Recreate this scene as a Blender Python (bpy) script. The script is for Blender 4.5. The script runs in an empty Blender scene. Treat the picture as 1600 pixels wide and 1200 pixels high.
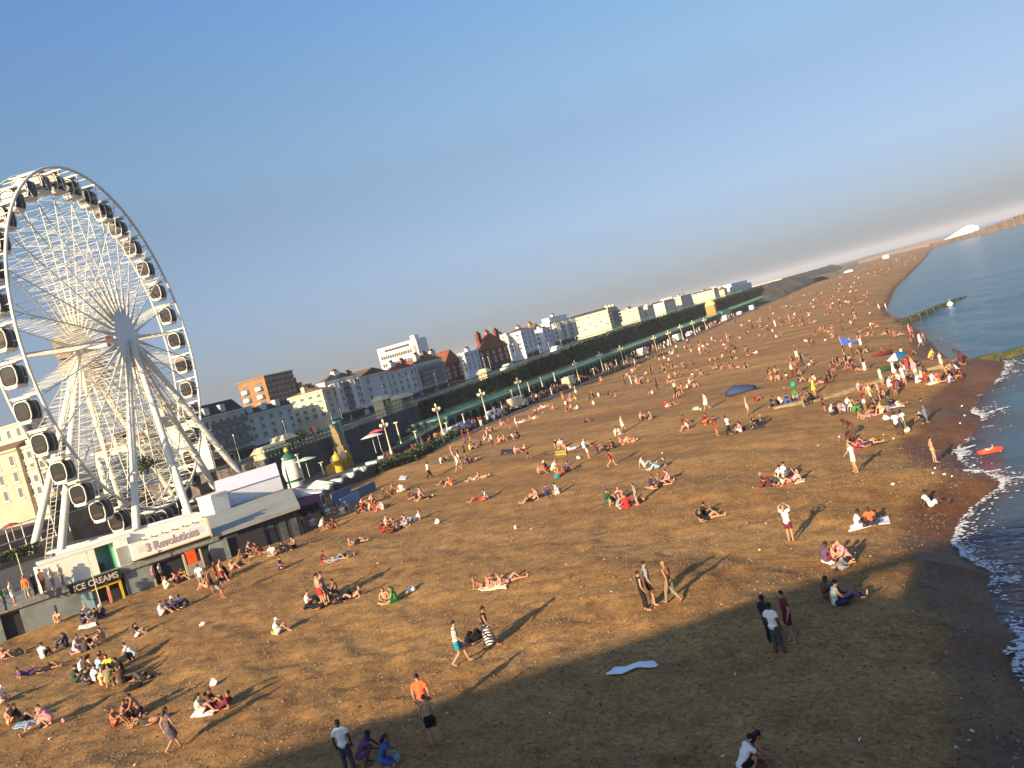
import bpy, math, random
import numpy as np
from mathutils import Vector, Matrix
random.seed(7); rng = np.random.default_rng(7)
scene = bpy.context.scene
COL = scene.collection
# ------------------------------------------------------------------ camera
FPX = 1400.0                       # focal length in pixels of a 1600 wide picture
ROLL, PITCH, YAW, CAMZ = math.radians(15.0), math.atan(54/1400), math.radians(25.4), 13.5
F0 = np.array([-math.sin(YAW), math.cos(YAW), 0.0]); RT = np.array([math.cos(YAW), math.sin(YAW), 0.0])
FW = F0*math.cos(PITCH) - np.array([0, 0, 1.0])*math.sin(PITCH); UPV = np.cross(RT, FW)
CAM = np.array([0, 0, CAMZ])
cd = bpy.data.cameras.new('camera'); cam = bpy.data.objects.new('camera', cd); COL.objects.link(cam)
cd.sensor_width = 36.0; cd.lens = 36.0*FPX/1600; cd.clip_start = 0.2; cd.clip_end = 30000
rr = RT*math.cos(ROLL) - UPV*math.sin(ROLL); ru = RT*math.sin(ROLL) + UPV*math.cos(ROLL)
cam.matrix_world = Matrix(((rr[0], ru[0], -FW[0], CAM[0]), (rr[1], ru[1], -FW[1], CAM[1]), (rr[2], ru[2], -FW[2], CAM[2]), (0, 0, 0, 1)))
scene.camera = cam
# ------------------------------------------------------------------ sky, sun, exposure
SUN_EL, SUN_AZ = math.radians(17.5), math.radians(189.0)      # azimuth clockwise from +Y
world = bpy.data.worlds.new('World'); scene.world = world; world.use_nodes = True
wn = world.node_tree.nodes; wl = world.node_tree.links
bg = wn['Background']; sky = wn.new('ShaderNodeTexSky'); sky.sky_type = 'NISHITA'; sky.sun_disc = False
sky.sun_elevation = SUN_EL; sky.sun_rotation = SUN_AZ; sky.altitude = 0
sky.air_density = 1.0; sky.dust_density = 1.6; sky.ozone_density = 2.0
# colour of this evening's air against the clear-sky model, by height above the horizon
wt = wn.new('ShaderNodeTexCoord'); wx = wn.new('ShaderNodeSeparateXYZ'); wl.new(wt.outputs['Generated'], wx.inputs[0])
wr = wn.new('ShaderNodeValToRGB'); we = wr.color_ramp.elements; AIR = [(0, (.44, .55, .86)), (.025, (.62, .71, 1.08)), (.07, (.64, .665, .92)), (.11, (.73, .735, .945)), (.21, (.86, .83, .84)), (.255, (.95, 1.0, 1.03)), (.334, (.99, 1.10, 1.10)), (.445, (.955, 1.24, 1.61)), (1, (.955, 1.24, 1.61))]
while len(we) < len(AIR): we.new(.5)
wr.color_ramp.interpolation = 'B_SPLINE'
for i, (q, c) in enumerate(AIR): we[i].position = q; we[i].color = tuple(k/2 for k in c)+(1,)
wl.new(wx.outputs[2], wr.inputs[0]); wm = wn.new('ShaderNodeVectorMath'); wm.operation = 'MULTIPLY'; wl.new(sky.outputs[0], wm.inputs[0]); wl.new(wr.outputs[0], wm.inputs[1])
wm2 = wn.new('ShaderNodeVectorMath'); wm2.operation = 'SCALE'; wm2.inputs['Scale'].default_value = 2.0; wl.new(wm.outputs[0], wm2.inputs[0])
wl.new(wm2.outputs[0], bg.inputs[0]); bg.inputs[1].default_value = 0.076
ld = bpy.data.lights.new('sun', 'SUN'); sun = bpy.data.objects.new('sun', ld); COL.objects.link(sun)
ld.energy = 5.0; ld.angle = math.radians(0.55); ld.color = (1.0, 0.78, 0.50)
sd = Vector((math.sin(SUN_AZ)*math.cos(SUN_EL), math.cos(SUN_AZ)*math.cos(SUN_EL), math.sin(SUN_EL)))
sun.rotation_euler = sd.to_track_quat('Z', 'Y').to_euler()
scene.view_settings.view_transform = 'Standard'; scene.view_settings.look = 'None'
scene.view_settings.exposure = 0.95; scene.view_settings.gamma = 1.0; scene.view_settings.use_curve_mapping = False

# ------------------------------------------------------------------ pixel -> place helpers (photo pixels 1600x1200)
def ray(x, y):
    dx, dy = x-800, y-600
    u = math.cos(ROLL)*dx - math.sin(ROLL)*dy; v = math.sin(ROLL)*dx + math.cos(ROLL)*dy
    return FW + RT*u/FPX - UPV*v/FPX
def at_z(x, y, z): d = ray(x, y); return CAM + d*((z-CAMZ)/d[2])
def at_x(x, y, X): d = ray(x, y); return CAM + d*(X/d[0])
def at_y(x, y, Y): d = ray(x, y); return CAM + d*(Y/d[1])

# ------------------------------------------------------------------ materials
def srgb(r, g, b):
    f = lambda c: (c/255/12.92 if c/255 <= .04045 else ((c/255+.055)/1.055)**2.4)
    return (f(r), f(g), f(b))
MATS = {}
def mat(name, col, rough=.8, var=0.0, scale=4.0, bump=0.0, bscale=30.0, metal=0.0, spec=.3, col2=None, emis=None):
    if name in MATS: return MATS[name]
    m = bpy.data.materials.new(name); m.use_nodes = True; MATS[name] = m
    n = m.node_tree.nodes; l = m.node_tree.links; p = n['Principled BSDF']
    p.inputs['Base Color'].default_value = (*col, 1); p.inputs['Roughness'].default_value = rough
    p.inputs['Metallic'].default_value = metal; p.inputs['Specular IOR Level'].default_value = spec
    if var or col2:
        tc = n.new('ShaderNodeTexCoord'); nz = n.new('ShaderNodeTexNoise'); nz.inputs['Scale'].default_value = scale
        nz.inputs['Detail'].default_value = 5; l.new(tc.outputs['Object'], nz.inputs['Vector'])
        mx = n.new('ShaderNodeMix'); mx.data_type = 'RGBA'
        rp = n.new('ShaderNodeValToRGB'); rp.color_ramp.elements[0].position = .32; rp.color_ramp.elements[1].position = .68
        l.new(nz.outputs['Fac'], rp.inputs['Fac']); l.new(rp.outputs['Color'], mx.inputs['Factor'])
        a = tuple(c*(1-var) for c in col); b = col2 if col2 else tuple(min(1, c*(1+var)) for c in col)
        mx.inputs['A'].default_value = (*a, 1); mx.inputs['B'].default_value = (*b, 1)
        l.new(mx.outputs['Result'], p.inputs['Base Color'])
    if bump:
        tc2 = n.new('ShaderNodeTexCoord'); nb = n.new('ShaderNodeTexNoise'); nb.inputs['Scale'].default_value = bscale
        l.new(tc2.outputs['Object'], nb.inputs['Vector']); bm = n.new('ShaderNodeBump'); bm.inputs['Strength'].default_value = bump
        bm.inputs['Distance'].default_value = .05
        l.new(nb.outputs['Fac'], bm.inputs['Height']); l.new(bm.outputs['Normal'], p.inputs['Normal'])
    return m
def stripes(name, cols, axis=2, period=.12, rough=.85, zig=0.0):
    """flat cloth print: bands of colour along one axis, optionally bent into a zigzag"""
    m = bpy.data.materials.new(name); m.use_nodes = True; MATS[name] = m
    n = m.node_tree.nodes; l = m.node_tree.links; p = n['Principled BSDF']; p.inputs['Roughness'].default_value = rough
    tc = n.new('ShaderNodeTexCoord'); sx = n.new('ShaderNodeSeparateXYZ'); l.new(tc.outputs['Object'], sx.inputs[0])
    v = sx.outputs[axis]
    if zig:
        pp = n.new('ShaderNodeMath'); pp.operation = 'PINGPONG'; pp.inputs[1].default_value = .13; l.new(sx.outputs[0], pp.inputs[0])
        ad = n.new('ShaderNodeMath'); ad.operation = 'MULTIPLY_ADD'; ad.inputs[1].default_value = zig; l.new(pp.outputs[0], ad.inputs[0]); l.new(v, ad.inputs[2]); v = ad.outputs[0]
    dv = n.new('ShaderNodeMath'); dv.operation = 'DIVIDE'; dv.inputs[1].default_value = period; l.new(v, dv.inputs[0])
    fr = n.new('ShaderNodeMath'); fr.operation = 'FRACT'; l.new(dv.outputs[0], fr.inputs[0])
    rp = n.new('ShaderNodeValToRGB'); rp.color_ramp.interpolation = 'CONSTANT'; e = rp.color_ramp.elements
    while len(e) < len(cols): e.new(.5)
    for i, c in enumerate(cols): e[i].position = i/len(cols); e[i].color = (*c, 1)
    l.new(fr.outputs[0], rp.inputs[0]); l.new(rp.outputs[0], p.inputs['Base Color'])
    return m

# ------------------------------------------------------------------ mesh builder
class MB:
    def __init__(s): s.v = []; s.f = []; s.m = []; s.sm = []
    def add(s, vs, fs, mi=0, smooth=False):
        o = len(s.v); s.v.extend([tuple(map(float, q)) for q in vs]); s.f.extend([tuple(o+i for i in f) for f in fs])
        s.m.extend([mi]*len(fs)); s.sm.extend([smooth]*len(fs))
    def hexa(s, b, t, mi=0):            # 4 bottom points, 4 top points (same winding)
        s.add(list(b)+list(t), [(3, 2, 1, 0), (4, 5, 6, 7), (0, 1, 5, 4), (1, 2, 6, 5), (2, 3, 7, 6), (3, 0, 4, 7)], mi)
    def box(s, x0, x1, y0, y1, z0, z1, mi=0):
        s.hexa([(x0, y0, z0), (x1, y0, z0), (x1, y1, z0), (x0, y1, z0)], [(x0, y0, z1), (x1, y0, z1), (x1, y1, z1), (x0, y1, z1)], mi)
    def obox(s, c, ax, ay, hx, hy, z0, z1, mi=0):   # box on oriented ground axes
        c = np.array(c); ax = np.array(ax); ay = np.array(ay); P = [c[:2]+ax[:2]*i*hx+ay[:2]*j*hy for i, j in ((-1, -1), (1, -1), (1, 1), (-1, 1))]
        s.hexa([(*p, z0) for p in P], [(*p, z1) for p in P], mi)
    def tube(s, pts, rad, n=8, mi=0, cap=True, smooth=True):
        pts = [np.array(p, float) for p in pts]
        if np.isscalar(rad): rad = [rad]*len(pts)
        vs = []; fs = []; pa = None
        for i, p in enumerate(pts):
            d = pts[min(i+1, len(pts)-1)] - pts[max(i-1, 0)]; d = d/(np.linalg.norm(d)+1e-9)
            if pa is None: a = np.cross(d, (0, 0, 1) if abs(d[2]) < .9 else (1, 0, 0))
            else: a = pa - d*np.dot(pa, d)
            a = a/(np.linalg.norm(a)+1e-9); pa = a; b = np.cross(d, a)
            for k in range(n):
                t = 2*math.pi*k/n; vs.append(p + (a*math.cos(t)+b*math.sin(t))*rad[i])
        for i in range(len(pts)-1):
            for k in range(n): fs.append((i*n+k, i*n+(k+1) % n, (i+1)*n+(k+1) % n, (i+1)*n+k))
        s.add(vs, fs, mi, smooth)
        if cap: s.add(vs[:n], [tuple(range(n))[::-1]], mi); s.add(vs[-n:], [tuple(range(n))], mi)
    def lathe(s, c, prof, n=12, mi=0, smooth=True):     # prof [(r,z)]
        vs = []; fs = []
        for r, z in prof:
            for k in range(n): t = 2*math.pi*k/n; vs.append((c[0]+r*math.cos(t), c[1]+r*math.sin(t), c[2]+z))
        for i in range(len(prof)-1):
            for k in range(n): fs.append((i*n+k, i*n+(k+1) % n, (i+1)*n+(k+1) % n, (i+1)*n+k))
        s.add(vs, fs, mi, smooth); s.add(vs[:n], [tuple(range(n))[::-1]], mi); s.add(vs[-n:], [tuple(range(n))], mi)
    def ell(s, c, r, nu=10, nv=6, mi=0, axes=None):
        c = np.array(c, float); A = np.eye(3) if axes is None else np.array(axes, float); vs = []; fs = []
        for j in range(nv+1):
            ph = math.pi*j/nv - math.pi/2
            for i in range(nu):
                t = 2*math.pi*i/nu; q = (r[0]*math.cos(ph)*math.cos(t), r[1]*math.cos(ph)*math.sin(t), r[2]*math.sin(ph))
                vs.append(c + A[0]*q[0] + A[1]*q[1] + A[2]*q[2])
        for j in range(nv):
            for i in range(nu): fs.append((j*nu+i, j*nu+(i+1) % nu, (j+1)*nu+(i+1) % nu, (j+1)*nu+i))
        s.add(vs, fs, mi, True)
    def prism(s, poly, z0, z1, mi=0):                  # ground polygon extruded
        n = len(poly); vs = [(*p[:2], z0) for p in poly]+[(*p[:2], z1) for p in poly]
        s.add(vs, [tuple(range(n))[::-1], tuple(range(n, 2*n))]+[(i, (i+1) % n, n+(i+1) % n, n+i) for i in range(n)], mi)
    def mesh(s, name, mats):
        me = bpy.data.meshes.new(name); me.from_pydata(s.v, [], s.f)
        for m in (mats if isinstance(mats, (list, tuple)) else [mats]): me.materials.append(m)
        me.polygons.foreach_set('material_index', s.m); me.polygons.foreach_set('use_smooth', s.sm); me.update(); return me
    def obj(s, name, mats, parent=None, **kw): return link(name, s.mesh(name, mats), parent, **kw)
def tag(o, label=None, cat=None, group=None, kind=None):
    if label: o['label'] = label
    if cat: o['category'] = cat
    if group: o['group'] = group
    if kind: o['kind'] = kind
    return o
def link(name, data, parent=None, label=None, cat=None, group=None, kind=None):
    o = bpy.data.objects.new(name, data); COL.objects.link(o)
    if parent is not None: o.parent = parent
    return tag(o, label, cat, group, kind)
def empty(name, loc=(0, 0, 0), rz=0.0, label=None, cat=None, group=None):
    o = bpy.data.objects.new(name, None); COL.objects.link(o); o.location = loc; o.rotation_euler = (0, 0, rz); o.empty_display_size = .2
    return tag(o, label, cat, group)
KIDS = {}
def copy_tree(o, parent=None):
    c = o.copy(); COL.objects.link(c)
    if parent is not None: c.parent = parent
    for ch in list(o.children): copy_tree(ch, c)
    return c

# ------------------------------------------------------------------ numpy value noise
_perm = rng.random((256, 256))
def vnoise(x, y):
    xi = np.floor(x).astype(int); yi = np.floor(y).astype(int); fx = x-xi; fy = y-yi
    fx = fx*fx*(3-2*fx); fy = fy*fy*(3-2*fy); g = lambda a, b: _perm[a % 256, b % 256]
    return (g(xi, yi)*(1-fx)+g(xi+1, yi)*fx)*(1-fy)+(g(xi, yi+1)*(1-fx)+g(xi+1, yi+1)*fx)*fy
def fbm(x, y, o=3):
    s = 0; a = .5
    for k in range(o): s = s+a*vnoise(x*2**k+17*k, y*2**k+31*k); a *= .5
    return s-.5
# ------------------------------------------------------------------ lie of the land
SHY = [-200, 20, 29.7, 31.4, 32.2, 34.2, 36.8, 38.5, 40.9, 42.9, 44.7, 47.6, 51.2, 53.1, 54.6, 58.4, 61.6, 64.2, 69.2, 73.5, 79.9, 87, 92.8, 96.5, 99.5, 104, 145, 175, 182, 190, 217, 320, 580, 900, 1231, 1600]
SHX = [3, .6, -.2, .1, 0, -.5, -.4, -.2, -1.2, -1.5, -1.3, -.7, 1.0, 1.1, .2, -.6, -.7, .1, 1.4, 1.0, 1.8, 3.8, 4.7, 5, 3.4, .6, -2, -4.6, -5.2, -7, -9, -8.7, 1, 11, 20, 34]
def shore(Y): Y = np.asarray(Y, float); return np.interp(Y, SHY, SHX) + (.55*fbm(Y/3.1, Y*0+3.3, 3)+.2*fbm(Y/.7, Y*0+8.3, 2))*np.clip((150-Y)/60, 0, 1)
UPY = [-200, 84, 110, 157, 200, 250, 600, 2000]; UPZ = [8, 8, 8.3, 9.1, 10.2, 10.6, 11, 12]
def upz(Y): return np.interp(Y, UPY, UPZ)
def beach_z(X, Y):
    d = shore(Y) - X
    z = np.where(d < 0, np.maximum(d*.11, -4), 1.75*(1-np.exp(-np.maximum(d, 0)/3.0)) + .75*np.clip((d-3)/12, 0, 1) + 1.0*np.clip((d-15)/38, 0, 1))
    return z
def lumps(X, Y):
    d = shore(Y)-X; k = np.clip(d/5, 0, 1)
    k2 = np.clip((95-Y)/50, .15, 1)
    ridge = .55*fbm(X/16+.05*Y, Y/6.0+.45*X/6, 3)
    return k*(ridge + k2*(.30*fbm(X/1.1, Y/1.5, 3) + .05*fbm(X/.4, Y/.4, 1)) + k*np.clip((62-Y)/30, 0, 1)*.13*fbm(X/.62+9, Y/.62, 2))
def ground_z(X, Y): return float(beach_z(np.array(X), np.array(Y)) + lumps(np.array(X), np.array(Y)))
def on_beach(x, y):
    z = 2.5
    for _ in range(14): p = at_z(x, y, z); z = .5*z+.5*ground_z(p[0], p[1])
    p = at_z(x, y, z); return np.array([p[0], p[1], ground_z(p[0], p[1])])
# ================================================================== GROUND, SEA, PIER, GROYNES
def grid_mesh(name, XX, YY, ZZ, mats, smooth=True, attr=None):
    r, c = XX.shape; me = bpy.data.meshes.new(name)
    co = np.stack([XX, YY, ZZ], -1).reshape(-1, 3).astype(np.float32)
    i = np.arange(r*c).reshape(r, c); q = np.stack([i[:-1, :-1], i[:-1, 1:], i[1:, 1:], i[1:, :-1]], -1).reshape(-1, 4)
    me.vertices.add(len(co)); me.vertices.foreach_set('co', co.ravel()); me.loops.add(q.size); me.loops.foreach_set('vertex_index', q.ravel().astype(np.int32))
    me.polygons.add(len(q)); me.polygons.foreach_set('loop_start', np.arange(0, q.size, 4, dtype=np.int32)); me.polygons.foreach_set('loop_total', np.full(len(q), 4, np.int32))
    me.update(calc_edges=True); me.polygons.foreach_set('use_smooth', np.full(len(q), smooth))
    for m in mats: me.materials.append(m)
    if attr:
        for k, v in attr.items():
            a = me.attributes.new(k, 'FLOAT', 'POINT'); a.data.foreach_set('value', v.ravel().astype(np.float32))
    return me
# ---- shingle material: brown flint pebbles, coarse and fine mottling, wet along the water line
def shingle_mat():
    m = bpy.data.materials.new('shingle'); m.use_nodes = True; n = m.node_tree.nodes; l = m.node_tree.links; p = n['Principled BSDF']
    tc = n.new('ShaderNodeTexCoord')
    def noise(s, d=4, r=.6):
        z = n.new('ShaderNodeTexNoise'); z.inputs['Scale'].default_value = s; z.inputs['Detail'].default_value = d; z.inputs['Roughness'].default_value = r; l.new(tc.outputs['Object'], z.inputs['Vector']); return z
    def ramp(src, st):
        r = n.new('ShaderNodeValToRGB'); e = r.color_ramp.elements
        while len(e) < len(st): e.new(.5)
        for i, (q, c) in enumerate(st): e[i].position = q; e[i].color = (*c, 1)
        l.new(src, r.inputs['Fac']); return r
    def mix(a, b, f, mode='MIX'):
        x = n.new('ShaderNodeMix'); x.data_type = 'RGBA'; x.blend_type = mode
        for k, v in (('A', a), ('B', b), ('Factor', f)):
            s = x.inputs[k]
            if isinstance(v, (int, float)): s.default_value = v
            elif isinstance(v, tuple): s.default_value = (*v, 1)
            else: l.new(v, s)
        return x.outputs['Result']
    bn = noise(.12, 5); bmp = n.new('ShaderNodeMapping'); bmp.inputs['Rotation'].default_value = (0, 0, -.84); bmp.inputs['Scale'].default_value = (.4, 1.5, 1); l.new(tc.outputs['Object'], bmp.inputs[0]); l.new(bmp.outputs[0], bn.inputs['Vector'])     # broad bands of lighter and darker brown run slantwise
    big = ramp(bn.outputs['Fac'], [(.34, (.265, .138, .046)), (.52, (.335, .182, .061)), (.68, (.395, .225, .080))])
    mid = ramp(noise(.8, 8, .72).outputs['Fac'], [(.3, (.62, .57, .53)), (.5, (.98, .98, .98)), (.72, (1.2, 1.21, 1.2))])
    c1 = mix(big.outputs['Color'], mid.outputs['Color'], 1.0, 'MULTIPLY')
    vo = n.new('ShaderNodeTexVoronoi'); vo.inputs['Scale'].default_value = 9.0; l.new(tc.outputs['Object'], vo.inputs['Vector'])
    sep = n.new('ShaderNodeSeparateColor'); l.new(vo.outputs['Color'], sep.inputs[0])
    peb = ramp(sep.outputs[0], [(0, (.50, .49, .50)), (.35, (.85, .82, .80)), (.75, (1.12, 1.1, 1.06)), (.97, (1.4, 1.42, 1.45))])
    c2 = mix(c1, peb.outputs['Color'], .6, 'MULTIPLY')
    at = n.new('ShaderNodeAttribute'); at.attribute_name = 'wet'
    wetc = mix(c2, (.52, .42, .38), 1.0, 'MULTIPLY')
    l.new(mix(c2, wetc, at.outputs['Fac']), p.inputs['Base Color'])
    rr_ = n.new('ShaderNodeMapRange'); l.new(at.outputs['Fac'], rr_.inputs[0]); rr_.inputs[3].default_value = .95; rr_.inputs[4].default_value = .6; l.new(rr_.outputs[0], p.inputs['Roughness'])
    p.inputs['Specular IOR Level'].default_value = .25
    b = n.new('ShaderNodeBump'); b.inputs['Strength'].default_value = .45; b.inputs['Distance'].default_value = .05
    hb = n.new('ShaderNodeMath'); hb.operation = 'ADD'; l.new(noise(3.2, 8, .72).outputs['Fac'], hb.inputs[0]); hb.inputs[1].default_value = 0
    l.new(hb.outputs[0], b.inputs['Height']); l.new(b.outputs['Normal'], p.inputs['Normal'])
    return m
SHINGLE = shingle_mat()
Yr = [6.0]
while Yr[-1] < 1900: Yr.append(Yr[-1]+max(.16, Yr[-1]*.0042))
Yr = np.array(Yr); S = np.concatenate([np.linspace(-64, -8, 270), np.linspace(-7.8, 9, 80)])
XX = S[None, :] + shore(Yr)[:, None]; YY = np.repeat(Yr[:, None], len(S), 1)
ZZ = beach_z(XX, YY) + lumps(XX, YY)
d_ = shore(YY)-XX + .9*fbm(XX/4, YY/3.0, 3) + 1.2*fbm(XX*0, YY/1.7, 2)
wet = np.clip((2.3+1.0*np.clip((YY-40)/30, 0, 1)-2.0*np.clip((YY-110)/60, 0, 1)-d_)/.9, 0, 1)
beach = link('beach', grid_mesh('beach', XX, YY, ZZ, [SHINGLE], attr={'wet': wet}), kind='structure')
# ---- strip of wider land under everything, promenade slab, upper road
g = MB(); g.box(-2500, -40, -600, 60, -3, 1.2); g.box(-2500, -50, 60, 2600, -3, 2.6)
g.obj('ground', mat('earth', (.12, .11, .08), .95, .3, .2), kind='structure')
M_TAR = mat('promenade_tarmac', (.085, .078, .068), .9, .25, .6)
pr = MB(); pr.box(-76, -60.6, 66, 460, 2.0, 3.55); pr.box(-100, -60.6, 66, 92, 3.56, 4.6)
FA = np.array([-59.6, 36.6]); FT = np.array([.5, .866]); FT = FT/np.linalg.norm(FT); FN = np.array([FT[1], -FT[0]])     # station frontage: start, direction, outward normal
pr.prism([FA-FT*22-FN*.5, FA+FT*16-FN*.5, np.array([-62.0, 66.0]), np.array([-100.0, 66.0]), np.array([-100.0, 14.0])], 2.0, 5.6)
pr.obj('promenade', M_TAR, kind='structure')
ks = MB(); ks.box(-60.6, -60.3, 92, 460, 2.0, 3.68); ks.obj('kerb', mat('kerb_stone', (.36, .33, .28), .85, .2, 2), kind='structure')
# upper road as a rising slab
ur = MB(); ys = [-150, 84, 110, 157, 200, 250, 400, 620, 900]
for a, b in zip(ys[:-1], ys[1:]):
    za, zb = upz(a), upz(b); xa = -94 if b <= 84 else -74.5
    if a < 900: ur.hexa([(-420, a, -2), (xa, a, -2), (xa, b, -2), (-420, b, -2)], [(-420, a, za), (xa, a, za), (xa, b, zb), (-420, b, zb)])
ur.obj('road', mat('road_tarmac', (.075, .073, .075), .9, .2, .5), kind='structure')
# white line along the upper road
wl_ = MB()
for k in range(60):
    y = 95+k*9; z = upz(y)+.006; z2 = upz(y+4)+.006
    wl_.add([(-82.1, y, z), (-81.95, y, z), (-81.95, y+4, z2), (-82.1, y+4, z2)], [(0, 1, 2, 3)])
wl_.obj('road_marking', mat('road_paint', (.75, .75, .7), .8), kind='structure')

# ---- sea
def water_mat():
    m = bpy.data.materials.new('sea_water'); m.use_nodes = True; n = m.node_tree.nodes; l = m.node_tree.links; p = n['Principled BSDF']
    at = n.new('ShaderNodeAttribute'); at.attribute_name = 'shallow'
    tc = n.new('ShaderNodeTexCoord'); mp = n.new('ShaderNodeMapping'); mp.inputs['Rotation'].default_value = (0, 0, .3); mp.inputs['Scale'].default_value = (.35, 1.0, 1); l.new(tc.outputs['Object'], mp.inputs[0])
    nz = n.new('ShaderNodeTexNoise'); nz.inputs['Scale'].default_value = .05; nz.inputs['Detail'].default_value = 4; l.new(mp.outputs[0], nz.inputs['Vector'])
    cr = n.new('ShaderNodeValToRGB'); cr.color_ramp.elements[0].position = .35; cr.color_ramp.elements[1].position = .65
    cr.color_ramp.elements[0].color = (.022, .075, .14, 1); cr.color_ramp.elements[1].color = (.05, .135, .18, 1); l.new(nz.outputs['Fac'], cr.inputs[0])
    mx = n.new('ShaderNodeMix'); mx.data_type = 'RGBA'; l.new(at.outputs['Fac'], mx.inputs['Factor']); l.new(cr.outputs[0], mx.inputs['A']); mx.inputs['B'].default_value = (.07, .06, .065, 1)
    l.new(mx.outputs['Result'], p.inputs['Base Color']); p.inputs['Roughness'].default_value = .16; p.inputs['IOR'].default_value = 1.33
    def wav(scale, detail, sx):
        mq = n.new('ShaderNodeMapping'); mq.inputs['Scale'].default_value = (sx, 1.0, 1); mq.inputs['Rotation'].default_value = (0, 0, .25); l.new(tc.outputs['Object'], mq.inputs[0])
        z = n.new('ShaderNodeTexNoise'); z.inputs['Scale'].default_value = scale; z.inputs['Detail'].default_value = detail; l.new(mq.outputs[0], z.inputs['Vector']); return z.outputs['Fac']
    a = n.new('ShaderNodeMath'); a.operation = 'MULTIPLY_ADD'; l.new(wav(.35, 3, .4), a.inputs[0]); a.inputs[1].default_value = 2.0; l.new(wav(2.2, 5, .6), a.inputs[2])
    b = n.new('ShaderNodeBump'); b.inputs['Strength'].default_value = 1.0; b.inputs['Distance'].default_value = .7; l.new(a.outputs[0], b.inputs['Height']); l.new(b.outputs[0], p.inputs['Normal'])
    return m
WATER = water_mat()
sy = [-300, -100, 0, 10]
while sy[-1] < 9000: sy.append(sy[-1]+max(.45, sy[-1]*.012))
sy = np.array(sy); ss = [-5.0]
while ss[-1] < 9000: ss.append(ss[-1]+max(.3, ss[-1]*.05))
ss = np.array(ss); XS = ss[None, :]+shore(sy)[:, None]; YS = np.repeat(sy[:, None], len(ss), 1); D = np.maximum(XS-shore(YS), 0)
amp = np.exp(-YS/260)*np.clip(D/6, .12, 1)*np.exp(-D/300)
ph = XS*.9+YS*.38+2.5*fbm(XS/22, YS/22, 2)
ZS = amp*(.16*np.sin(ph)+.30*fbm(XS/3.2, YS/2.0, 3)) + .07*np.exp(-((D-4.5-2*fbm(XS*0, YS/7, 2))/1.1)**2)*(YS < 130)*np.clip(4*fbm(XS/9, YS/9+5, 2), 0, 1)
shal = np.clip(1-(D+3*fbm(XS/6, YS/6, 3))/np.interp(YS, [0, 60, 150, 400], [4.5, 4.5, 3.0, 2.0]), 0, 1)**1.3
sea = link('sea', grid_mesh('sea', XS, YS, ZS, [WATER], attr={'shallow': shal}), kind='structure')
# ---- foam left by breaking ripples: little scalloped sheets on the water's edge
FO = mat('foam', (.62, .64, .66), .9); fm = MB()
def foam_patch(x0, x1, y0, y1, thr, seed, st=.08):
    nx = int((x1-x0)/st); ny = int((y1-y0)/st); xs = x0+np.arange(nx)*st; ysv = y0+np.arange(ny)*st
    gx, gy = np.meshgrid(xs, ysv); d = gx-shore(gy); f = fbm(gx/1.6+seed, gy/.8+seed, 3)+.7*fbm(gx/.22, gy/.22+seed, 3); edge = fbm(gx*0+seed, gy/2.2, 3)
    keep = (f > thr+.06*np.abs(d-.6-1.6*edge))
    zz = .1+.12*fbm(gx, gy, 2)
    for j, i in zip(*np.nonzero(keep)):
        x, y = gx[j, i], gy[j, i]; z = zz[j, i]; j1, j2 = rng.uniform(-.05, .05, 2)
        fm.add([(x+j1, y, z), (x+st*1.05, y+j2, z+.01), (x+st, y+st*1.05, z), (x+j2, y+st, z+.01)], [(0, 1, 2, 3)])
foam_patch(-2.6, 2.6, 41, 60, .2, 3.3); foam_patch(-2.6, 4, 60, 75, .17, 9.1, .1); foam_patch(-1, 7, 75, 97, .22, 5.7, .15); foam_patch(-5, 3, 102, 185, .26, 1.7, .3)
for Y_ in rng.uniform(27, 97, 5500):                       # lacy wash where the ripples run out
    dens = float(fbm(np.array(Y_/4.0), np.array(2.2), 3))
    if dens < rng.uniform(-.22, .12): continue
    d0 = .35*float(fbm(np.array(Y_/1.3), np.array(7.7), 2)); x = float(shore(Y_))+.15+d0+abs(rng.normal(0, .22 if rng.random() < .7 else .8)); s = rng.uniform(.015, .05)*(1+Y_/90); th = rng.uniform(0, 3)
    fm.add([(x+s*1.6*math.cos(th+k*1.57), Y_+s*math.sin(th+k*1.57), .1+rng.uniform(0, .04)) for k in range(4)], [(0, 1, 2, 3)])
def foam_streak(px, py, L, W, a):          # a broken wave crest
    c = at_z(px, py, .1); x_ = px
    for _ in range(int(L*W*60)):
        t = rng.normal(0, .33); u = rng.normal(0, .33); bend = L*(.35*t*t+.12*math.sin(5*t+x_))-.1*L; x = c[0]+L*t*math.cos(a)-(W*u*(1-.8*abs(t))+bend)*math.sin(a); y = c[1]+L*t*math.sin(a)+(W*u*(1-.8*abs(t))+bend)*math.cos(a)
        s = rng.uniform(.03, .11)*(1 if c[1] < 60 else 1.6); th = rng.uniform(0, 3)
        q = [(x+s*math.cos(th+k*1.57)*1.5, y+s*math.sin(th+k*1.57), .14+rng.uniform(0, .05)) for k in range(4)]; fm.add(q, [(0, 1, 2, 3)])
for a in [(1552, 643, 2.2, .35, .35), (1530, 736, 2.2, .5, -.5), (1560, 748, 1.5, .35, -.4), (1503, 703, 1.2, .4, .6), (1590, 1010, 1.0, .5, 1.0), (1575, 905, .9, .4, .5), (1410, 501, 2.5, .4, .3)]: foam_streak(*a)
fm.obj('sea_foam', FO, kind='stuff')

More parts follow.
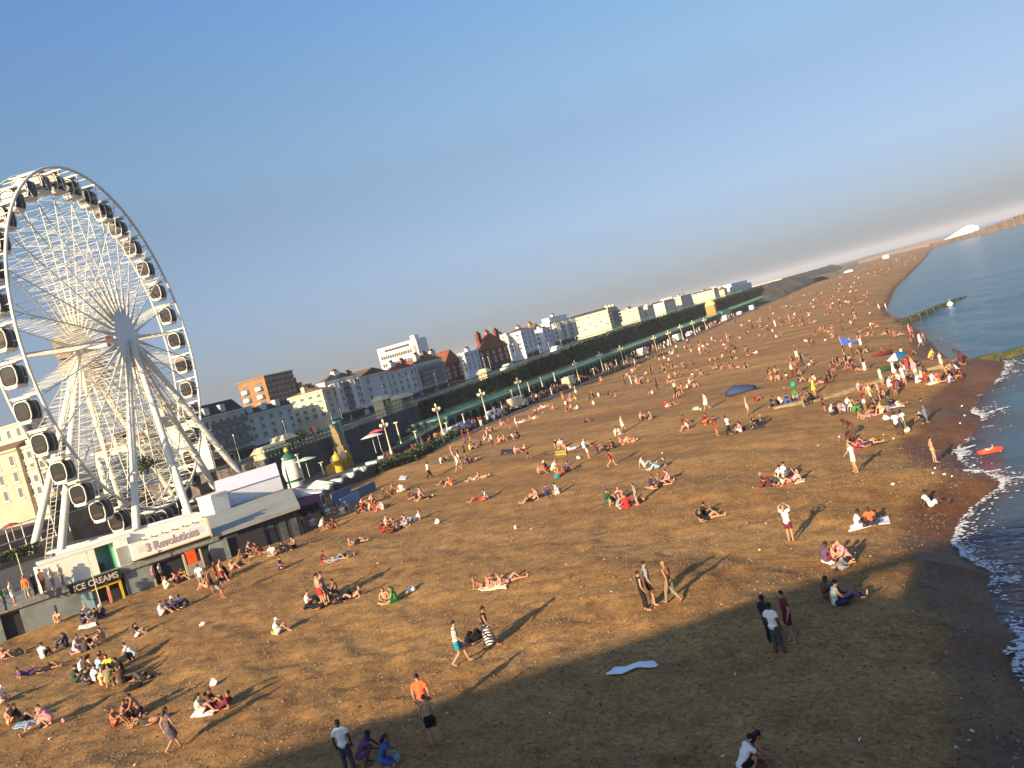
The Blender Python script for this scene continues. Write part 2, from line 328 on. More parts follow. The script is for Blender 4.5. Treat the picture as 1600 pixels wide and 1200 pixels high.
# ---- pier the photograph is taken from: it stands under and behind the camera and throws the long shade
pier = empty('pier', (0, 0, 0), label='long pier on iron piles whose shade falls across the near shingle', cat='pier')
pd = np.array([math.cos(math.radians(34.7)), math.sin(math.radians(34.7))]); qd = np.array([-pd[1], pd[0]])
def P2(p, q): return pd*p+qd*q
def pbox(m, p0, p1, q0, q1, z0, z1):
    c = [P2(p0, q0), P2(p1, q0), P2(p1, q1), P2(p0, q1)]; m.hexa([(*k, z0) for k in c], [(*k, z1) for k in c])
M_DECK = mat('pier_timber', (.16, .12, .09), .85, .3, 3); M_PWHITE = mat('pier_white', (.62, .6, .55), .7, .1, 2); M_IRON = mat('pier_iron', (.08, .10, .10), .6)
m = MB(); pbox(m, -70, 120, -22, .35, 11.45, 11.9); m.obj('deck', M_DECK, pier)
m = MB()
for p in np.arange(-68, 120, 6):
    for q in (-21, -14, -7, -.3): c = P2(p, q); m.tube([(*c, -4), (*c, 11.5)], .18, 8)
m.obj('pile', M_IRON, pier)
m = MB(); pbox(m, -70, -9.0, -2.5, -2.0, .5, 11.4); m.obj('underdeck_wall', M_PWHITE, pier)
m = MB(); pbox(m, -70, 90, -16, -6.0, 11.92, 16.7); m.obj('pavilion', M_PWHITE, pier)
m = MB(); pbox(m, -70, -21.6, -15, -6.2, 16.7, 17.55); pbox(m, -18.0, 90, -15, -6.2, 16.7, 17.55); m.obj('clerestory', M_PWHITE, pier)
m = MB(); pbox(m, -70, -21.6, -15.6, -5.9, 17.56, 18.5); pbox(m, -18.0, 90, -15.6, -5.9, 17.56, 18.5); pbox(m, -21.6, -18.0, -6.2, -5.9, 18.0, 18.5); m.obj('pavilion_roof', mat('pier_roof', (.12, .2, .2), .7), pier)
m = MB()
for p in np.arange(-70, 120, 1.5): c = P2(p, .25); m.tube([(*c, 11.9), (*c, 12.95)], .03, 6)
pbox(m, -70, 120, .22, .28, 12.95, 13.0); pbox(m, -70, 120, .23, .27, 12.4, 12.44); m.obj('railing', M_PWHITE, pier)

# ---- groynes
M_GRO = mat('groyne_concrete', (.30, .22, .13), .9, .3, 1.2, .5, 6); M_MOSS = mat('groyne_weed', (.085, .085, .03), .9, .4, 1.5, .6, 5)
def groyne(pts, zt, w, name, label):
    root = empty(name, (0, 0, 0), label=label, cat='groyne'); P = [np.array(at_z(x, y, z)) if z is not None else on_beach(x, y)+np.array([0, 0, .16]) for (x, y), z in zip(pts, zt)]; names = []
    for i in range(len(P)-1):
        a, b = P[i], P[i+1]; L = np.linalg.norm((b-a)[:2]); d = (b-a)/L; nn = np.array([-d[1], d[0]]); nb = max(1, int(L/3.2)); m = MB()
        for k in range(nb):
            s0 = a+(b-a)*(k/nb); s1 = a+(b-a)*((k+1)/nb)-d*.06; j = rng.uniform(-.07, .07); ww = w*rng.uniform(.92, 1.08)
            q = [(s0[0]-nn[0]*ww, s0[1]-nn[1]*ww), (s1[0]-nn[0]*ww, s1[1]-nn[1]*ww), (s1[0]+nn[0]*ww, s1[1]+nn[1]*ww), (s0[0]+nn[0]*ww, s0[1]+nn[1]*ww)]
            if np.cross(np.append(np.subtract(q[1], q[0]), 0), np.append(np.subtract(q[3], q[0]), 0))[2] < 0: q = q[::-1]
            sl = [.8*np.array(v)+.2*np.mean(q, 0) for v in q]
            m.hexa([(*v, -2.5) for v in q], [(*v, s0[2]+j) for v in sl])
        m.obj('capping_run', M_GRO if i < 6 and len(P) > 6 else M_MOSS, root)
    return root
groyne([(1203, 640), (1262, 630), (1345, 605), (1400, 590), (1440, 580), (1478, 574), (1512, 564), (1560, 553), (1660, 527), (1760, 502)], [None, None, None, None, None, None, .85, .6, .4, .15], .45, 'groyne', 'long low concrete groyne running through the crowd into the sea, weedy at its seaward end')
groyne([(1386, 506), (1400, 502), (1430, 492), (1462, 479), (1506, 463)], [1.0, .8, .7, .55, .1], .9, 'groyne', 'farther weed covered groyne poking alone out of the sea')
# ================================================================== FERRIS WHEEL
WHITE = mat('white_steel', (.70, .67, .58), .5, .05, 1.0); GREYP = mat('hub_grey', (.74, .74, .73), .5); DGLASS = mat('dark_glass', (.026, .028, .030), .2, spec=.18)
DRED = mat('dark_red', (.10, .02, .02), .6); DARK = mat('dark_steel', (.05, .05, .055), .6)
WC = np.array([-81.2, 72.4, 25.7]); WA = math.radians(23); WR = 19.3
wheel = empty('ferris_wheel', WC, WA, 'tall white observation wheel with dark glass gondolas rising over the promenade', 'ferris wheel')
# local frame: x = axle towards the sea, y = along the coast, z = up
def circ(x, r, n=96): return [(x, r*math.cos(2*math.pi*k/n), r*math.sin(2*math.pi*k/n)) for k in range(n+1)]
for x in (1.45, -1.45):
    m = MB(); m.tube(circ(x, WR), .16, 8, cap=False); m.obj('rim', WHITE, wheel)
m = MB(); m.tube([(-1.45, WR, 0), (1.45, WR, 0)], .05, 5); cbm = m.mesh('rim_crossbar', WHITE)
for k in range(36): o = link('rim_crossbar', cbm, wheel); o.rotation_euler = (math.radians(10*k), 0, 0)
m = MB(); m.tube([(-3.6, 0, 0), (2.3, 0, 0)], .5, 16); m.tube([(-3.4, 0, 0), (-2.6, 0, 0)], 1.3, 20); m.tube([(1.5, 0, 0), (2.2, 0, 0)], 1.2, 20); m.obj('axle', GREYP, wheel)
m = MB(); m.tube([(2.0, 0, 0), (2.1, 0, 0), (2.35, 0, 0), (2.42, 0, 0)], [2.55, 2.7, 2.7, 2.45], 36, smooth=False); m.obj('hub_disc', GREYP, wheel)
m = MB(); m.tube([(.3, 0, 0), (1.1, 0, 0)], .9, 14); m.obj('hub_drum', DRED, wheel)
m = MB()
for z in (-1, 0, 1): m.box(-5.4, -3.7, -1.2, 1.2, z*1.3-.5, z*1.3+.5)
m.obj('drive_housing', mat('rusty_brown', (.24, .18, .12), .8, .3), wheel)
m = MB(); m.tube([(2.2, 2.5, 0), (2.1, 3.9, 0)], [.28, .02], 5); hfm = m.mesh('hub_fin', GREYP)
for k in range(18): o = link('hub_fin', hfm, wheel); o.rotation_euler = (math.radians(20*k+10), 0, 0)
sp = MB()         # one spoke: two booms and the lattice between them, built pointing along +y
inn = np.array([2.2, 1.2, 0]), np.array([-3.0, 1.2, 0]); out = np.array([1.45, WR, 0]), np.array([-1.45, WR, 0])
for a, b in zip(inn, out): sp.tube([a, a+(b-a)*.12, a+(b-a)*.34, b], [.16, .22, .07, .055], 6)
N = 18
for k in range(N):
    t0 = .10+.9*k/N; t1 = .10+.9*(k+1)/N; A = [inn[i]+(out[i]-inn[i])*t0 for i in (0, 1)]; B = [inn[i]+(out[i]-inn[i])*t1 for i in (0, 1)]
    sp.tube([A[0], A[1]], .02, 4, cap=False); sp.tube([A[k % 2], B[1-k % 2]], .02, 4, cap=False)
spm = sp.mesh('spoke', WHITE)
for k in range(30): o = link('spoke', spm, wheel); o.rotation_euler = (math.radians(12*k+4), 0, 0)
# gondolas: pod body of dark glass, white end frames, white floor tray, roof plate and hanger
def rsq(hx, hz, x, n=28, p=3.2):
    return [(math.copysign(abs(math.cos(t))**(2/p), math.cos(t))*hx, math.copysign(abs(math.sin(t))**(2/p), math.sin(t))*hz) for t in [2*math.pi*k/n for k in range(n)]]
def gond_body():
    m = MB(); n = 28; secs = [(-.86, .60, .78), (-.8, .72, .9), (0, .82, .98), (.8, .72, .9), (.86, .60, .78)]; vs = []; fs = []
    for y, hx, hz in secs: vs += [(px, y, pz) for px, pz in rsq(hx, hz, 0)]
    for i in range(4):
        for k in range(n): fs.append((i*n+k, (i+1)*n+k, (i+1)*n+(k+1) % n, i*n+(k+1) % n))
    m.add(vs, fs, 0, True); m.add(vs[:n], [tuple(range(n))], 0); m.add(vs[-n:], [tuple(range(n))[::-1]], 0); return m
def gond_frame(y):
    m = MB(); pts = rsq(.74, .92, 0); m.tube([(a, y, b) for a, b in pts+pts[:1]], .062, 6, cap=False); return m
gb = gond_body().mesh('cabin', DGLASS); gf = [gond_frame(y).mesh('end_frame', WHITE) for y in (-.84, .84)]
m = MB(); m.box(-.6, .6, -.9, .9, -1.04, -.84); m.box(-.45, .45, -.8, .8, -1.14, -1.04); gt = m.mesh('floor_tray', WHITE)
m = MB(); m.box(-.85, .85, -.55, .55, 1.12, 1.26); m.box(-1.4, 1.4, -.07, .07, 1.3, 1.44); m.box(-.3, .3, -.3, .3, .95, 1.12); gr = m.mesh('roof_plate', WHITE)
m = MB(); m.box(-.5, .5, -.9, -.87, -.52, -.2); gs2 = m; m = MB(); m.box(-.5, .5, .87, .9, -.52, -.2); gs3 = m.mesh('seat_band', mat('seat_dark', (.05, .025, .025), .7)); gs = gs2.mesh('seat_band', mat('seat_dark', (.05, .025, .025), .7))
for k in range(36):
    a = math.radians(10*k+5); g = link('gondola', gb, wheel); g.location = (0, WR*math.cos(a), WR*math.sin(a)-1.37)
    for nm, me in (('end_frame', gf[0]), ('end_frame', gf[1]), ('floor_tray', gt), ('roof_plate', gr), ('seat_band', gs), ('seat_band', gs3)): link(nm, me, g)
# legs
BZ = 5.4-WC[2]
def leg(hub, foot, r0=.34, r1=.40, name='leg'):
    m = MB(); h = np.array(hub, float); f = np.array([foot[0], foot[1], BZ-1.0]); m.tube([h, h+(f-h)*.04, f], [r0*.8, r0, r1], 12)
    for t in (.35, .68): q = h+(f-h)*t; m.tube([q, q+(f-h)*.008], r1*1.25, 12)
    return m.obj(name, WHITE, wheel)
for f in ((3, -12), (3, 12), (8, -10), (8, 10)): leg((2.7 if f[0] > 4 else 2.2, 0, -.4), f)
ll = leg((-3.5, 0, -.3), (-3.4, -15)); leg((-3.5, 0, -.3), (-3.4, 15)); leg((-3.7, 0, -.6), (-9, -11)); leg((-3.7, 0, -.6), (-9, 11))
m = MB(); h = np.array([-3.5, 0, -.3]); f = np.array([-3.4, -15, BZ-1]); off = np.array([-.9, -.2, 0])     # access ladder on one leg
for o2 in (off, off*1.6): m.tube([h+(f-h)*.08+o2, f+o2], .04, 5)
for k in range(46): q = h+(f-h)*(.1+.9*k/46); m.tube([q+off, q+off*1.6], .025, 4)
m.obj('ladder', WHITE, wheel)
for t in (-1, 1):
    m = MB(); m.tube([(3, -12*t, BZ+.3), (-3.4, -15*t, BZ+.3)], .3, 8); m.obj('base_beam', WHITE, wheel); m = MB(); m.tube([(8, -10*t, BZ+.2), (-9, -11*t, BZ+.2)], .3, 8); m.obj('base_beam', WHITE, wheel)

# ================================================================== WHEEL STATION AND KIOSKS ON THE BASTION
CREAMW = mat('cream_panel', (.84, .80, .68), .6, .06, .8); GREYW = mat('grey_render', (.26, .27, .26), .9, .22, .8); BLACK = mat('black_board', (.02, .02, .022), .6)
SHADE = mat('interior_shade', (.03, .03, .035), .9); TEAL = mat('teal_paint', (.12, .34, .33), .6); YEL = mat('yellow_paint', (.65, .42, .03), .5)  # interior tone is near-black, painting in the shade inside openings and stalls
def on_face(x, y, off=0.0):        # pixel -> (distance along facade, z)
    d = ray(x, y); A = FA+FN*off; k = np.dot(A-CAM[:2], FN)/np.dot(d[:2], FN); p = CAM+d*k; return float(np.dot(p[:2]-A, FT)), float(p[2])
def F2(s, off=0.0): return FA+FT*s+FN*off
def fbox(m, s0, s1, o0, o1, z0, z1, mi=0):
    c = [F2(s0, o1), F2(s1, o1), F2(s1, o0), F2(s0, o0)]
    m.hexa([(*k, z0) for k in c[::-1]], [(*k, z1) for k in c[::-1]], mi)
def text_mesh(name, body, size, matx, mtl, parent, ext=.02, font_bold=False, sx=1.0):
    cu = bpy.data.curves.new(name, 'FONT'); cu.body = body; cu.size = size; cu.extrude = ext; cu.resolution_u = 3; cu.align_x = 'LEFT'; cu.align_y = 'BOTTOM_BASELINE'
    if font_bold: cu.offset = size*.02
    t = bpy.data.objects.new(name, cu); COL.objects.link(t); dg = bpy.context.evaluated_depsgraph_get(); me = bpy.data.meshes.new_from_object(t.evaluated_get(dg)); bpy.data.objects.remove(t)
    me.materials.clear(); me.materials.append(mtl); co = np.empty(len(me.vertices)*3); me.vertices.foreach_get('co', co); co = co.reshape(-1, 3)
    w = co[:, 0].max()-co[:, 0].min(); me.name = name; o = link(name, me, parent); o.matrix_world = matx @ Matrix.Diagonal((sx, 1, 1, 1)); return o, w
def face_matrix(s, off, z): p = F2(s, off); return Matrix(((FT[0], 0, FN[0], p[0]), (FT[1], 0, FN[1], p[1]), (0, 1, 0, z), (0, 0, 0, 1)))
ice_s0, _ = on_face(107, 920); ice_s1, _ = on_face(188, 897); ice_zt = on_face(146, 901)[1]; ice_zb = on_face(146, 916)[1]
sg_s0, _ = on_face(204, 862); sg_s1, _ = on_face(323, 825); sg_zt = on_face(262, 831)[1]; sg_zb = on_face(268, 856)[1]
# the grey building on the beach: plinth with kiosks in it
bl = empty('beach_kiosk_building', (FA[0], FA[1], 3), label='low grey seafront building with dark shop openings under the wheel', cat='building')
m = MB(); fbox(m, -20, 18, -6, -.35, 2.2, 5.2); m.obj('body', GREYW, bl); bl.location = (0, 0, 0)
m = MB()
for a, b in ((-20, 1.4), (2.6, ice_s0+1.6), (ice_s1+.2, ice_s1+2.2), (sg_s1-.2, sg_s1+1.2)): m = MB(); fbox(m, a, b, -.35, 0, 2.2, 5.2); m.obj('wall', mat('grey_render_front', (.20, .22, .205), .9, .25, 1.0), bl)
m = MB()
for a, b in ((1.4, 2.6), (ice_s0+1.6, ice_s1+.2), (ice_s1+2.2, sg_s1-.2), (sg_s1+1.2, 20)): m = MB(); fbox(m, a, b, -.349, -.3, 2.4, 5.0); m.obj('shop_opening', SHADE, bl)  # thin dark sheets stand in for the shade within the openings
m = MB(); fbox(m, -20, sg_s1+.6, -6.2, .15, 5.2, 5.62); m.obj('roof_slab', mat('grey_slab', (.22, .23, .21), .9, .2), bl)
for a, b in ((-6, -4), (3.4, 4.6)): m = MB(); fbox(m, a, b, .01, .06, 2.4, 4.6); m.obj('door', mat('grey_door', (.20, .23, .24), .7), bl)
# railing on the terrace at the left end
rl = empty('terrace_railing', (0, 0, 0), label='pale green railing along the terrace at the left edge', cat='railing'); GRN = mat('pale_green_paint', (.16, .34, .25), .6, .1)
for k in range(18): m = MB(); p = F2(-15+k, .0); m.tube([(*p, 5.62), (*p, 6.72)], .035, 6); m.obj('baluster', GRN, rl)
m = MB()
for z in (6.7, 6.2): fbox(m, -15, 2.2, -.02, .02, z, z+.05)
m.obj('rail', GRN, rl)
# ICE CREAMS kiosk
ik = empty('ice_cream_kiosk', (0, 0, 0), label='ice cream kiosk with a black sign board and yellow framed opening', cat='kiosk')
m = MB(); fbox(m, ice_s0, ice_s1, .16, .42, ice_zb, ice_zt); sb = m.obj('sign_board', BLACK, ik)
txt, w = text_mesh('sign_lettering', 'ICE CREAMS', (ice_zt-ice_zb)*1.02, face_matrix(0, 0, 0), mat('sign_cream', (.48, .45, .36), .6), sb, .02, True)
sc_ = (ice_s1-ice_s0)*.86/w; txt.matrix_world = face_matrix(ice_s0+(ice_s1-ice_s0)*.07, .445, ice_zb+(ice_zt-ice_zb)*.16) @ Matrix.Diagonal((sc_, .92, 1, 1))
s_a = on_face(137, 905)[0]; s_b = on_face(186, 900)[0]
for nm, (a, b, z0, z1) in {'yellow_post': (s_b-.16, s_b, 2.6, ice_zb), 'yellow_post.001': (s_b-1.0, s_b-.86, 2.6, ice_zb), 'yellow_header': (s_a, s_b-.16, ice_zb-.28, ice_zb-.12)}.items():
    m = MB(); fbox(m, a, b, .02, .2, z0, z1); m.obj(nm, YEL, ik)
m = MB(); fbox(m, s_a-.75, s_a, .02, .1, 2.6, ice_zb-.1); m.obj('teal_panel', mat('teal_grey', (.25, .38, .40), .6), ik)
m = MB(); fbox(m, s_a+.3, s_b-1.2, .0, .35, 2.6, 3.7); m.obj('counter', mat('counter', (.10, .08, .07), .6), ik)
m = MB(); fbox(m, s_a+.9, s_a+1.05, .36, .42, 2.6, 4.4); m.obj('pink_pole', mat('pink_pole', (.65, .2, .22), .5), ik)
# white platform of the wheel with its big sign
st = empty('wheel_station', (0, 0, 0), label='white boat shaped boarding station under the wheel with a long Revolutions sign', cat='station')
L0 = on_face(63, 900)[0]; op0 = on_face(153, 880)[0]; op1 = on_face(184, 872)[0]; sL, zL = on_face(64, 884); zT = zL
m = MB(); fbox(m, L0, op0, -.6, -.1, 5.63, zT); fbox(m, op1, sg_s0, -.6, -.1, 5.63, zT+.02)
cL = F2(L0, -.6); m.tube([(*F2(L0, -.35), 5.63), (*F2(L0, -.35), zT)], .25, 14); m.obj('white_panel', CREAMW, st)
m = MB(); fbox(m, op0, op1, -1.5, -1.3, 5.63, zT); m.obj('opening_backdrop', TEAL, st)
m = MB(); fbox(m, op0+.1, op1-.8, -1.25, -1.0, 5.7, 6.2); m.obj('opening_counter', BLACK, st)
m = MB(); fbox(m, op1-.25, op1, -1.2, -.55, 5.63, zT); m.obj('green_post', mat('fresh_green', (.15, .5, .28), .5), st)
m = MB(); fbox(m, L0+.1, sg_s0+.3, -1.6, -.095, zT+.025, zT+.22); m.obj('canopy_edge', CREAMW, st)
m = MB(); fbox(m, op1+.05, sg_s0-.05, -.095, -.05, 5.7, zT-.5); m.obj('grey_panel', mat('grey_panel', (.28, .27, .26), .7), st)
m = MB(); fbox(m, L0+.3, sg_s1-3.5, -6, -1.6, 5.63, 6.0); m.obj('boarding_deck', mat('deck_grey', (.15, .14, .12), .8, .2), st)
m = MB(); fbox(m, sg_s0-.05, sg_s1, -2.2, -.5, sg_zb+.2, sg_zt+.62); fbox(m, sg_s0+5.2, sg_s1-.7, -3.0, -2.2, sg_zt-.2, sg_zt+1.05); m.obj('upper_roof', CREAMW, st)
m = MB(); fbox(m, sg_s0, sg_s1, -.5, .45, sg_zb, sg_zt); sgb = m.obj('sign_board', mat('sign_white', (.86, .83, .78), .55, .03), st)
m = MB(); fbox(m, sg_s0, sg_s1, .455, .48, sg_zb, sg_zb+.1); fbox(m, sg_s1+.01, sg_s1+.13, -.5, .47, sg_zb-.1, sg_zt+.12); fbox(m, sg_s0, sg_s1, .3, .4, sg_zt+.004, sg_zt+.06); m.obj('sign_trim', mat('trim_yellow', (.72, .55, .28), .6), sgb)
txt, w = text_mesh('sign_lettering', '3 Revolutions', (sg_zt-sg_zb)*.72, face_matrix(0, 0, 0), mat('sign_ink', (.40, .33, .33), .6), sgb, .012, True)
sc_ = (sg_s1-sg_s0)*.68/w; txt.matrix_world = face_matrix(sg_s0+(sg_s1-sg_s0)*.17, .475, sg_zb+(sg_zt-sg_zb)*.27) @ Matrix.Diagonal((sc_, 1, 1, 1))
m = MB()
for k in range(5):
    for q in (0, 1): fbox(m, sg_s0+.4+q*(sg_s1-sg_s0-1.9), sg_s0+1.5+q*(sg_s1-sg_s0-1.9), .456, .47, sg_zb+.45+k*.1, sg_zb+.48+k*.1)
m.obj('small_print', mat('faint_print', (.62, .58, .55), .7), sgb)
for k in range(6): m = MB(); s_ = sg_s0+.8+k*(sg_s1-sg_s0-1)/6; fbox(m, s_, s_+.05, .1, .6, sg_zt+.06, sg_zt+.14); m.obj('sign_lamp', DARK, sgb)
# striped stall with the orange panel under the sign
po = empty('sweet_stall', (0, 0, 0), label='narrow stall with an orange panel above a pink floral board under the long sign', cat='stall')
a, zo = on_face(288, 862, .5); b = on_face(303, 858, .5)[0]
m = MB(); fbox(m, a, b, .46, .62, 4.25, 5.2); m.obj('orange_panel', mat('orange_panel', (.85, .10, .015), .5), po)
m = MB(); fbox(m, a-.1, b+.3, .46, .66, 2.6, 4.24); m.obj('floral_board', mat('floral', (.55, .30, .32), .7, .3, 9, col2=(.25, .30, .22)), po)
m = MB(); fbox(m, b+.31, b+.4, .46, .7, 2.6, 5.1); m.obj('side_post', mat('post_tan', (.45, .36, .25), .7), po)
m = MB(); fbox(m, a-.25, a-.12, .46, .66, 2.6, 5.1); m.obj('side_post', mat('post_tan', ()), po)
# long low building with the grey roof to the right
q = [at_z(329, 837, 5.72), at_z(468, 789, 5.72), at_z(455, 762, 5.72), at_z(316, 805, 5.72)]
lb = empty('arcade_hall', (0, 0, 0), label='long low hall with a flat grey green roof and a dark open front', cat='building')
m = MB(); m.prism([p[:2] for p in q], 5.42, 5.72); m.obj('roof', mat('felt_roof', (.31, .32, .28), .9, .12, .6), lb)
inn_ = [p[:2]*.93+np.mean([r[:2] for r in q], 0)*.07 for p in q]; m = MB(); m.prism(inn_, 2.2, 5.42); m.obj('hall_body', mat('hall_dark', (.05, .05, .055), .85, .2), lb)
m = MB()
for k in range(7):
    m = MB(); t = (k+.2)/7; t2 = (k+.72)/7; A = inn_[0]+(inn_[1]-inn_[0])*t; B = inn_[0]+(inn_[1]-inn_[0])*t2; nn = np.array([(B-A)[1], -(B-A)[0]]); nn /= np.linalg.norm(nn)
    m.hexa([(*A, 2.3), (*(A+nn*.06), 2.3), (*(B+nn*.06), 2.3), (*B, 2.3)], [(*A, 4.9), (*(A+nn*.06), 4.9), (*(B+nn*.06), 4.9), (*B, 4.9)]); m.obj('front_shutter', mat('shutter_grey', (.085, .10, .105), .6, .3, 2), lb)
# white marquee standing on the roof
mq = empty('white_marquee', (0, 0, 0), label='white ridge roofed marquee beside the foot of the wheel', cat='marquee'); M_TENT = mat('tent_white', (.68, .70, .76), .7, .05)
c = [at_z(345, 796, 5.73), at_z(443, 764, 5.73), at_z(432, 745, 5.73), at_z(332, 778, 5.73)]; c = [p[:2] for p in c]
c[2] = c[1]+(c[2]-c[1])/np.linalg.norm(c[2]-c[1])*4.2; c[3] = c[0]+(c[2]-c[1])
m = MB(); m.prism(c, 5.73, 7.25); m.obj('side_walls', M_TENT, mq)
r0, r1 = (c[0]+c[3])/2, (c[1]+c[2])/2; m = MB(); ext = [(c[0]-r0)*1.08+r0, (c[1]-r1)*1.08+r1, (c[2]-r1)*1.08+r1, (c[3]-r0)*1.08+r0]
vs = [(*ext[0], 7.2), (*ext[1], 7.2), (*ext[2], 7.2), (*ext[3], 7.2), (*r0, 8.4), (*r1, 8.4)]; m.add(vs, [(0, 1, 5, 4), (2, 3, 4, 5), (1, 2, 5), (3, 0, 4), (3, 2, 1, 0)]); m.obj('tent_roof', M_TENT, mq)
for t in (.22, .62):
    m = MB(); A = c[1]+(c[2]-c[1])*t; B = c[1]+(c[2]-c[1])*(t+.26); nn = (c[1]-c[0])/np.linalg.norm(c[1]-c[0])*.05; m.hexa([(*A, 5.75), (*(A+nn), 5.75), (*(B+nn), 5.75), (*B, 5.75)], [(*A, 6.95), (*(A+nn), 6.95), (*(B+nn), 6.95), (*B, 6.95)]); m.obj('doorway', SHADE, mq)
c = [at_z(336, 803, 5.73)[:2], at_z(361, 794, 5.73)[:2]]; dd = (c[1]-c[0]); nn = np.array([-dd[1], dd[0]])/np.linalg.norm(dd)*2.2
wb = empty('white_cabin', (0, 0, 0), label='small white ticket cabin standing before the marquee', cat='cabin')
m = MB(); m.prism([c[0], c[1], c[1]+nn, c[0]+nn], 5.73, 7.4); m.obj('cabin_walls', CREAMW, wb); e = .12
m = MB(); m.prism([c[0]-nn*.06, c[1]-nn*.06, c[1]+nn*1.06, c[0]+nn*1.06], 7.4, 7.52); m.obj('cabin_roof', CREAMW, wb)
# terrace with white pergola behind the wheel at far left, with a red parasol
pg = empty('white_pergola', (0, 0, 0), label='white framed pergola terrace behind the wheel at the left edge', cat='pergola')
A = at_x(0, 860, -90); A2 = at_x(105, 808, -90); z0, z1 = A[2]-.5, A[2]+2.0; y0, y1 = A[1]-6, A2[1]
m = MB(); m.box(-94, -90, y0, y1, z0-1.2, z0); m.obj('terrace_floor', mat('tan_floor', (.42, .32, .20), .8, .1), pg)
ny = 9
for k in range(ny):
    y = y0+(y1-y0)*k/(ny-1); m = MB(); m.tube([(-90.1, y, z0), (-90.1, y, z1)], .06, 6); m.obj('post', WHITE, pg)
for z in (z0+.9, z1): m = MB(); m.box(-90.16, -90.04, y0, y1, z, z+.1); m.obj('beam', WHITE, pg)
def parasol(px, py, X, r, h, mtl, label, flat=.32):
    p = at_x(px, py, X); t = empty('parasol', p, label=label, cat='parasol'); m = MB(); m.tube([(0, 0, 0), (0, 0, h)], .03, 6); m.obj('pole', WHITE, t)
    m = MB(); m.lathe((0, 0, h-r*flat), [(r, 0), (r*.55, r*flat*.6), (.04, r*flat)], 8, smooth=False); m.obj('canopy', mtl, t); return t
parasol(24, 845, -91.5, 1.0, 2.0, mat('parasol_red', (.45, .04, .05), .8), 'dark red parasol on the white pergola terrace')
# ================================================================== AMUSEMENTS BETWEEN THE BEACH AND THE SEA WALL
def ground_pt(px, py, z=3.56): return at_z(px, py, z)
# maroon awning in front of the stalls
def quad_slab(m, P, th, mi=0):
    P = [np.array(p, float) for p in P]; m.hexa([p-np.array([0, 0, th]) for p in P], P, mi)
aw = empty('maroon_awning', (0, 0, 0), label='long maroon awning sloping over the dark stalls next to the grey hall', cat='awning')
a, b = at_z(405, 822, 4.3), at_z(502, 783, 4.3); a2, b2 = at_z(412, 808, 5.0), at_z(498, 768, 5.0)
m = MB(); quad_slab(m, [a, b, b2, a2], .05); m.obj('awning_cloth', mat('maroon_cloth', (.20, .045, .085), .85, .15, 1), aw)
for t in (0, .25, .5, .75, 1): p = a+(b-a)*t; m = MB(); m.tube([(p[0]-.05, p[1], 2.6), (p[0]-.05, p[1], 4.26)], .05, 6); m.obj('post', DARK, aw)
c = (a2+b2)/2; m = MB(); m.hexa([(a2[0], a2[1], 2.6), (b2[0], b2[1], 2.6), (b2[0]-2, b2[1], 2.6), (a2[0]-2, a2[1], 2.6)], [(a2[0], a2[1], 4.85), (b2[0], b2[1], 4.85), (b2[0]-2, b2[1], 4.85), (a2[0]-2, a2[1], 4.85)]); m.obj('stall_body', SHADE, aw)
# round peach canopy and the green and white canopy behind the awning
def canopy(px, py, z, r, hgt, mats, label, n=14, sq=1.0):
    p = at_z(px, py, z); t = empty('stall_canopy', (p[0], p[1], 3.56), label=label, cat='canopy'); m = MB(); vs = []; fs = []
    for k in range(n): a = 2*math.pi*k/n; vs.append((r*math.cos(a)*sq, r*math.sin(a), z-3.56)); 
    for k in range(n): a = 2*math.pi*k/n; vs.append((r*math.cos(a)*sq, r*math.sin(a), z-3.56-.35))
    vs.append((0, 0, z-3.56+hgt)); vs.append((0, 0, z-3.56-.3))
    for k in range(n): m.add([vs[k], vs[(k+1) % n], vs[2*n]], [(0, 1, 2)], k % len(mats)); m.add([vs[n+k], vs[n+(k+1) % n], vs[(k+1) % n], vs[k]], [(0, 1, 2, 3)], k % len(mats)); m.add([vs[n+k], vs[n+(k+1) % n], vs[2*n+1]], [(2, 1, 0)], k % len(mats))
    m.obj('canopy_cloth', mats, t); m = MB(); m.tube([(0, 0, 0), (0, 0, z-3.56-.2)], .12, 8); m.obj('pole', DARK, t); m = MB(); m.lathe((0, 0, 0), [(r*.75, 0), (r*.75, .9), (r*.7, 1)], 14); m.obj('stall_counter', mat('stall_wood', (.22, .16, .12), .8, .2), t); return t
PEACH = mat('peach_cloth', (.78, .50, .34), .8, .08); GREENC = mat('green_cloth', (.12, .36, .10), .8); WCL = mat('white_cloth', (.78, .75, .66), .8, .05)
canopy(465, 772, 5.0, 1.8, .6, [PEACH, PEACH, WCL], 'round peach and cream canopy at the end of the maroon awning', 18, .8)
canopy(497, 758, 4.9, 1.9, .55, [GREENC, GREENC, WCL, WCL], 'green and cream canopy between the peach canopy and the yellow ride', 4)
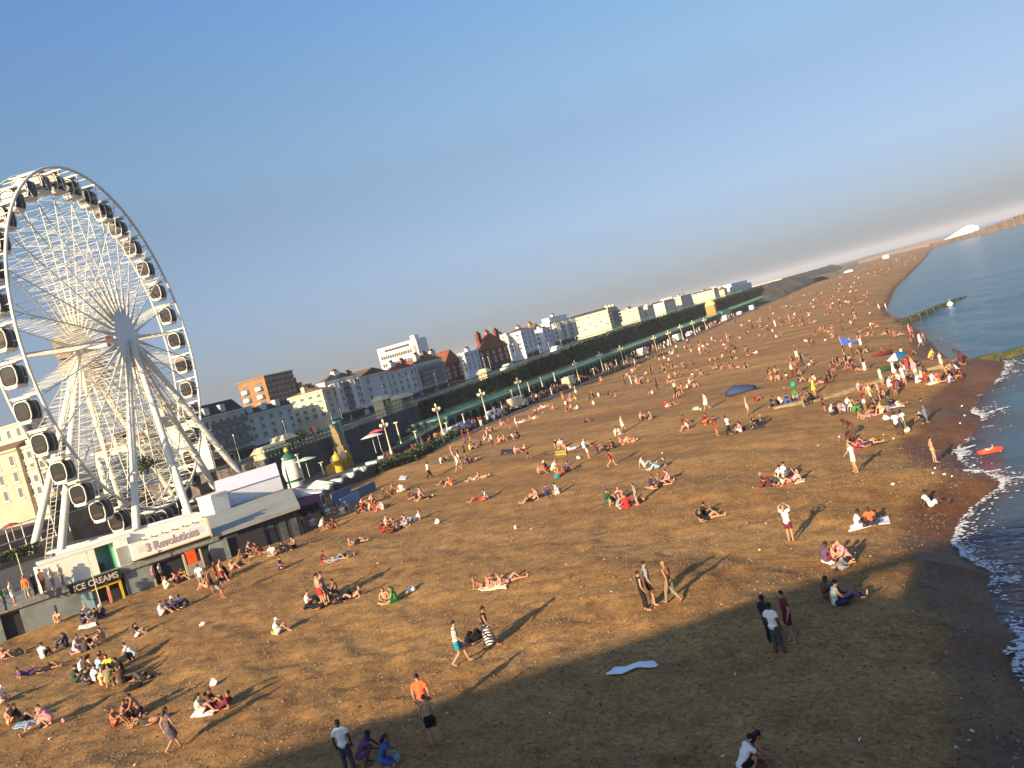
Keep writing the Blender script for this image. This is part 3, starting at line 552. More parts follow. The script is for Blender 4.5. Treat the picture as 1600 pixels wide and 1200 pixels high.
# tall green and cream skittle shaped slide tower
p = ground_pt(462, 780); sk = empty('skittle_tower', (p[0]-2, p[1]+3, 3.56), label='tall cream and green skittle shaped tower among the stalls', cat='tower')
m = MB(); m.lathe((0, 0, 0), [(.75, 0), (.9, .9), (.85, 1.6)], 18); m.obj('lower_bulb', WCL, sk)
m = MB(); m.lathe((0, 0, 1.6), [(.85, 0), (.78, .18), (.9, .3)], 18); m.obj('green_band', mat('bottle_green', (.03, .12, .08), .5), sk)
m = MB(); m.lathe((0, 0, 1.9), [(.9, 0), (1.05, .9), (.95, 1.7), (.78, 2.3)], 18); m.obj('upper_bulb', WCL, sk)
m = MB(); m.lathe((0, 0, 4.2), [(.8, 0), (.7, .5), (.25, .8), (.15, 1.0)], 18); m.obj('green_cap', mat('bottle_green', ()), sk); m = MB(); m.lathe((0, 0, 5.2), [(.25, 0), (.3, .2), (.1, .5)], 12); m.obj('finial', YEL, sk)
# yellow fort ride
p = at_z(534, 752, 3.56); yr = empty('fort_ride', (p[0]-2, p[1]+3, 3.56), label='bright yellow fort shaped ride with towers above the blue hoarding', cat='ride')
yr.rotation_euler = (0, 0, .3); yr.scale = (1.0, 1.0, .95); YB = mat('ride_yellow', (.58, .36, .04), .6, .12, 1.2); YT = mat('ride_cream', (.78, .60, .38), .6, .1)
m = MB(); m.box(-1.0, .6, -2.0, 1.6, .5, 2.2); m.obj('fort_body', YB, yr)
for y, h in ((-2.1, 3.4), (1.6, 3.0), (-.2, 2.7)):
    m = MB(); m.lathe((.7, y, .3), [(.55, 0), (.5, h-1.1), (.6, h-1.0), (.05, h)], 12); m.obj('turret', YB, yr)
m = MB(); m.lathe((0, 0, 0), [(.55, -1.6), (.7, -1.0), (.75, 0), (.7, 1.0), (.5, 1.7)], 14); t = m.obj('cream_barrel', YT, yr); t.location = (.2, -.1, 2.6); t.rotation_euler = (math.pi/2, 0, 0)
m = MB(); m.box(.62, .68, .3, 1.2, .3, 1.4); m.box(.62, .68, -1.4, -.8, .3, 1.2); m.obj('brown_doorway', mat('ride_brown', (.20, .07, .03), .8), yr)
m = MB(); m.box(-1.6, 1.5, -2.8, 2.6, 0, .3); m.obj('ride_platform', mat('platform_brown', (.16, .12, .08), .8, .3), yr)
# golf course shrubs beneath it
def leafball(c, r, n, s, mi=0, m=None, flat=1.0):
    m = m or MB(); c = np.array(c)
    for _ in range(n):
        d = rng.normal(size=3); d /= np.linalg.norm(d)+1e-9; q = c+d*np.array(r)*rng.uniform(.55, 1.08); u = rng.normal(size=3); u -= d*np.dot(u, d)*.6; u /= np.linalg.norm(u)+1e-9; w = np.cross(u, d); k = s*rng.uniform(.6, 1.4)
        m.add([q-u*k, q+w*k*.6, q+u*k, q-w*k*.6], [(0, 1, 2, 3)], mi)
    return m
LEAF = mat('shrub_leaf', (.05, .075, .028), .8, .45, .9); LEAFB = mat('shrub_brown', (.12, .085, .04), .85, .4, .9); LEAFP = mat('shrub_purple', (.12, .075, .07), .85, .4, .8)
def shrub(px, py, r, mtl, label, n=420, s=.16, z=3.5, X=None, h=None):
    p = at_x(px, py, X) if X else at_z(px, py, z); t = empty('shrub', p, label=label, cat='shrub'); h = h or r*.8
    m = MB()
    for _ in range(5): a = rng.uniform(0, 6.28); k = r*.4; m = leafball((k*math.cos(a), k*math.sin(a), h*rng.uniform(.4, .75)), (r*.6, r*.6, h*.5), n//5, s, m=m)
    m.obj('foliage', mtl, t); m = MB()
    for _ in range(5): a = rng.uniform(0, 6.28); m.tube([(0, 0, -.1), (r*.5*math.cos(a), r*.5*math.sin(a), h*.7)], [.05, .02], 5)
    m.obj('stem', mat('bark', (.10, .07, .05), .9), t); return t
shrub(515, 750, 1.5, LEAFB, 'brownish shrub under the yellow ride'); shrub(508, 742, 1.2, LEAF, 'dark green shrub left of the yellow ride')
# blue hoarding with a light blue panel, row of white tea cup cars above it
a, b = at_z(523, 800, 3.2), at_z(588, 768, 3.2); hd = empty('blue_hoarding', (0, 0, 0), label='blue hoarding at the top of the beach with a lighter blue panel on it', cat='hoarding')
def vwall(m, a, b, z0, z1, th=.12, mi=0):
    d = (b-a)[:2]; L = np.linalg.norm(d); d = d/L; nn = np.array([d[1], -d[0]])*th; A, B = a[:2], b[:2]
    m.hexa([(*A, z0), (*(A+nn), z0), (*(B+nn), z0), (*B, z0)][::-1], [(*A, z1), (*(A+nn), z1), (*(B+nn), z1), (*B, z1)][::-1])
BLUE = mat('hoarding_blue', (.10, .17, .27), .7, .15, .8)
NB = 7
for k in range(NB): m = MB(); vwall(m, a+(b-a)*k/NB, a+(b-a)*((k+.985)/NB), 2.4, 4.9 if k < 3 else 4.3); m.obj('panel', BLUE, hd)
m = MB(); q1, q2 = at_z(531, 797, 3.3)+FN[0]*np.array([.3, 0, 0]), at_z(559, 784, 3.3)+np.array([.3, 0, 0]); vwall(m, q1, q2, 2.9, 4.3, .1); m.obj('notice_panel', mat('panel_blue', (.17, .27, .42), .6), hd)
cupm = MB(); cupm.lathe((0, 0, 0), [(.25, 0), (.42, .2), (.45, .5), (.38, .52), (.3, .3)], 10); cupm = cupm.mesh('body', mat('cup_white', (.78, .78, .74), .4)); rimm = MB(); rimm.lathe((0, 0, .5), [(.46, 0), (.48, .05), (.4, .06)], 10); rimm = rimm.mesh('rim', mat('cup_mint', (.45, .6, .5), .5))
for k in range(11):
    p = at_z(512+9.2*k, 759-4.6*k+(k % 2)*3, 4.7); t = empty('ride_car', (p[0]-.8, p[1], 4.35), rng.uniform(0, 3), 'white tub shaped ride car above the blue hoarding, %s from the left' % ['first', 'second', 'third', 'fourth', 'fifth', 'sixth', 'seventh', 'eighth', 'ninth', 'tenth', 'eleventh'][k], 'ride car', 'white ride cars in a row above the hoarding'); link('tub', cupm, t); link('rim', rimm, t)
m = MB(); a3, b3 = at_z(508, 762, 4.35), at_z(612, 712, 4.35); m.hexa([(a3[0], a3[1], 2.5), (b3[0], b3[1], 2.5), (b3[0]-2.4, b3[1], 2.5), (a3[0]-2.4, a3[1], 2.5)], [(a3[0], a3[1], 4.34), (b3[0], b3[1], 4.34), (b3[0]-2.4, b3[1], 4.34), (a3[0]-2.4, a3[1], 4.34)])
m.obj('ride_platform', mat('platform_grey', (.2, .2, .2), .8, .2), None, label='low grey platform carrying the row of white ride cars', cat='platform')
# small white kiosk between awning and hoarding
p = at_z(508, 793, 3.3); wk = empty('white_kiosk', (p[0], p[1], 2.8), .5, 'small cream kiosk at the top of the beach left of the blue hoarding', 'kiosk')
m = MB(); m.box(-1.5, 0, -.9, .9, 0, 2.2); m.obj('walls', WCL, wk); m = MB(); m.hexa([(-1.7, -1.1, 2.2), (.25, -1.1, 2.1), (.25, 1.1, 2.1), (-1.7, 1.1, 2.2)], [(-1.6, -1, 2.5), (.2, -1, 2.2), (.2, 1, 2.2), (-1.6, 1, 2.5)]); m.obj('roof', WCL, wk); m = MB(); m.box(.005, .03, -.6, .6, .9, 1.7); m.obj('hatch', SHADE, wk)
# parasols and market umbrellas by the arches
parasol(588, 708, -64, 1.5, 2.5, mat('parasol_cream', (.70, .62, .54), .8), 'cream parasol left of the pink red one beside the lamp post', .25)
parasol(596, 703, -65, 1.1, 2.7, mat('parasol_pink', (.70, .12, .14), .8), 'pink red parasol beside the tall lamp post', .25)
parasol(484, 745, -66, 1.3, 2.3, mat('parasol_mint', (.45, .62, .45), .8), 'mint green parasol between skittle tower and yellow ride', .25)

ORD = ['first', 'second', 'third', 'fourth', 'fifth', 'sixth', 'seventh', 'eighth', 'ninth', 'tenth', 'eleventh', 'twelfth', 'thirteenth', 'fourteenth', 'fifteenth', 'sixteenth', 'seventeenth', 'eighteenth']
# ================================================================== LAMPS
LCREAM = mat('lamp_cream', (.62, .56, .38), .6, .1); LGREEN = mat('lamp_green', (.16, .36, .28), .6, .1); LGLASS = mat('lamp_glass', (.75, .66, .45), .3)
def proto_big():
    t = empty('street_lamp', (0, 0, 0)); m = MB(); m.lathe((0, 0, 0), [(.26, 0), (.26, .5), (.18, .7), (.14, 1.2), (.11, 3.2)], 10); m.obj('base', LCREAM, t)
    m = MB(); m.tube([(0, 0, .82*3), (0, 0, 5.0)], [.11, .075], 8); m.obj('column', LCREAM, t)
    m = MB(); m.tube([(0, -.75, 5.05), (0, 0, 4.85), (0, .75, 5.05)], .05, 6); m.tube([(-.75, 0, 5.05), (0, 0, 4.85), (.75, 0, 5.05)], .05, 6); m.lathe((0, 0, 5.0), [(.1, 0), (.12, .5), (.05, .9)], 8); m.obj('bracket', LCREAM, t)
    for x, y in ((0, .75), (0, -.75), (.75, 0), (-.75, 0)): m = MB(); m.lathe((x, y, 5.05), [(.05, 0), (.2, .1), (.22, .35), (.1, .5), (.02, .6)], 8); m.obj('lantern', LGLASS, t)
    m = MB(); m.lathe((0, 0, 5.75), [(.05, 0), (.2, .1), (.22, .4), (.1, .55), (.02, .7)], 8); m.obj('lantern', LGLASS, t); return t
BIG = [(612, 709, 597, 655, 'in the dark hedge next to the pink parasol'), (693, 680, 675, 632, 'in front of the green ramp'), (762, 655, 748, 608, 'at the left end of the dark arches'), (818, 632, 806, 590, 'behind the cream hut and long brown hedge'), (905, 594, 896, 564, 'above the cream van'), (944, 583, 932, 550, 'right of the one above the cream van'), (976, 572, 966, 540, 'beyond the lighted cream building gap'), (1027, 550, 1020, 524, 'beside the pale seafront hut'), (1050, 544, 1043, 516, 'just past the pale seafront hut'), (1068, 531, 1061, 507, 'before the parked white van'), (1087, 525, 1080, 501, 'behind the parked white van'), (1105, 519, 1098, 497, 'nearest to the orange tower flag')]
bigp = None
for i, (bx, by, tx, ty, w) in enumerate(BIG):
    p = at_x(bx, by, -61.2); tp = at_x(tx, ty, -61.2); sc = max(.6, (tp[2]-p[2])/6.4)
    o = proto_big() if bigp is None else copy_tree(bigp); bigp = bigp or o
    o.location = p; o.scale = (sc, sc, sc); tag(o, 'cream lamp column with cross shaped lanterns ' + w, 'street lamp', 'ornate lamp columns along the lower promenade')
def proto_thin():
    t = empty('street_light', (0, 0, 0)); m = MB(); m.tube([(0, 0, 0), (0, 0, 1.0)], .12, 8); m.obj('base', LGREEN, t); m = MB(); m.tube([(0, 0, 1.0), (0, 0, 6)], [.08, .05], 6); m.obj('column', LCREAM, t); m = MB(); m.lathe((0, 0, 6), [(.06, 0), (.2, .15), (.2, .35), (.04, .5)], 8); m.obj('lantern', LGLASS, t); return t
THIN = [(376, 722, 361, 680), (339, 737, 322, 695), (452, 695, 440, 660), (520, 661, 506, 629), (535, 655, 524, 628), (647, 617, 636, 590), (606, 634, 597, 618), (686, 612, 678, 590), (731, 594, 724, 578), (762, 588, 750, 560), (769, 583, 761, 562), (802, 573, 792, 545), (809, 567, 797, 538), (847, 563, 838, 541), (881, 553, 875, 536), (862, 557, 856, 541), (904, 547, 898, 530), (1000, 516, 995, 503), (1028, 506, 1024, 492), (1135, 476, 1130, 464), (1168, 481, 1160, 466), (1167, 466, 1162, 455)]
thp = None
for i, (bx, by, tx, ty) in enumerate(THIN):
    p = at_x(bx, by, -75.5); tp = at_x(tx, ty, -75.5); sc = max(.5, (tp[2]-p[2])/6.4)
    o = proto_thin() if thp is None else copy_tree(thp); thp = thp or o
    o.location = p; o.scale = (sc, sc, sc); tag(o, 'thin street light on the upper road railing, %s in line from the wheel' % (['first', 'second', 'third', 'fourth', 'fifth', 'sixth', 'seventh', 'eighth', 'ninth', 'tenth', 'eleventh', 'twelfth', 'thirteenth', 'fourteenth', 'fifteenth', 'sixteenth', 'seventeenth', 'eighteenth', 'nineteenth', 'twentieth', 'twenty-first', 'twenty-second'][sorted(range(len(THIN)), key=lambda q: THIN[q][0]).index(i)]), 'street light', 'thin street lights along the upper road')
POSTS = [(653, 694, 647, 674), (701, 678, 693, 662), (726, 661, 721, 648), (787, 646, 780, 628), (802, 624, 797, 610), (828, 612, 822, 598), (848, 604, 842, 590), (868, 596, 863, 583), (886, 601, 881, 590), (930, 590, 926, 576), (948, 579, 944, 569), (965, 574, 960, 563), (980, 566, 977, 556), (993, 558, 990, 549), (1022, 550, 1018, 543), (1034, 545, 1032, 537), (1047, 545, 1042, 535), (440, 763, 431, 737), (455, 765, 438, 718), (475, 751, 461, 711), (506, 741, 500, 724), (627, 693, 618, 660)]
m1 = MB(); m1.tube([(0, 0, 0), (0, 0, 2.6)], [.12, .07], 8); m1 = m1.mesh('column', LCREAM); m2 = MB(); m2.box(-.1, .1, -.25, .25, 2.6, 2.75); m2 = m2.mesh('light_head', LCREAM)
for i, (bx, by, tx, ty) in enumerate(sorted(POSTS)):
    X = -62.8 if bx > 520 else -62; p = at_x(bx, by, X); tp = at_x(tx, ty, X); sc = max(.5, (tp[2]-p[2])/2.7); t = empty('lamp_post', p, rng.uniform(0, 3)); t.scale = (1, 1, sc); link('column', m1, t); link('light_head', m2, t)
    tag(t, 'short cream post %s' % (['beside the white marquee', 'among the stalls left of the skittle tower', 'right behind the skittle tower', 'at the left corner of the yellow ride', 'beside the tall lamp at the pink parasol'][i] if i < 5 else 'on the lower promenade, %s one along from the green ramp' % ORD[i-5]), 'post', 'short cream posts along the lower promenade')

# ================================================================== SEA WALL: ARCADE, IVY BANK, RAILINGS, RAMP
GIRON = mat('terrace_green', (.10, .215, .165), .6, .15, .6); GIRON2 = mat('terrace_green_light', (.09, .20, .145), .6, .15, .6); WALLD = mat('wall_dark', (.075, .067, .066), .95, .3, .5, .4, 2)
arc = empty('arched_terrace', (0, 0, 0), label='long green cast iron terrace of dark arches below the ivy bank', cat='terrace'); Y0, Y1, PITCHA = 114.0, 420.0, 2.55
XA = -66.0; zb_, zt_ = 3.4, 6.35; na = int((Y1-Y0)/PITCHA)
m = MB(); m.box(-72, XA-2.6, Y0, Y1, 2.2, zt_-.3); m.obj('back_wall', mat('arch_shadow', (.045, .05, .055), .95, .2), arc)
m = MB(); m.box(-72.5, XA+.35, Y0, Y1, zt_-.3, zt_); m.obj('deck', GIRON, arc)
colm = MB(); colm.lathe((0, 0, 0), [(.2, 0), (.2, .25), (.11, .35), (.09, 1.5), (.16, 1.7)], 8); colm = colm.mesh('column', GIRON2)
m = MB(); R_ = PITCHA/2-.09; nseg = 8                          # one bay of spandrel with an arched soffit
for k in range(nseg):
    t0, t1 = math.pi*k/nseg, math.pi*(k+1)/nseg; ya, yb = -R_*math.cos(t0), -R_*math.cos(t1); za, zb2 = 1.55+R_*.8*math.sin(t0), 1.55+R_*.8*math.sin(t1); zt2 = zt_-.3-zb_
    m.hexa([(0, ya, za), (.14, ya, za), (.14, yb, zb2), (0, yb, zb2)], [(0, ya, zt2), (.14, ya, zt2), (.14, yb, zt2), (0, yb, zt2)])
m.box(0, .14, -PITCHA/2, -R_, 1.55, zt_-.3-zb_); m.box(0, .14, R_, PITCHA/2, 1.55, zt_-.3-zb_); spn = m.mesh('arch', GIRON)
for k in range(na):
    y = Y0+(k+.5)*PITCHA; o = link('column', colm, arc); o.location = (XA+.07, y-PITCHA/2, zb_); o = link('arch', spn, arc); o.location = (XA, y, zb_)
m = MB()
for y in np.arange(Y0, Y1, .6): m.box(XA+.28, XA+.33, y, y+.05, zt_, zt_+.95)
m.box(XA+.26, XA+.35, Y0, Y1, zt_+.95, zt_+1.03); m.box(XA+.28, XA+.33, Y0, Y1, zt_+.4, zt_+.44); m.obj('railing', GIRON2, arc)
# retaining wall and ivy bank
rw = MB(); ys2 = [84, 110, 157, 200, 250, 400, 470]
for a, b in zip(ys2[:-1], ys2[1:]): rw.hexa([(-74.5, a, 2), (-72.6, a, 2), (-72.6, b, 2), (-74.5, b, 2)], [(-74.5, a, upz(a)+.3), (-73.6, a, upz(a)+.3), (-73.6, b, upz(b)+.3), (-74.5, b, upz(b)+.3)])
rw.obj('retaining_wall', WALLD, None, label='dark retaining wall carrying the upper road', cat='wall')
rw = MB(); rw.box(-95, -93.6, 20, 84, 2, 8.3); rw.box(-95, -73.6, 83.2, 84.2, 2, 8.3)
rw.obj('retaining_wall', mat('wall_stone', (.14, .12, .11), .95, .3, .5, .4, 2), None, label='stone retaining wall behind the wheel', cat='wall')
iv = MB()
for _ in range(17000):
    y = 120+(470-120)*rng.random()**1.5; t = rng.random(); zt = upz(y)+.5; z = 5.6+(zt-5.6)*t; x = -72.2-1.3*t+.5*fbm(np.array(y/4.), np.array(z/2.), 3)+rng.uniform(0, .35); s = rng.uniform(.12, .3)*(1+y/300)
    u = rng.normal(size=3)*.5+np.array([0, .6, .6]); u /= np.linalg.norm(u); w = np.cross(u, (1, .2, .3)+rng.normal(size=3)*.4); w /= np.linalg.norm(w); q = np.array([x, y, z]); iv.add([q-u*s, q+w*s*.7, q+u*s, q-w*s*.7], [(0, 1, 2, 3)])
iv.obj('ivy', mat('ivy_leaf', (.035, .05, .024), .8, .5, .13, col2=(.095, .10, .04)), None, kind='stuff')
# upper road railing: each stretch of balusters
ra = empty('upper_road_railing', (0, 0, 0), label='pale green railing along the top of the sea wall', cat='railing')
m = MB()
for y in np.arange(84, 420, .8): z = upz(y)+.3; m.box(-73.95, -73.88, y, y+.07, z, z+1.05)
m.obj('balusters', GIRON2, ra, kind='stuff'); m = MB(); ys3 = [84, 110, 157, 200, 250, 420]
for a, b in zip(ys3[:-1], ys3[1:]):
    for dz in (.45, 1.05): m.hexa([(-73.98, a, upz(a)+.3+dz), (-73.85, a, upz(a)+.3+dz), (-73.85, b, upz(b)+.3+dz), (-73.98, b, upz(b)+.3+dz)], [(-73.98, a, upz(a)+.4+dz), (-73.85, a, upz(a)+.4+dz), (-73.85, b, upz(b)+.4+dz), (-73.98, b, upz(b)+.4+dz)])
m.obj('rail', GIRON2, ra)
# green ramp climbing left to right up the wall
rp = empty('green_ramp', (0, 0, 0), label='green balustraded ramp climbing the dark wall behind the second ornate lamp', cat='ramp'); a, b = at_x(622, 702, -66.5), at_x(706, 655, -66.5)
m = MB(); m.hexa([(-69, a[1], 3), (-66.5, a[1], 3), (-66.5, b[1], 3), (-69, b[1], 3)], [(-69, a[1], a[2]), (-66.5, a[1], a[2]), (-66.5, b[1], b[2]), (-69, b[1], b[2])]); m.obj('ramp_wall', mat('ramp_dark', (.07, .05, .055), .9, .2), rp)
m = MB()
for k in range(40): p = a+(b-a)*k/40; m.box(-66.48, -66.42, p[1], p[1]+.06, p[2], p[2]+.9)
for dz in (.0, .85): m.hexa([(-66.5, a[1], a[2]+dz), (-66.38, a[1], a[2]+dz), (-66.38, b[1], b[2]+dz), (-66.5, b[1], b[2]+dz)], [(-66.5, a[1], a[2]+dz+.14), (-66.38, a[1], a[2]+dz+.14), (-66.38, b[1], b[2]+dz+.14), (-66.5, b[1], b[2]+dz+.14)])
m.obj('balustrade', GIRON2, rp)
a, b = at_x(640, 672, -71.8), at_x(705, 643, -71.8); m = MB(); m.hexa([(-72.6, a[1], a[2]-.3), (-71.8, a[1], a[2]-.3), (-71.8, b[1], b[2]-.3), (-72.6, b[1], b[2]-.3)], [(-72.6, a[1], a[2]+.2), (-71.8, a[1], a[2]+.2), (-71.8, b[1], b[2]+.2), (-72.6, b[1], b[2]+.2)]); m.obj('upper_flight', GIRON2, rp)
# yellow stone stair tower against the wall
p = at_x(540, 697, -71); tp = at_x(543, 656, -71); tw = empty('stair_tower', (p[0], p[1], 3.5), label='narrow sunlit yellow stone stair tower against the dark wall, teal strip beside it', cat='tower'); hh = tp[2]-3.5
YS_ = mat('yellow_stone', (.27, .215, .11), .85, .15, 1.0); m = MB(); m.box(-1.6, -.4, -.3, .6, 0, hh-1.3); m.box(-1.6, .1, -.7, .5, 0, hh-3.0); m.obj('tower_body', YS_, tw); m = MB(); m.box(-1.5, -.6, -.2, .5, hh-1.3, hh); m.obj('tower_head', YS_, tw); m = MB(); m.box(-1.6, -.35, .62, .85, 1.6, hh+.3); m.obj('teal_strip', TEAL, tw)
# dark hedges between promenade and beach
def hedge(pts, h, w, mtl, label, n, s=.2):
    P = [at_z(x, y, 3.5) for x, y in pts]; t = empty('hedge', (0, 0, 0), label=label, cat='hedge'); m = MB(); c = MB()
    for a, b in zip(P[:-1], P[1:]):
        L = np.linalg.norm(b-a); k = max(1, int(n*L/30))
        for _ in range(k):
            q = a+(b-a)*rng.random(); q = q+np.array([rng.normal(0, w*.35)-w*.4, rng.normal(0, .2), 0]); q[2] = 3.3+h*rng.random()**.7*(1+.5*fbm(q[1:2]/2., q[1:2]*0, 3)[0]); leafball(q, (.02, .02, .02), 1, s*(1+L/250), m=m)
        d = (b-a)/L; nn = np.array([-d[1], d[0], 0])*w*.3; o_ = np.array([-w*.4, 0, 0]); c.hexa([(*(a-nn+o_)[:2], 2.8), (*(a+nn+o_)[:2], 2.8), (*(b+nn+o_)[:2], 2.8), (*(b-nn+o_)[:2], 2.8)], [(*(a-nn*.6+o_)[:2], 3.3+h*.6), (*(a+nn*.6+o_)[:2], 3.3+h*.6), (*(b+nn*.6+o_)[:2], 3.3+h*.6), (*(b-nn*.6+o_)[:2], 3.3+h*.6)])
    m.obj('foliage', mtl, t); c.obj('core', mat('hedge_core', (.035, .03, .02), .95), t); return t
hedge([(600, 738), (640, 722), (690, 697), (722, 680)], 1.5, 1.6, LEAF, 'dark green hedge along the top of the beach behind the sunbathers nearest the ride', 1500)
hedge([(722, 680), (752, 665), (775, 655)], 1.1, 1.4, mat('shrub_olive', (.10, .10, .05), .85, .4, .9), 'olive hedge between the dark hedge and the brown hedge', 1100)
hedge([(775, 655), (830, 630), (880, 610), (930, 592)], 1.3, 1.5, LEAFP, 'long brownish purple hedge at the top of the beach under the arches', 1300, .24)
hedge([(930, 592), (985, 572), (1050, 549)], .8, 1.2, mat('shrub_tan', (.16, .12, .075), .85, .3, .9), 'low tan hedge at the top of the beach beyond the brown hedge', 900, .28)
# bushes up on the road side
for (px, py, r, mm, w) in [(470, 690, 1.2, LEAF, 'small round green bush beside the building with the dark round sign'), (230, 740, 1.6, LEAF, 'dark bush seen through the legs of the wheel'), (1050, 520-7, 2.2, LEAF, 'dark bush above the ivy near the gap in the cream buildings')]:
    shrub(px, py, r, mm, w, X=-78, h=r*1.1)

# ================================================================== VEHICLES ON THE PROMENADE AND ROAD
TYRE = mat('tyre', (.02, .02, .02), .8); CARG = mat('car_glass', (.02, .025, .03), .1, spec=.6)
def car_proto(kind):
    t = empty('parked_car', (0, 0, 0)); m = MB(); prof = ([(-2.1, .35), (-2.1, .85), (-1.9, .95), (-1.1, 1.0), (-.55, 1.42), (.9, 1.42), (1.5, 1.0), (2.05, .85), (2.1, .35)] if kind == 'car' else [(-2.4, .4), (-2.4, 1.9), (-2.3, 2.05), (1.2, 2.05), (1.75, 1.3), (2.35, 1.1), (2.4, .4)])
    n = len(prof); vs = [(s*.85*(1 if z < 1.05 else .88), y, z) for s in (-1, 1) for y, z in prof]; m.add(vs, [tuple(range(n)), tuple(range(n, 2*n))[::-1]]+[(i, n+i, n+(i+1) % n, (i+1) % n) for i in range(n)]); m.obj('body', mat('car_paint_white', (.75, .75, .73), .35), t)
    m = MB(); (y0, y1, za, zb) = (-.85, 1.2, 1.03, 1.36) if kind == 'car' else (.3, 1.45, 1.35, 1.85)
    for s in (-1, 1): m.hexa([(s*.75, y0, za), (s*.80, y0, za), (s*.80, y1, za), (s*.75, y1, za)], [(s*.74, y0+.3, zb), (s*.775, y0+.3, zb), (s*.775, y1-.3, zb), (s*.74, y1-.3, zb)])
    m.obj('side_window', CARG, t)
    for y in (-1.3, 1.35):
        for s in (-1, 1): m = MB(); m.tube([(s*.72, y, .33), (s*.88, y, .33)], .33, 12, smooth=False); w = m.obj('wheel', TYRE, t); m = MB(); m.tube([(s*.885, y, .33), (s*.9, y, .33)], .17, 8, smooth=False); m.obj('hubcap', mat('hubcap', (.5, .5, .5), .4), w)
    for s in (-1, 1): m = MB(); m.box(s*.6-.15, s*.6+.15, 2.06 if kind == 'car' else 2.38, 2.13 if kind == 'car' else 2.43, .65, .8); m.obj('headlight', mat('headlamp', (.7, .7, .65), .2), t)
    return t
pc, pv = car_proto('car'), car_proto('van'); used = {}
CARS = [(712, 665, -63.6, 'car', (.55, .56, .6), 'pale grey car parked before the first dark arches'), (703, 670, -63.8, 'car', (.72, .73, .76), 'white car parked left of the pale grey car by the short cream post'), (722, 661, -64.2, 'car', (.12, .16, .3), 'dark blue car parked right of the pale grey car'), (772, 644, -63.6, 'car', (.7, .72, .72), 'white car parked below the first ornate lamp over the arches'), (808, 625, -63.2, 'van', (.72, .62, .36), 'cream van parked beside the ornate lamp in the brown hedge'), (892, 600, -63, 'van', (.70, .6, .36), 'cream van at the foot of the lamp farther along the hedge'), (1004, 554, -62.4, 'van', (.72, .63, .42), 'pale yellow van parked under the arches beyond the second cream van'), (1060, 532, -62.6, 'van', (.78, .77, .7), 'white van parked before the paired lamps'), (1079, 525, -62.6, 'car', (.78, .77, .74), 'white car parked just past the white van'), (1137, 513-2, -62, 'van', (.78, .72, .6), 'cream minibus at the end of the green terrace'), (1157, 495, -62, 'car', (.75, .74, .72), 'pale car parked farthest along the promenade'), (1178, 491, -61, 'van', (.75, .74, .72), 'white van parked farthest along the promenade'),
        (872, 555, -78, 'car', (.75, .77, .74), 'white car on the upper road before the grey bow fronted terrace'), (795, 578, -78, 'car', (.62, .66, .5), 'pale green car on the upper road before the white houses'), (448, 690, -80, 'van', (.62, .55, .36), 'cream van on the upper road near the small round bush')]
for i, (px, py, X, kd, colr, lab) in enumerate(CARS):
    src = pc if kd == 'car' else pv; o = copy_tree(src) if kd in used else src; used[kd] = 1; p = at_x(px, py, X); z = upz(p[1]) if X < -70 else 3.56
    o.name = 'parked_car' if kd == 'car' else 'parked_van'; o.location = (X, p[1], z); o.rotation_euler = (0, 0, 0 if i % 3 else math.pi)
    for ch in o.children:
        if ch.name.startswith('body'): ch.material_slots[0].link = 'OBJECT'; ch.material_slots[0].material = mat('car_paint_%d' % i, colr, .35)
    tag(o, lab, kd, 'vehicles parked along the promenade' if X > -70 else 'vehicles on the upper road')

# planting and dark screens at the back of the station terrace, left edge
p1, p2 = at_z(-8, 893, 5.62), at_z(66, 868, 5.62); ph = empty('planter_hedge', (0, 0, 0), label='dark planted trough along the back of the terrace at the left edge', cat='planter'); m = MB(); vwall(m, p1, p2, 5.6, 6.1, .6); m.obj('trough', WALLD, ph); m = MB()
for _ in range(700): q = p1+(p2-p1)*rng.random(); leafball((q[0]+rng.normal(0, .25), q[1]+rng.normal(0, .2), 6.1+1.0*rng.random()), (.02, .02, .02), 1, .17, m=m)
m.obj('foliage', LEAF, ph)
# ================================================================== SEAFRONT BUILDINGS
WINM = {}
PANE = mat('window_pane', (.14, .145, .15), .25, spec=.5); FRAMEW = mat('window_frame', (.50, .48, .42), .6)
def win_mesh(w, h, fr=None):
    k = (round(w, 2), round(h, 2), fr.name if fr else '')
    if k not in WINM:
        m = MB(); f = .12                      # faces +x, sits 5 cm proud with the pane set back
        for y0, y1, z0, z1 in ((-w/2, w/2, -h/2, -h/2+f), (-w/2, w/2, h/2-f, h/2), (-w/2, -w/2+f, -h/2+f, h/2-f), (w/2-f, w/2, -h/2+f, h/2-f)): m.box(0, .06, y0, y1, z0, z1, 0)
        m.box(-.02, .012, -w/2+f, w/2-f, -h/2+f, h/2-f, 1); m.box(0, .14, -w/2-.1, w/2+.1, -h/2-.14, -h/2-.002, 0); WINM[k] = m.mesh('window', [fr or FRAMEW, PANE])
    return WINM[k]
ROOFD = mat('slate_roof', (.045, .045, .05), .8, .2, 1); ROOFR = mat('tile_roof_red', (.24, .085, .04), .85, .25, 1.5); ROOFB = mat('roof_brown', (.16, .10, .06), .85, .25, 1)
SHOP = mat('shopfront_dark', (.085, .075, .075), .7, .4, .4); IRONB = mat('balcony_iron', (.16, .17, .165), .6)
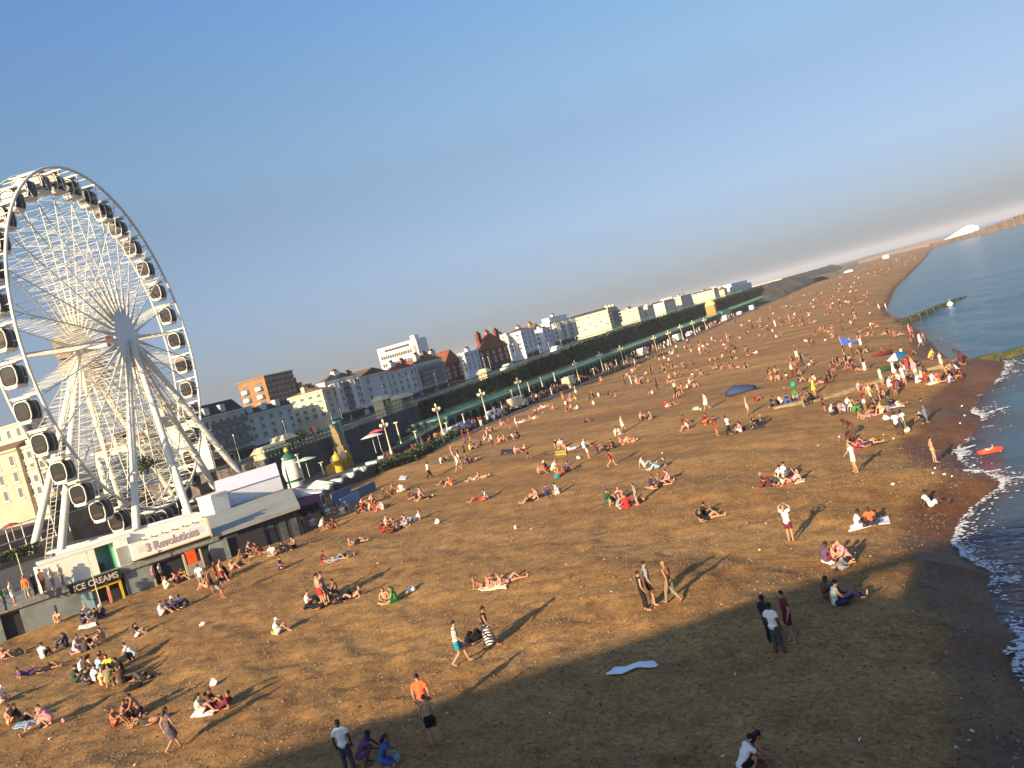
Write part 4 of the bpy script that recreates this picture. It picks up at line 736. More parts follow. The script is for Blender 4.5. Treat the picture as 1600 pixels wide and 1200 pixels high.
def building(name, label, X0, corner, nw, se, wall, fl=4, wc=3, fc=4, roof=None, shop=True, bow=0, chim=2, ww=1.0, wh=1.6, depth=12, balc=False, cat='building', cornice=True, base=None, roofh=1.6, rmat=None, blind_w=False, fr=None):
    P = at_x(*corner, X0); Y0, zt = P[1], P[2]; Xw = at_y(*nw, Y0)[0] if nw else X0-depth; Y1 = max(at_x(*se, X0)[1], Y0+3)
    zb = (upz(Y0) if base is None else base)-.3; H = zt-zb; t = empty(name, (X0, Y0, zb), label=label, cat=cat); W = X0-Xw; L = Y1-Y0
    m = MB(); m.box(-W, 0, 0, L, -1.5, H); m.obj('walls', wall, t)
    if cornice:
        m = MB(); m.box(-W-.2, .25, -.25, L+.05, H+.002, H+.3); m.box(-W-.06, .1, -.1, L-.05, H*.72, H*.72+.16); m.obj('cornice', wall, t)
    if roof == 'mansard':
        m = MB(); h0 = H+.3; m.hexa([(-W, 0, h0), (0, 0, h0), (0, L, h0), (-W, L, h0)], [(-W+.9, .9, h0+roofh), (-.9, .9, h0+roofh), (-.9, L-.9, h0+roofh), (-W+.9, L-.9, h0+roofh)]); ro = m.obj('roof', rmat or ROOFD, t)
        for k in range(max(1, int(L/3.2))): m = MB(); y = 1.6+k*3.2; m.box(-.95, -.1, y-.5, y+.5, h0+.15, h0+1.25); m.obj('dormer', wall, ro)
    elif roof == 'gable':
        m = MB(); h0 = H+(.3 if cornice else 0.002); m.add([(-W, -.2, h0), (.2, -.2, h0), (.2, L, h0), (-W, L, h0), (-W, L/2, h0+roofh), (.2, L/2, h0+roofh)], [(0, 1, 5, 4), (2, 3, 4, 5), (1, 2, 5), (3, 0, 4), (3, 2, 1, 0)]); ro = m.obj('roof', rmat or ROOFR, t)
    elif roof == 'hip':
        m = MB(); h0 = H+(.3 if cornice else .002); m.add([(-W-.2, -.2, h0), (.2, -.2, h0), (.2, L, h0), (-W-.2, L, h0), (-W/2, L*.35, h0+roofh), (-W/2, L*.65, h0+roofh)], [(0, 1, 4), (1, 2, 5, 4), (2, 3, 5), (3, 0, 4, 5), (3, 2, 1, 0)]); ro = m.obj('roof', rmat or ROOFR, t)
    elif roof == 'parapet':
        m = MB(); m.box(-W*.8, -.8, L*.15, L*.9, H+.3, H+roofh); ro = m.obj('roof_storey', wall, t)
    for k in range(chim):
        m = MB(); y = L*(k+.7)/(chim+.4); x = -W*.55; zz = H+(roofh if roof else .3); m.box(x-.35, x+.35, y-.8, y+.8, H*.9, zz+.7); c = m.obj('chimney', mat('chimney_brick', (.28, .13, .08), .9, .2, 2) if k % 2 else wall, t)
        m = MB(); [m.lathe((x, y-.55+q*.36, zz+.7), [(.12, 0), (.09, .45)], 6) for q in range(4)]; m.obj('pots', ROOFR, c)
    gf = min(3.2, H*.3); fh = (H-gf-.5)/max(1, fl-1)
    if shop:
        m = MB(); n = max(1, int(L/4)); 
        for k in range(n): m.box(.0, .07, (k+.08)*L/n, (k+.92)*L/n, .3, gf-.5)
        m.obj('shopfront', SHOP, t); m = MB(); m.hexa([(.08, .1, gf-.5), (1.0, .1, gf-.75), (1.0, L-.1, gf-.75), (.08, L-.1, gf-.5)], [(.08, .1, gf-.35), (1.0, .1, gf-.7), (1.0, L-.1, gf-.7), (.08, L-.1, gf-.35)]); m.obj('awning', mat('awning_dark', (.10, .095, .10), .8), t)
    fh_ = min(wh, fh*.68)
    for r in range(fl-1):
        z = gf+.4+fh*(r+.5)
        for c in range(fc):
            o = link('window', win_mesh(ww, fh_, fr), t); o.location = (0, L*(c+.5)/fc, z)
        for c in range(wc):
            if blind_w and (r+c) % 2: continue
            o = link('window', win_mesh(ww, fh_, fr), t); o.location = (-W*(c+.5)/max(wc, 1), 0, z); o.rotation_euler = (0, 0, -math.pi/2)
        if balc:
            m = MB(); m.box(.07, .85, L*.06, L*.94, z-fh_/2-.35, z-fh_/2-.24); m.box(.8, .85, L*.06, L*.94, z-fh_/2-.24, z-fh_/2+.5); m.obj('balcony', IRONB if balc == 'iron' else wall, t)
    for b in range(bow):
        m = MB(); yc = L*(b+.5)/bow; r = L/bow*.36; pts = [(r*.75*math.sin(math.pi*k/8), yc-r*math.cos(math.pi*k/8)) for k in range(9)]; m.prism([(.001, yc-r)]+pts[1:-1]+[(.001, yc+r)], gf, H-.4); bw = m.obj('bow_front', wall, t)
        for rr_ in range(fl-1):
            for k in (1, 3.5, 6): a = math.pi*(k+.5)/8; o = link('window', win_mesh(ww*.8, fh_), bw); o.location = (r*.75*math.sin(a)+.02, yc-r*math.cos(a), gf+.4+fh*(rr_+.5)); o.rotation_euler = (0, 0, -(math.pi/2-a))
    return t
CREAM = mat('stucco_cream', (.66, .56, .38), .85, .08, .5); CRM2 = mat('stucco_pale', (.68, .62, .50), .85, .08, .5); WHT = mat('stucco_white', (.74, .72, .68), .8, .05, .5); GRY = mat('stucco_grey', (.60, .61, .57), .85, .1, .4); GRNG = mat('stucco_greenish', (.54, .57, .48), .85, .1, .4)
BRK = mat('brick_red', (.17, .05, .034), .9, .25, 1.2); BRKT = mat('brick_tower', (.30, .15, .065), .9, .12, .6); AMB = mat('stucco_amber', (.36, .23, .105), .85, .12, .5); LILAC = mat('stucco_lilac', (.68, .68, .70), .85, .05, .5)
B = building
B('apartment_block', 'tall cream block with ribbed balconies at the far left edge behind the wheel', -125, (34, 661), (-40, 686), (70, 650), CREAM, 6, 5, 2, shop=False, chim=0, balc=True, base=8)
B('guest_house', 'tan gabled house low at the left edge behind the wheel', -103, (26, 703), (-40, 724), (30, 702), mat('stucco_tan', (.42, .35, .25), .85, .12, .5), 4, 3, 1, roof='gable', roofh=.8, shop=False, chim=0, base=8, rmat=ROOFB)
B('guest_house', 'cream house with pale grey bays right of the amber house behind the wheel', -101, (49, 698), (27, 706), (104, 684), CREAM, 5, 2, 5, shop=True, chim=2, bow=2, base=8)
B('hotel', 'pale greenish hotel seen between the near legs of the wheel', -100, (226, 690), (146, 712), (238, 686), GRNG, 4, 5, 1, roof='mansard', roofh=1.0, shop=False, chim=2, base=8, rmat=ROOFB)
B('hotel', 'tall cream hotel with a dark roof behind the right legs of the wheel', -97, (291, 656), (232, 675), (312, 648), CREAM, 5, 5, 2, roof='hip', roofh=2.0, chim=2, base=8, rmat=ROOFB, blind_w=True)
B('terrace_house', 'grey green house with a dark mansard roof just right of the wheel', -92, (314, 657), None, (381, 641), GRNG, 4, 0, 6, roof='mansard', roofh=1.7, chim=2, balc='iron')
B('terrace_house', 'plain grey green house with a striped dark attic below the brick tower', -92.5, (383, 653), None, (456, 628), GRNG, 4, 0, 5, roof='mansard', roofh=.9, chim=1)
B('terrace_house', 'sunlit cream house with small windows and a grey shaded lower half', -90, (503, 611), (453, 629), (514, 606), CREAM, 5, 4, 1, chim=2, cornice=True, roof='hip', roofh=.7, rmat=ROOFB)
B('terrace_house', 'grey bow fronted house with a sunlit cream top storey and brown roof', -91, (507, 600), (498, 605), (556, 588), WHT, 5, 1, 3, roof='hip', roofh=1.0, bow=2, chim=1, rmat=ROOFB, balc='iron')
B('terrace_house', 'plain grey fronted house with a long sunlit gable strip on its roof', -91.5, (562, 592), None, (604, 579), GRY, 4, 0, 2, roof='gable', roofh=1.2, chim=2, rmat=ROOFB)
B('terrace_house', 'grey house with a brown and red roof below the white slab block', -91.2, (607, 584), (600, 587), (646, 573), GRY, 4, 1, 4, roof='hip', roofh=1.3, chim=2)
B('terrace_house', 'grey house with a brown domed roof left of the red brick houses', -91, (648, 572), (642, 575), (690, 561), GRY, 5, 1, 4, roof='hip', roofh=1.5, chim=3, balc='iron', rmat=ROOFB)
B('brick_house', 'red brick house with orange tiled gables right of the grey domed house', -92, (694, 573), None, (720, 561), BRK, 4, 0, 3, roof='gable', roofh=3.0, chim=1)
B('narrow_house', 'narrow pale house between the two red brick houses', -89, (725, 553), (717, 557), (746, 545), LILAC, 5, 1, 3, shop=False, chim=1)
B('brick_house', 'red brick house with rounded orange turrets and white bay windows', -92, (746, 551), (741, 553), (793, 541), BRK, 4, 1, 5, roof='gable', roofh=3.6, chim=3, shop=True)
B('seaside_villa', 'white stepped building with three flat sunlit tops behind the brick house', -100, (790, 523), (762, 531), (800, 519), WHT, 6, 3, 1, shop=False, chim=2)
B('terrace_house', 'white house with a bright sunlit side and lilac shaded front', -88.5, (813, 519), (791, 524), (834, 513), LILAC, 5, 2, 3, roof='hip', roofh=.8, chim=1, rmat=ROOFB)
B('terrace_house', 'house with a brown sunlit gable end between white houses', -91, (835, 517), (820, 519), (842, 512), AMB, 4, 1, 1, roof='gable', roofh=1.6, chim=1, rmat=ROOFB)
B('terrace_house', 'small white house with a sunlit side beside the grey bow fronted terrace', -88.5, (847, 515), (829, 518), (858, 509), LILAC, 4, 1, 2, chim=1, shop=False)
B('terrace_house', 'large grey terrace of bow fronts with a sunlit white attic', -89, (858, 505), (838, 509), (894, 496), GRY, 5, 1, 5, roof='parapet', roofh=1.5, bow=3, chim=1)
B('hotel', 'big sunlit cream block with dark roof edge and dark balconied seaward side', -86, (949, 485), (890, 507), (966, 486), CREAM, 5, 7, 3, roof='mansard', roofh=.8, chim=0, balc='iron', blind_w=True, shop=False)
B('hotel', 'sunlit cream block beyond the big cream block, dark arch at its foot', -86, (996, 481), (965, 493), (1004, 477), CREAM, 5, 4, 2, chim=2, shop=False, blind_w=True)
B('terrace_house', 'cream house with pale corner columns after the second cream block', -86, (1011, 479), (1003, 481), (1020, 476), CRM2, 5, 1, 2, chim=1, shop=False)
B('terrace_house', 'grey fronted house with a triangle of sunlight on its side', -86, (1037, 473), (1016, 480), (1054, 467), CRM2, 5, 2, 3, roof='mansard', roofh=.6, chim=1)
B('terrace_house', 'pinkish cream house with one sunlit side left of the tall cream house', -86, (1063, 464), (1050, 468), (1080, 460), mat('stucco_pink', (.62, .47, .38), .85, .08, .5), 5, 1, 3, chim=2)
B('hotel', 'tall sunlit cream house above the orange tower flag', -86, (1115, 453), (1082, 464), (1122, 450), CREAM, 5, 4, 2, roof='mansard', roofh=.6, chim=2, blind_w=True, shop=False)
B('terrace_house', 'small cream house with a red roof right of the tall cream house', -88, (1131, 453), (1121, 456), (1136, 452), CREAM, 4, 1, 2, roof='hip', roofh=1.6, chim=1)
B('hotel', 'long low grey hotel with a white roof block', -88, (1140, 450), None, (1174, 444), GRY, 4, 0, 8, roof='parapet', roofh=2.0, chim=0, ww=1.6)
B('apartment_block', 'long low cream block near the end of the seafront row', -92, (1221, 436), (1174, 451), (1226, 434), CREAM, 4, 9, 2, chim=0, shop=False, ww=2.0)
B('brick_tower_block', 'tall brown brick tower block with white balconies on its sunlit side', -150, (412, 589), (372, 603), (456, 579), BRKT, 9, 0, 6, chim=0, shop=False, depth=20, base=8, ww=1.9, wh=1.0, fr=mat('frame_brown', (.14, .085, .05), .7))
tb = [o for o in COL.objects if o.get('label', '').startswith('tall brown brick tower')][0]
Pc = at_x(412, 589, -150); Pw = at_y(372, 603, Pc[1]); W_ = Pc[0]-Pw[0]; H_ = Pc[2]-7.7
for r in range(6):
    for u in (.14, .66):
        m = MB(); x0 = -W_+W_*u; z = H_-3.0-r*2.05; m.box(x0, x0+W_*.2, -1.0, -.002, z, z+.9); m.obj('balcony', mat('balcony_white', (.72, .66, .55), .7), tb); m = MB(); m.box(x0, x0+W_*.2, -.06, -.0, z+.92, z+1.85); m.obj('balcony_window', PANE, tb)
m = MB(); m.box(-5, 0, at_x(456, 579, -150)[1]-Pc[1], at_x(472, 600, -150)[1]-Pc[1], 0, at_x(465, 598, -150)[2]-7.7); m.box(-5, 0, at_x(456, 579, -150)[1]-Pc[1]-.01, at_x(462, 590, -150)[1]-Pc[1], 0, at_x(460, 590, -150)[2]-7.7); m.obj('stair_wing', BRKT, tb)
# white slab block with strip windows
Pc = at_x(649, 529, -150); Pw = at_y(590, 551, Pc[1]); W_ = Pc[0]-Pw[0]; Pe = at_x(655, 526, -150); H_ = Pc[2]-8
sl = empty('white_slab_block', (-150, Pc[1], 8), label='white slab block with rows of dark strip windows standing above the grey houses', cat='office block'); m = MB(); m.box(-W_, 0, 0, Pe[1]-Pc[1]+4, -1, H_); m.obj('walls', mat('slab_white', (.72, .70, .66), .7), sl)
for r in range(5):
    for k in range(14): m = MB(); x0 = -W_*.95+k*W_*.80/14; z = H_-4.0-r*2.6; m.box(x0, x0+W_*.80/14*.8, -.08, -.0, z, z+1.15); m.obj('window', mat('strip_window', (.085, .075, .07), .3), sl)
m = MB(); m.box(-W_*.82, -W_*.18, -.1, -.0, H_-1.7, H_-.9); m.obj('top_strip', mat('strip_window', ()), sl); m = MB(); m.box(-W_*.10, -W_*.03, -.12, 0, 2, H_-2); m.obj('stair_strip', mat('strip_brown', (.32, .22, .17), .7), sl); m = MB(); m.box(-2.2, -.5, .5, 3, H_, H_+1.3); m.obj('plant_room', mat('slab_white', ()), sl)
# dark round sign on the shaded house
p = at_x(491, 674, -83); rs = empty('round_sign', (p[0], p[1], upz(p[1])), label='dark round sign on a post before the shaded cream house', cat='sign'); hz = p[2]-upz(p[1]); m = MB(); m.tube([(0, 0, 0), (0, 0, hz)], .06, 6); m.obj('post', DARK, rs); m = MB(); m.tube([(0, -.08, hz), (0, .08, hz)], .85, 20, smooth=False); m.obj('disc', mat('sign_maroon', (.04, .012, .03), .6), rs)
# bright shelter on the road, cream bus shelters
def shelter(px, py, X, w, h, label, colr=(.66, .56, .34)):
    p = at_x(px, py, X); t = empty('road_shelter', (p[0], p[1], upz(p[1])), label=label, cat='shelter'); M_ = mat('shelter_cream', colr, .7, .1)
    m = MB(); m.box(-1.2, -1.1, -w/2, w/2, 0, h); m.box(-1.1, .6, -w/2, -w/2+.1, 0, h); m.box(-1.1, .6, w/2-.1, w/2, 0, h); m.obj('shelter_walls', M_, t); m = MB(); m.hexa([(-1.5, -w/2-.3, h), (.9, -w/2-.3, h), (.9, w/2+.3, h), (-1.5, w/2+.3, h)], [(-.9, -w/2+.3, h+.7), (.3, -w/2+.3, h+.7), (.3, w/2-.3, h+.7), (-.9, w/2-.3, h+.7)]); m.obj('shelter_roof', M_, t)
shelter(603, 640, -76.5, 2.4, 2.6, 'small cream shelter on the upper road with a sunlit left side'); shelter(633, 630, -76.5, 3.4, 1.9, 'long cream seafront shelter right of the small cream shelter'); shelter(448, 688, -76.2, 2.2, 1.6, 'low cream shelter on the upper road beside the round bush'); shelter(427, 709, -75.4, 4.5, 1.0, 'cream bench wall at the edge of the upper road'); shelter(760, 588, -76, 1.6, 1.5, 'tiny pale hut on the upper road beside the brick houses')
# orange and gold tower flag (lift tower) at the end of the terrace
p = at_x(1115, 497, -68); tp = at_x(1107, 478, -68); lt = empty('lift_tower', (p[0], p[1], 6.3), label='orange lift tower with a gold dome at the end of the green terrace', cat='tower'); h = tp[2]-6.3; m = MB(); m.box(-1.6, 1.6, -1.6, 1.6, -3, h); m.obj('tower_body', mat('tower_orange', (.55, .22, .08), .8, .1), lt); m = MB(); m.lathe((0, 0, h), [(1.9, 0), (1.8, .7), (1.1, 1.5), (.2, 2.0), (.1, 2.6)], 12); m.obj('dome', mat('dome_gold', (.72, .62, .22), .5), lt)
m = MB(); m.box(-3, 3, 2, 18, -2.9, .6); m.obj('green_hall', mat('pavilion_green', (.16, .42, .28), .6, .1), lt)
# ================================================================== FAR SHORE
CLIFF = mat('far_cliff', (.17, .125, .095), .95, .2, .02); SCRUB = mat('far_scrub', (.13, .10, .065), .95, .4, .05, col2=(.17, .14, .08))
hl = MB(); pts = []
def ridge(name, top, X, depth, mtl, z0=-1, n=3):
    m = MB(); P = [at_x(x, y, X) if not isinstance(X, list) else at_x(x, y, X[i]) for i, (x, y) in enumerate(top)]
    # subdivide with small bumps
    Q = []
    for a, b in zip(P[:-1], P[1:]):
        for k in range(n): q = a+(b-a)*k/n; q = q.copy(); q[2] += abs(a[2]-z0)*.10*rng.normal() if k else 0; Q.append(q)
    Q.append(P[-1])
    for a, b in zip(Q[:-1], Q[1:]): m.add([(a[0]+depth*.25, a[1], z0), (b[0]+depth*.25, b[1], z0), (b[0], b[1], b[2]), (a[0], a[1], a[2]), (b[0]-depth, b[1], b[2]*.9+z0*.1), (a[0]-depth, a[1], a[2]*.9+z0*.1)], [(0, 1, 2, 3), (3, 2, 4, 5)])
    return m.obj(name, mtl, None, kind='structure')
ridge('hill', [(1228, 437), (1250, 432), (1268, 428), (1290, 420), (1310, 415), (1330, 410), (1340, 407)], -300, 500, mat('hill_far', (.20, .15, .14), .95, .2, .01), 0)
ridge('cliff', [(1285, 431), (1320, 420), (1340, 415), (1370, 405), (1385, 400.5)], -58, 30, mat('cliff_pale', (.30, .22, .13), .95, .15, .02), 1.0)
bY = np.arange(425, 905, 6.0); bT = np.linspace(0, 1, 9); BX = np.repeat((-61.5-13.5*bT)[None, :], len(bY), 0)+2*fbm(np.repeat(bY[:, None], 9, 1)/20, np.repeat(bT[None, :], len(bY), 0)*3, 3); BY = np.repeat(bY[:, None], 9, 1); BZ2 = 2.6+(upz(BY)-2.0)*(np.clip(bT*1.25, 0, 1)[None, :]**.7)*np.clip((BY-420)/60, .3, 1)+2.2*fbm(BX/5, BY/14, 3)
link('scrub_slope', grid_mesh('scrub_slope', BX, BY, BZ2, [SCRUB], smooth=False), kind='structure')
# low white and cream buildings at the far end of the beach
def lowbox(px, py, X, w, h, mtl, label, name='beach_building', cat='building'):
    p = at_x(px, py, X); t = empty(name, (p[0], p[1], p[2]), label=label, cat=cat); m = MB(); m.box(-6, 0, -w/2, w/2, -2.5, h); m.obj('walls', mtl, t); m = MB(); m.hexa([(-6.6, -w/2-.5, h), (.6, -w/2-.5, h), (.6, w/2+.5, h), (-6.6, w/2+.5, h)], [(-4, -w/2+1, h+.8), (-2, -w/2+1, h+.8), (-2, w/2-1, h+.8), (-4, w/2-1, h+.8)]); m.obj('roof', mtl, t)
for px, py, X, w, h, l in [(1390, 402, -26, 26, 2.6, 'low cream building at the far end of the beach, left of the next'), (1407, 396, -24, 40, 2.6, 'long white building near the start of the breakwater'), (1429, 391, -14, 60, 3.6, 'brightest white building just before the brown breakwater'), (1334, 427, -44, 9, 2.6, 'small white hut on the far beach below the pale cliff')]: lowbox(px, py, X, w, h, WHT, l)
fb = MB(); cut = [at_y(x, y, 1240) for x, y in [(1340, 407), (1372, 399), (1396, 392.5), (1420, 386), (1440, 380), (1456, 374), (1470, 371)]]
for a, b in zip(cut[:-1], cut[1:]): fb.hexa([(a[0], 1235, -1), (b[0], 1235, -1), (b[0], 1300, -1), (a[0], 1300, -1)], [(a[0], 1240, a[2]), (b[0], 1240, b[2]), (b[0], 1290, b[2]), (a[0], 1290, a[2])])
fb.obj('headland', CLIFF, None, kind='structure')
# breakwater arm and the white sail like roof behind it
bw = MB(); bp = [at_z(x, y, 1.0) for x, y in [(1445, 398), (1470, 388), (1500, 380), (1540, 368), (1575, 357), (1600, 348), (1640, 336), (1720, 312)]]; bp = [np.array(p) for p in bp]
P1 = at_z(1452, 391, .5); Yb = P1[1]; brk = [(1448, 392, 1453, 381), (1470, 390, 1474, 376), (1500, 380, 1502, 368), (1540, 367, 1540, 356), (1570, 357, 1570, 345), (1600, 347, 1600, 334), (1640, 336, 1640, 322)]
def brk_pt(x, y, z): return at_z(x, y, z)
vs = []
for bx, by, tx, ty in brk:
    lo = at_y(bx, by, 1150); hi = at_y(tx, ty, 1150); vs.append((lo, hi))
N2 = 12
for (l0, h0), (l1, h1) in zip(vs[:-1], vs[1:]):
    for k in range(N2):
        t0, t1 = k/N2, (k+1)/N2; a, b = h0+(h1-h0)*t0, h0+(h1-h0)*t1; z = max(a[2], 2)*rng.uniform(.86, 1.05); dy = rng.uniform(-4, 4)
        bw.hexa([(a[0], 1150-8+dy, -3), (b[0]+1, 1150-8, -3), (b[0]+1, 1190, -3), (a[0], 1190, -3)], [(a[0], 1156+dy, z), (b[0]+1, 1156, z*rng.uniform(.9, 1.08)), (b[0]+1, 1185, z), (a[0], 1185, z)])
bw.obj('breakwater', mat('breakwater_stone', (.19, .125, .07), .95, .25, .05), None, label='brown stone breakwater running out to sea at the far right', cat='breakwater')
tp_ = [(1474, 375), (1483, 370), (1492, 364), (1502, 358), (1512, 352), (1520, 351.5), (1528, 353), (1529, 356)]; mw = MB(); Yd = 1200
T = [at_y(x, y, Yd) for x, y in tp_]; n = len(T); vv = [(p[0], Yd, p[2]) for p in T]+[(p[0], Yd+35, p[2]*.8) for p in T]+[(p[0], Yd-12, 3) for p in T]
mw.add(vv, [(i, i+1, n+i+1, n+i) for i in range(n-1)]+[(2*n+i, 2*n+i+1, i+1, i) for i in range(n-1)]); mq2 = empty('white_sail_hall', (0, 0, 0), label='bright white sail roofed hall behind the brown breakwater', cat='building'); mw.obj('sail_roof', mat('sail_white', (.9, .88, .82), .5), mq2)
mw = MB(); mw.box(T[0][0], T[-1][0], Yd+1, Yd+34, -1, 4); mw.obj('hall_walls', WHT, mq2)

# ---- evening air: thin even haze over beach, town and sea
hz_ = MB(); hz_.box(-3200, 10500, -900, 10500, -6, 58); hm = bpy.data.materials.new('haze_air'); hm.use_nodes = True; hn_ = hm.node_tree.nodes; hn_.remove(hn_['Principled BSDF']); hv = hn_.new('ShaderNodeVolumePrincipled'); hv.inputs['Density'].default_value = .0002; hv.inputs['Color'].default_value = (.86, .90, .97, 1); hv.inputs['Anisotropy'].default_value = 0.0
hm.node_tree.links.new(hv.outputs[0], hn_['Material Output'].inputs['Volume']); hz_.obj('haze', hm, None, kind='stuff')
# ================================================================== PEOPLE
V = lambda *a: np.array(a, float)
def sym(d):           # fill the right side from the left where only L is given
    for k in list(d):
        if k.endswith('L') and k[:-1]+'R' not in d: d[k[:-1]+'R'] = d[k]*V(-1, 1, 1)
    return d
def mk(P, C, N, H, **k): d = dict(P=V(*P), C=V(*C), N=V(*N), H=V(*H)); d.update({q: V(*v) for q, v in k.items()}); return sym(d)
POSE = {
 'stand': mk((0, 0, .95), (0, .01, 1.25), (0, 0, 1.46), (0, .03, 1.61), SL=(-.18, 0, 1.41), EL=(-.25, -.03, 1.13), WL=(-.24, .07, .89), HL=(-.09, 0, .92), KL=(-.10, .03, .50), AL=(-.11, -.02, .08), TL=(-.13, .15, .03), KR=(.11, .05, .50), AR=(.15, .03, .08), TR=(.20, .19, .03)),
 'walk': mk((0, 0, .93), (0, .03, 1.23), (0, .05, 1.44), (0, .09, 1.59), SL=(-.18, .03, 1.39), EL=(-.24, -.12, 1.13), WL=(-.23, -.10, .87), ER=(.24, .10, 1.13), WR=(.20, .27, .94), SR=(.18, .05, 1.39), HL=(-.09, 0, .9), KL=(-.09, .20, .52), AL=(-.09, .30, .11), TL=(-.10, .47, .08), KR=(.09, .03, .49), AR=(.09, -.30, .17), TR=(.10, -.17, .03)),
 'armsup': mk((0, 0, .95), (0, .01, 1.25), (0, 0, 1.46), (0, .03, 1.61), SL=(-.18, 0, 1.43), EL=(-.30, .05, 1.62), WL=(-.12, .05, 1.76), HL=(-.09, 0, .92), KL=(-.10, .03, .50), AL=(-.10, -.02, .08), TL=(-.12, .15, .03)),
 'armsout': mk((0, 0, .95), (0, -.01, 1.25), (0, -.02, 1.46), (0, .01, 1.61), SL=(-.19, 0, 1.42), EL=(-.46, .02, 1.38), WL=(-.70, .08, 1.40), ER=(.34, .1, 1.2), WR=(.3, .3, 1.05), SR=(.19, 0, 1.41), HL=(-.09, 0, .92), KL=(-.14, .03, .50), AL=(-.19, -.02, .08), TL=(-.21, .15, .03)),
 'bend': mk((0, -.08, .90), (0, .14, 1.12), (0, .34, 1.26), (0, .46, 1.34), SL=(-.18, .28, 1.24), EL=(-.21, .36, .97), WL=(-.18, .48, .76), HL=(-.09, -.07, .87), KL=(-.10, .06, .48), AL=(-.10, -.04, .08), TL=(-.12, .14, .03), KR=(.10, .20, .50), AR=(.10, .24, .08), TR=(.11, .42, .03)),
 'knees': mk((0, 0, .12), (0, -.03, .42), (0, .04, .62), (0, .10, .75), SL=(-.17, .02, .57), EL=(-.24, .20, .37), WL=(-.12, .40, .40), HL=(-.09, .02, .12), KL=(-.13, .38, .47), AL=(-.10, .60, .09), TL=(-.11, .78, .05)),
 'legs': mk((0, 0, .12), (0, -.12, .41), (0, -.17, .61), (0, -.13, .76), SL=(-.18, -.17, .56), EL=(-.27, -.33, .32), WL=(-.26, -.40, .07), HL=(-.09, .03, .11), KL=(-.10, .45, .16), AL=(-.10, .86, .08), TL=(-.12, .92, .24), KR=(.12, .36, .40), AR=(.10, .62, .08), TR=(.11, .79, .05)),
 'cross': mk((0, 0, .12), (0, .03, .42), (0, .10, .62), (0, .17, .75), SL=(-.18, .08, .57), EL=(-.26, .18, .33), WL=(-.10, .36, .26), HL=(-.09, .02, .12), KL=(-.36, .28, .17), AL=(.08, .38, .08), TL=(.22, .36, .06), KR=(.36, .30, .17), AR=(-.08, .46, .08), TR=(-.22, .46, .06)),
 'back': mk((0, 0, .12), (0, -.32, .14), (0, -.54, .15), (0, -.69, .17), SL=(-.19, -.48, .12), EL=(-.32, -.28, .07), WL=(-.30, -.03, .06), HL=(-.09, .05, .12), KL=(-.12, .40, .38), AL=(-.12, .62, .08), TL=(-.13, .80, .05), KR=(.11, .46, .12), AR=(.12, .88, .08), TR=(.14, .93, .24)),
 'front': mk((0, 0, .12), (0, .30, .17), (0, .50, .27), (0, .60, .38), SL=(-.18, .45, .22), EL=(-.26, .55, .06), WL=(-.08, .70, .06), HL=(-.09, -.05, .12), KL=(-.10, -.46, .09), AL=(-.10, -.86, .09), TL=(-.10, -1.02, .05), KR=(.10, -.46, .09), AR=(.11, -.60, .46), TR=(.11, -.66, .62)),
 'elbows': mk((0, 0, .12), (0, -.26, .27), (0, -.42, .42), (0, -.44, .57), SL=(-.18, -.37, .37), EL=(-.24, -.46, .07), WL=(-.22, -.22, .06), HL=(-.09, .04, .12), KL=(-.11, .40, .38), AL=(-.11, .64, .08), TL=(-.12, .82, .05), KR=(.11, .47, .13), AR=(.13, .88, .08), TR=(.14, .94, .24)),
 'kneel': mk((0, -.10, .34), (0, .02, .64), (0, .12, .84), (0, .19, .97), SL=(-.18, .10, .79), EL=(-.23, .22, .55), WL=(-.14, .42, .46), HL=(-.09, -.08, .33), KL=(-.14, .28, .09), AL=(-.12, -.16, .08), TL=(-.12, -.32, .05)),
 'crouch': mk((0, -.12, .34), (0, .06, .62), (0, .20, .80), (0, .28, .92), SL=(-.18, .16, .76), EL=(-.26, .34, .58), WL=(-.12, .50, .46), HL=(-.09, -.10, .34), KL=(-.18, .26, .52), AL=(-.15, .02, .08), TL=(-.17, .20, .04)),
}
SEG = lambda a, b, t: a+(b-a)*t
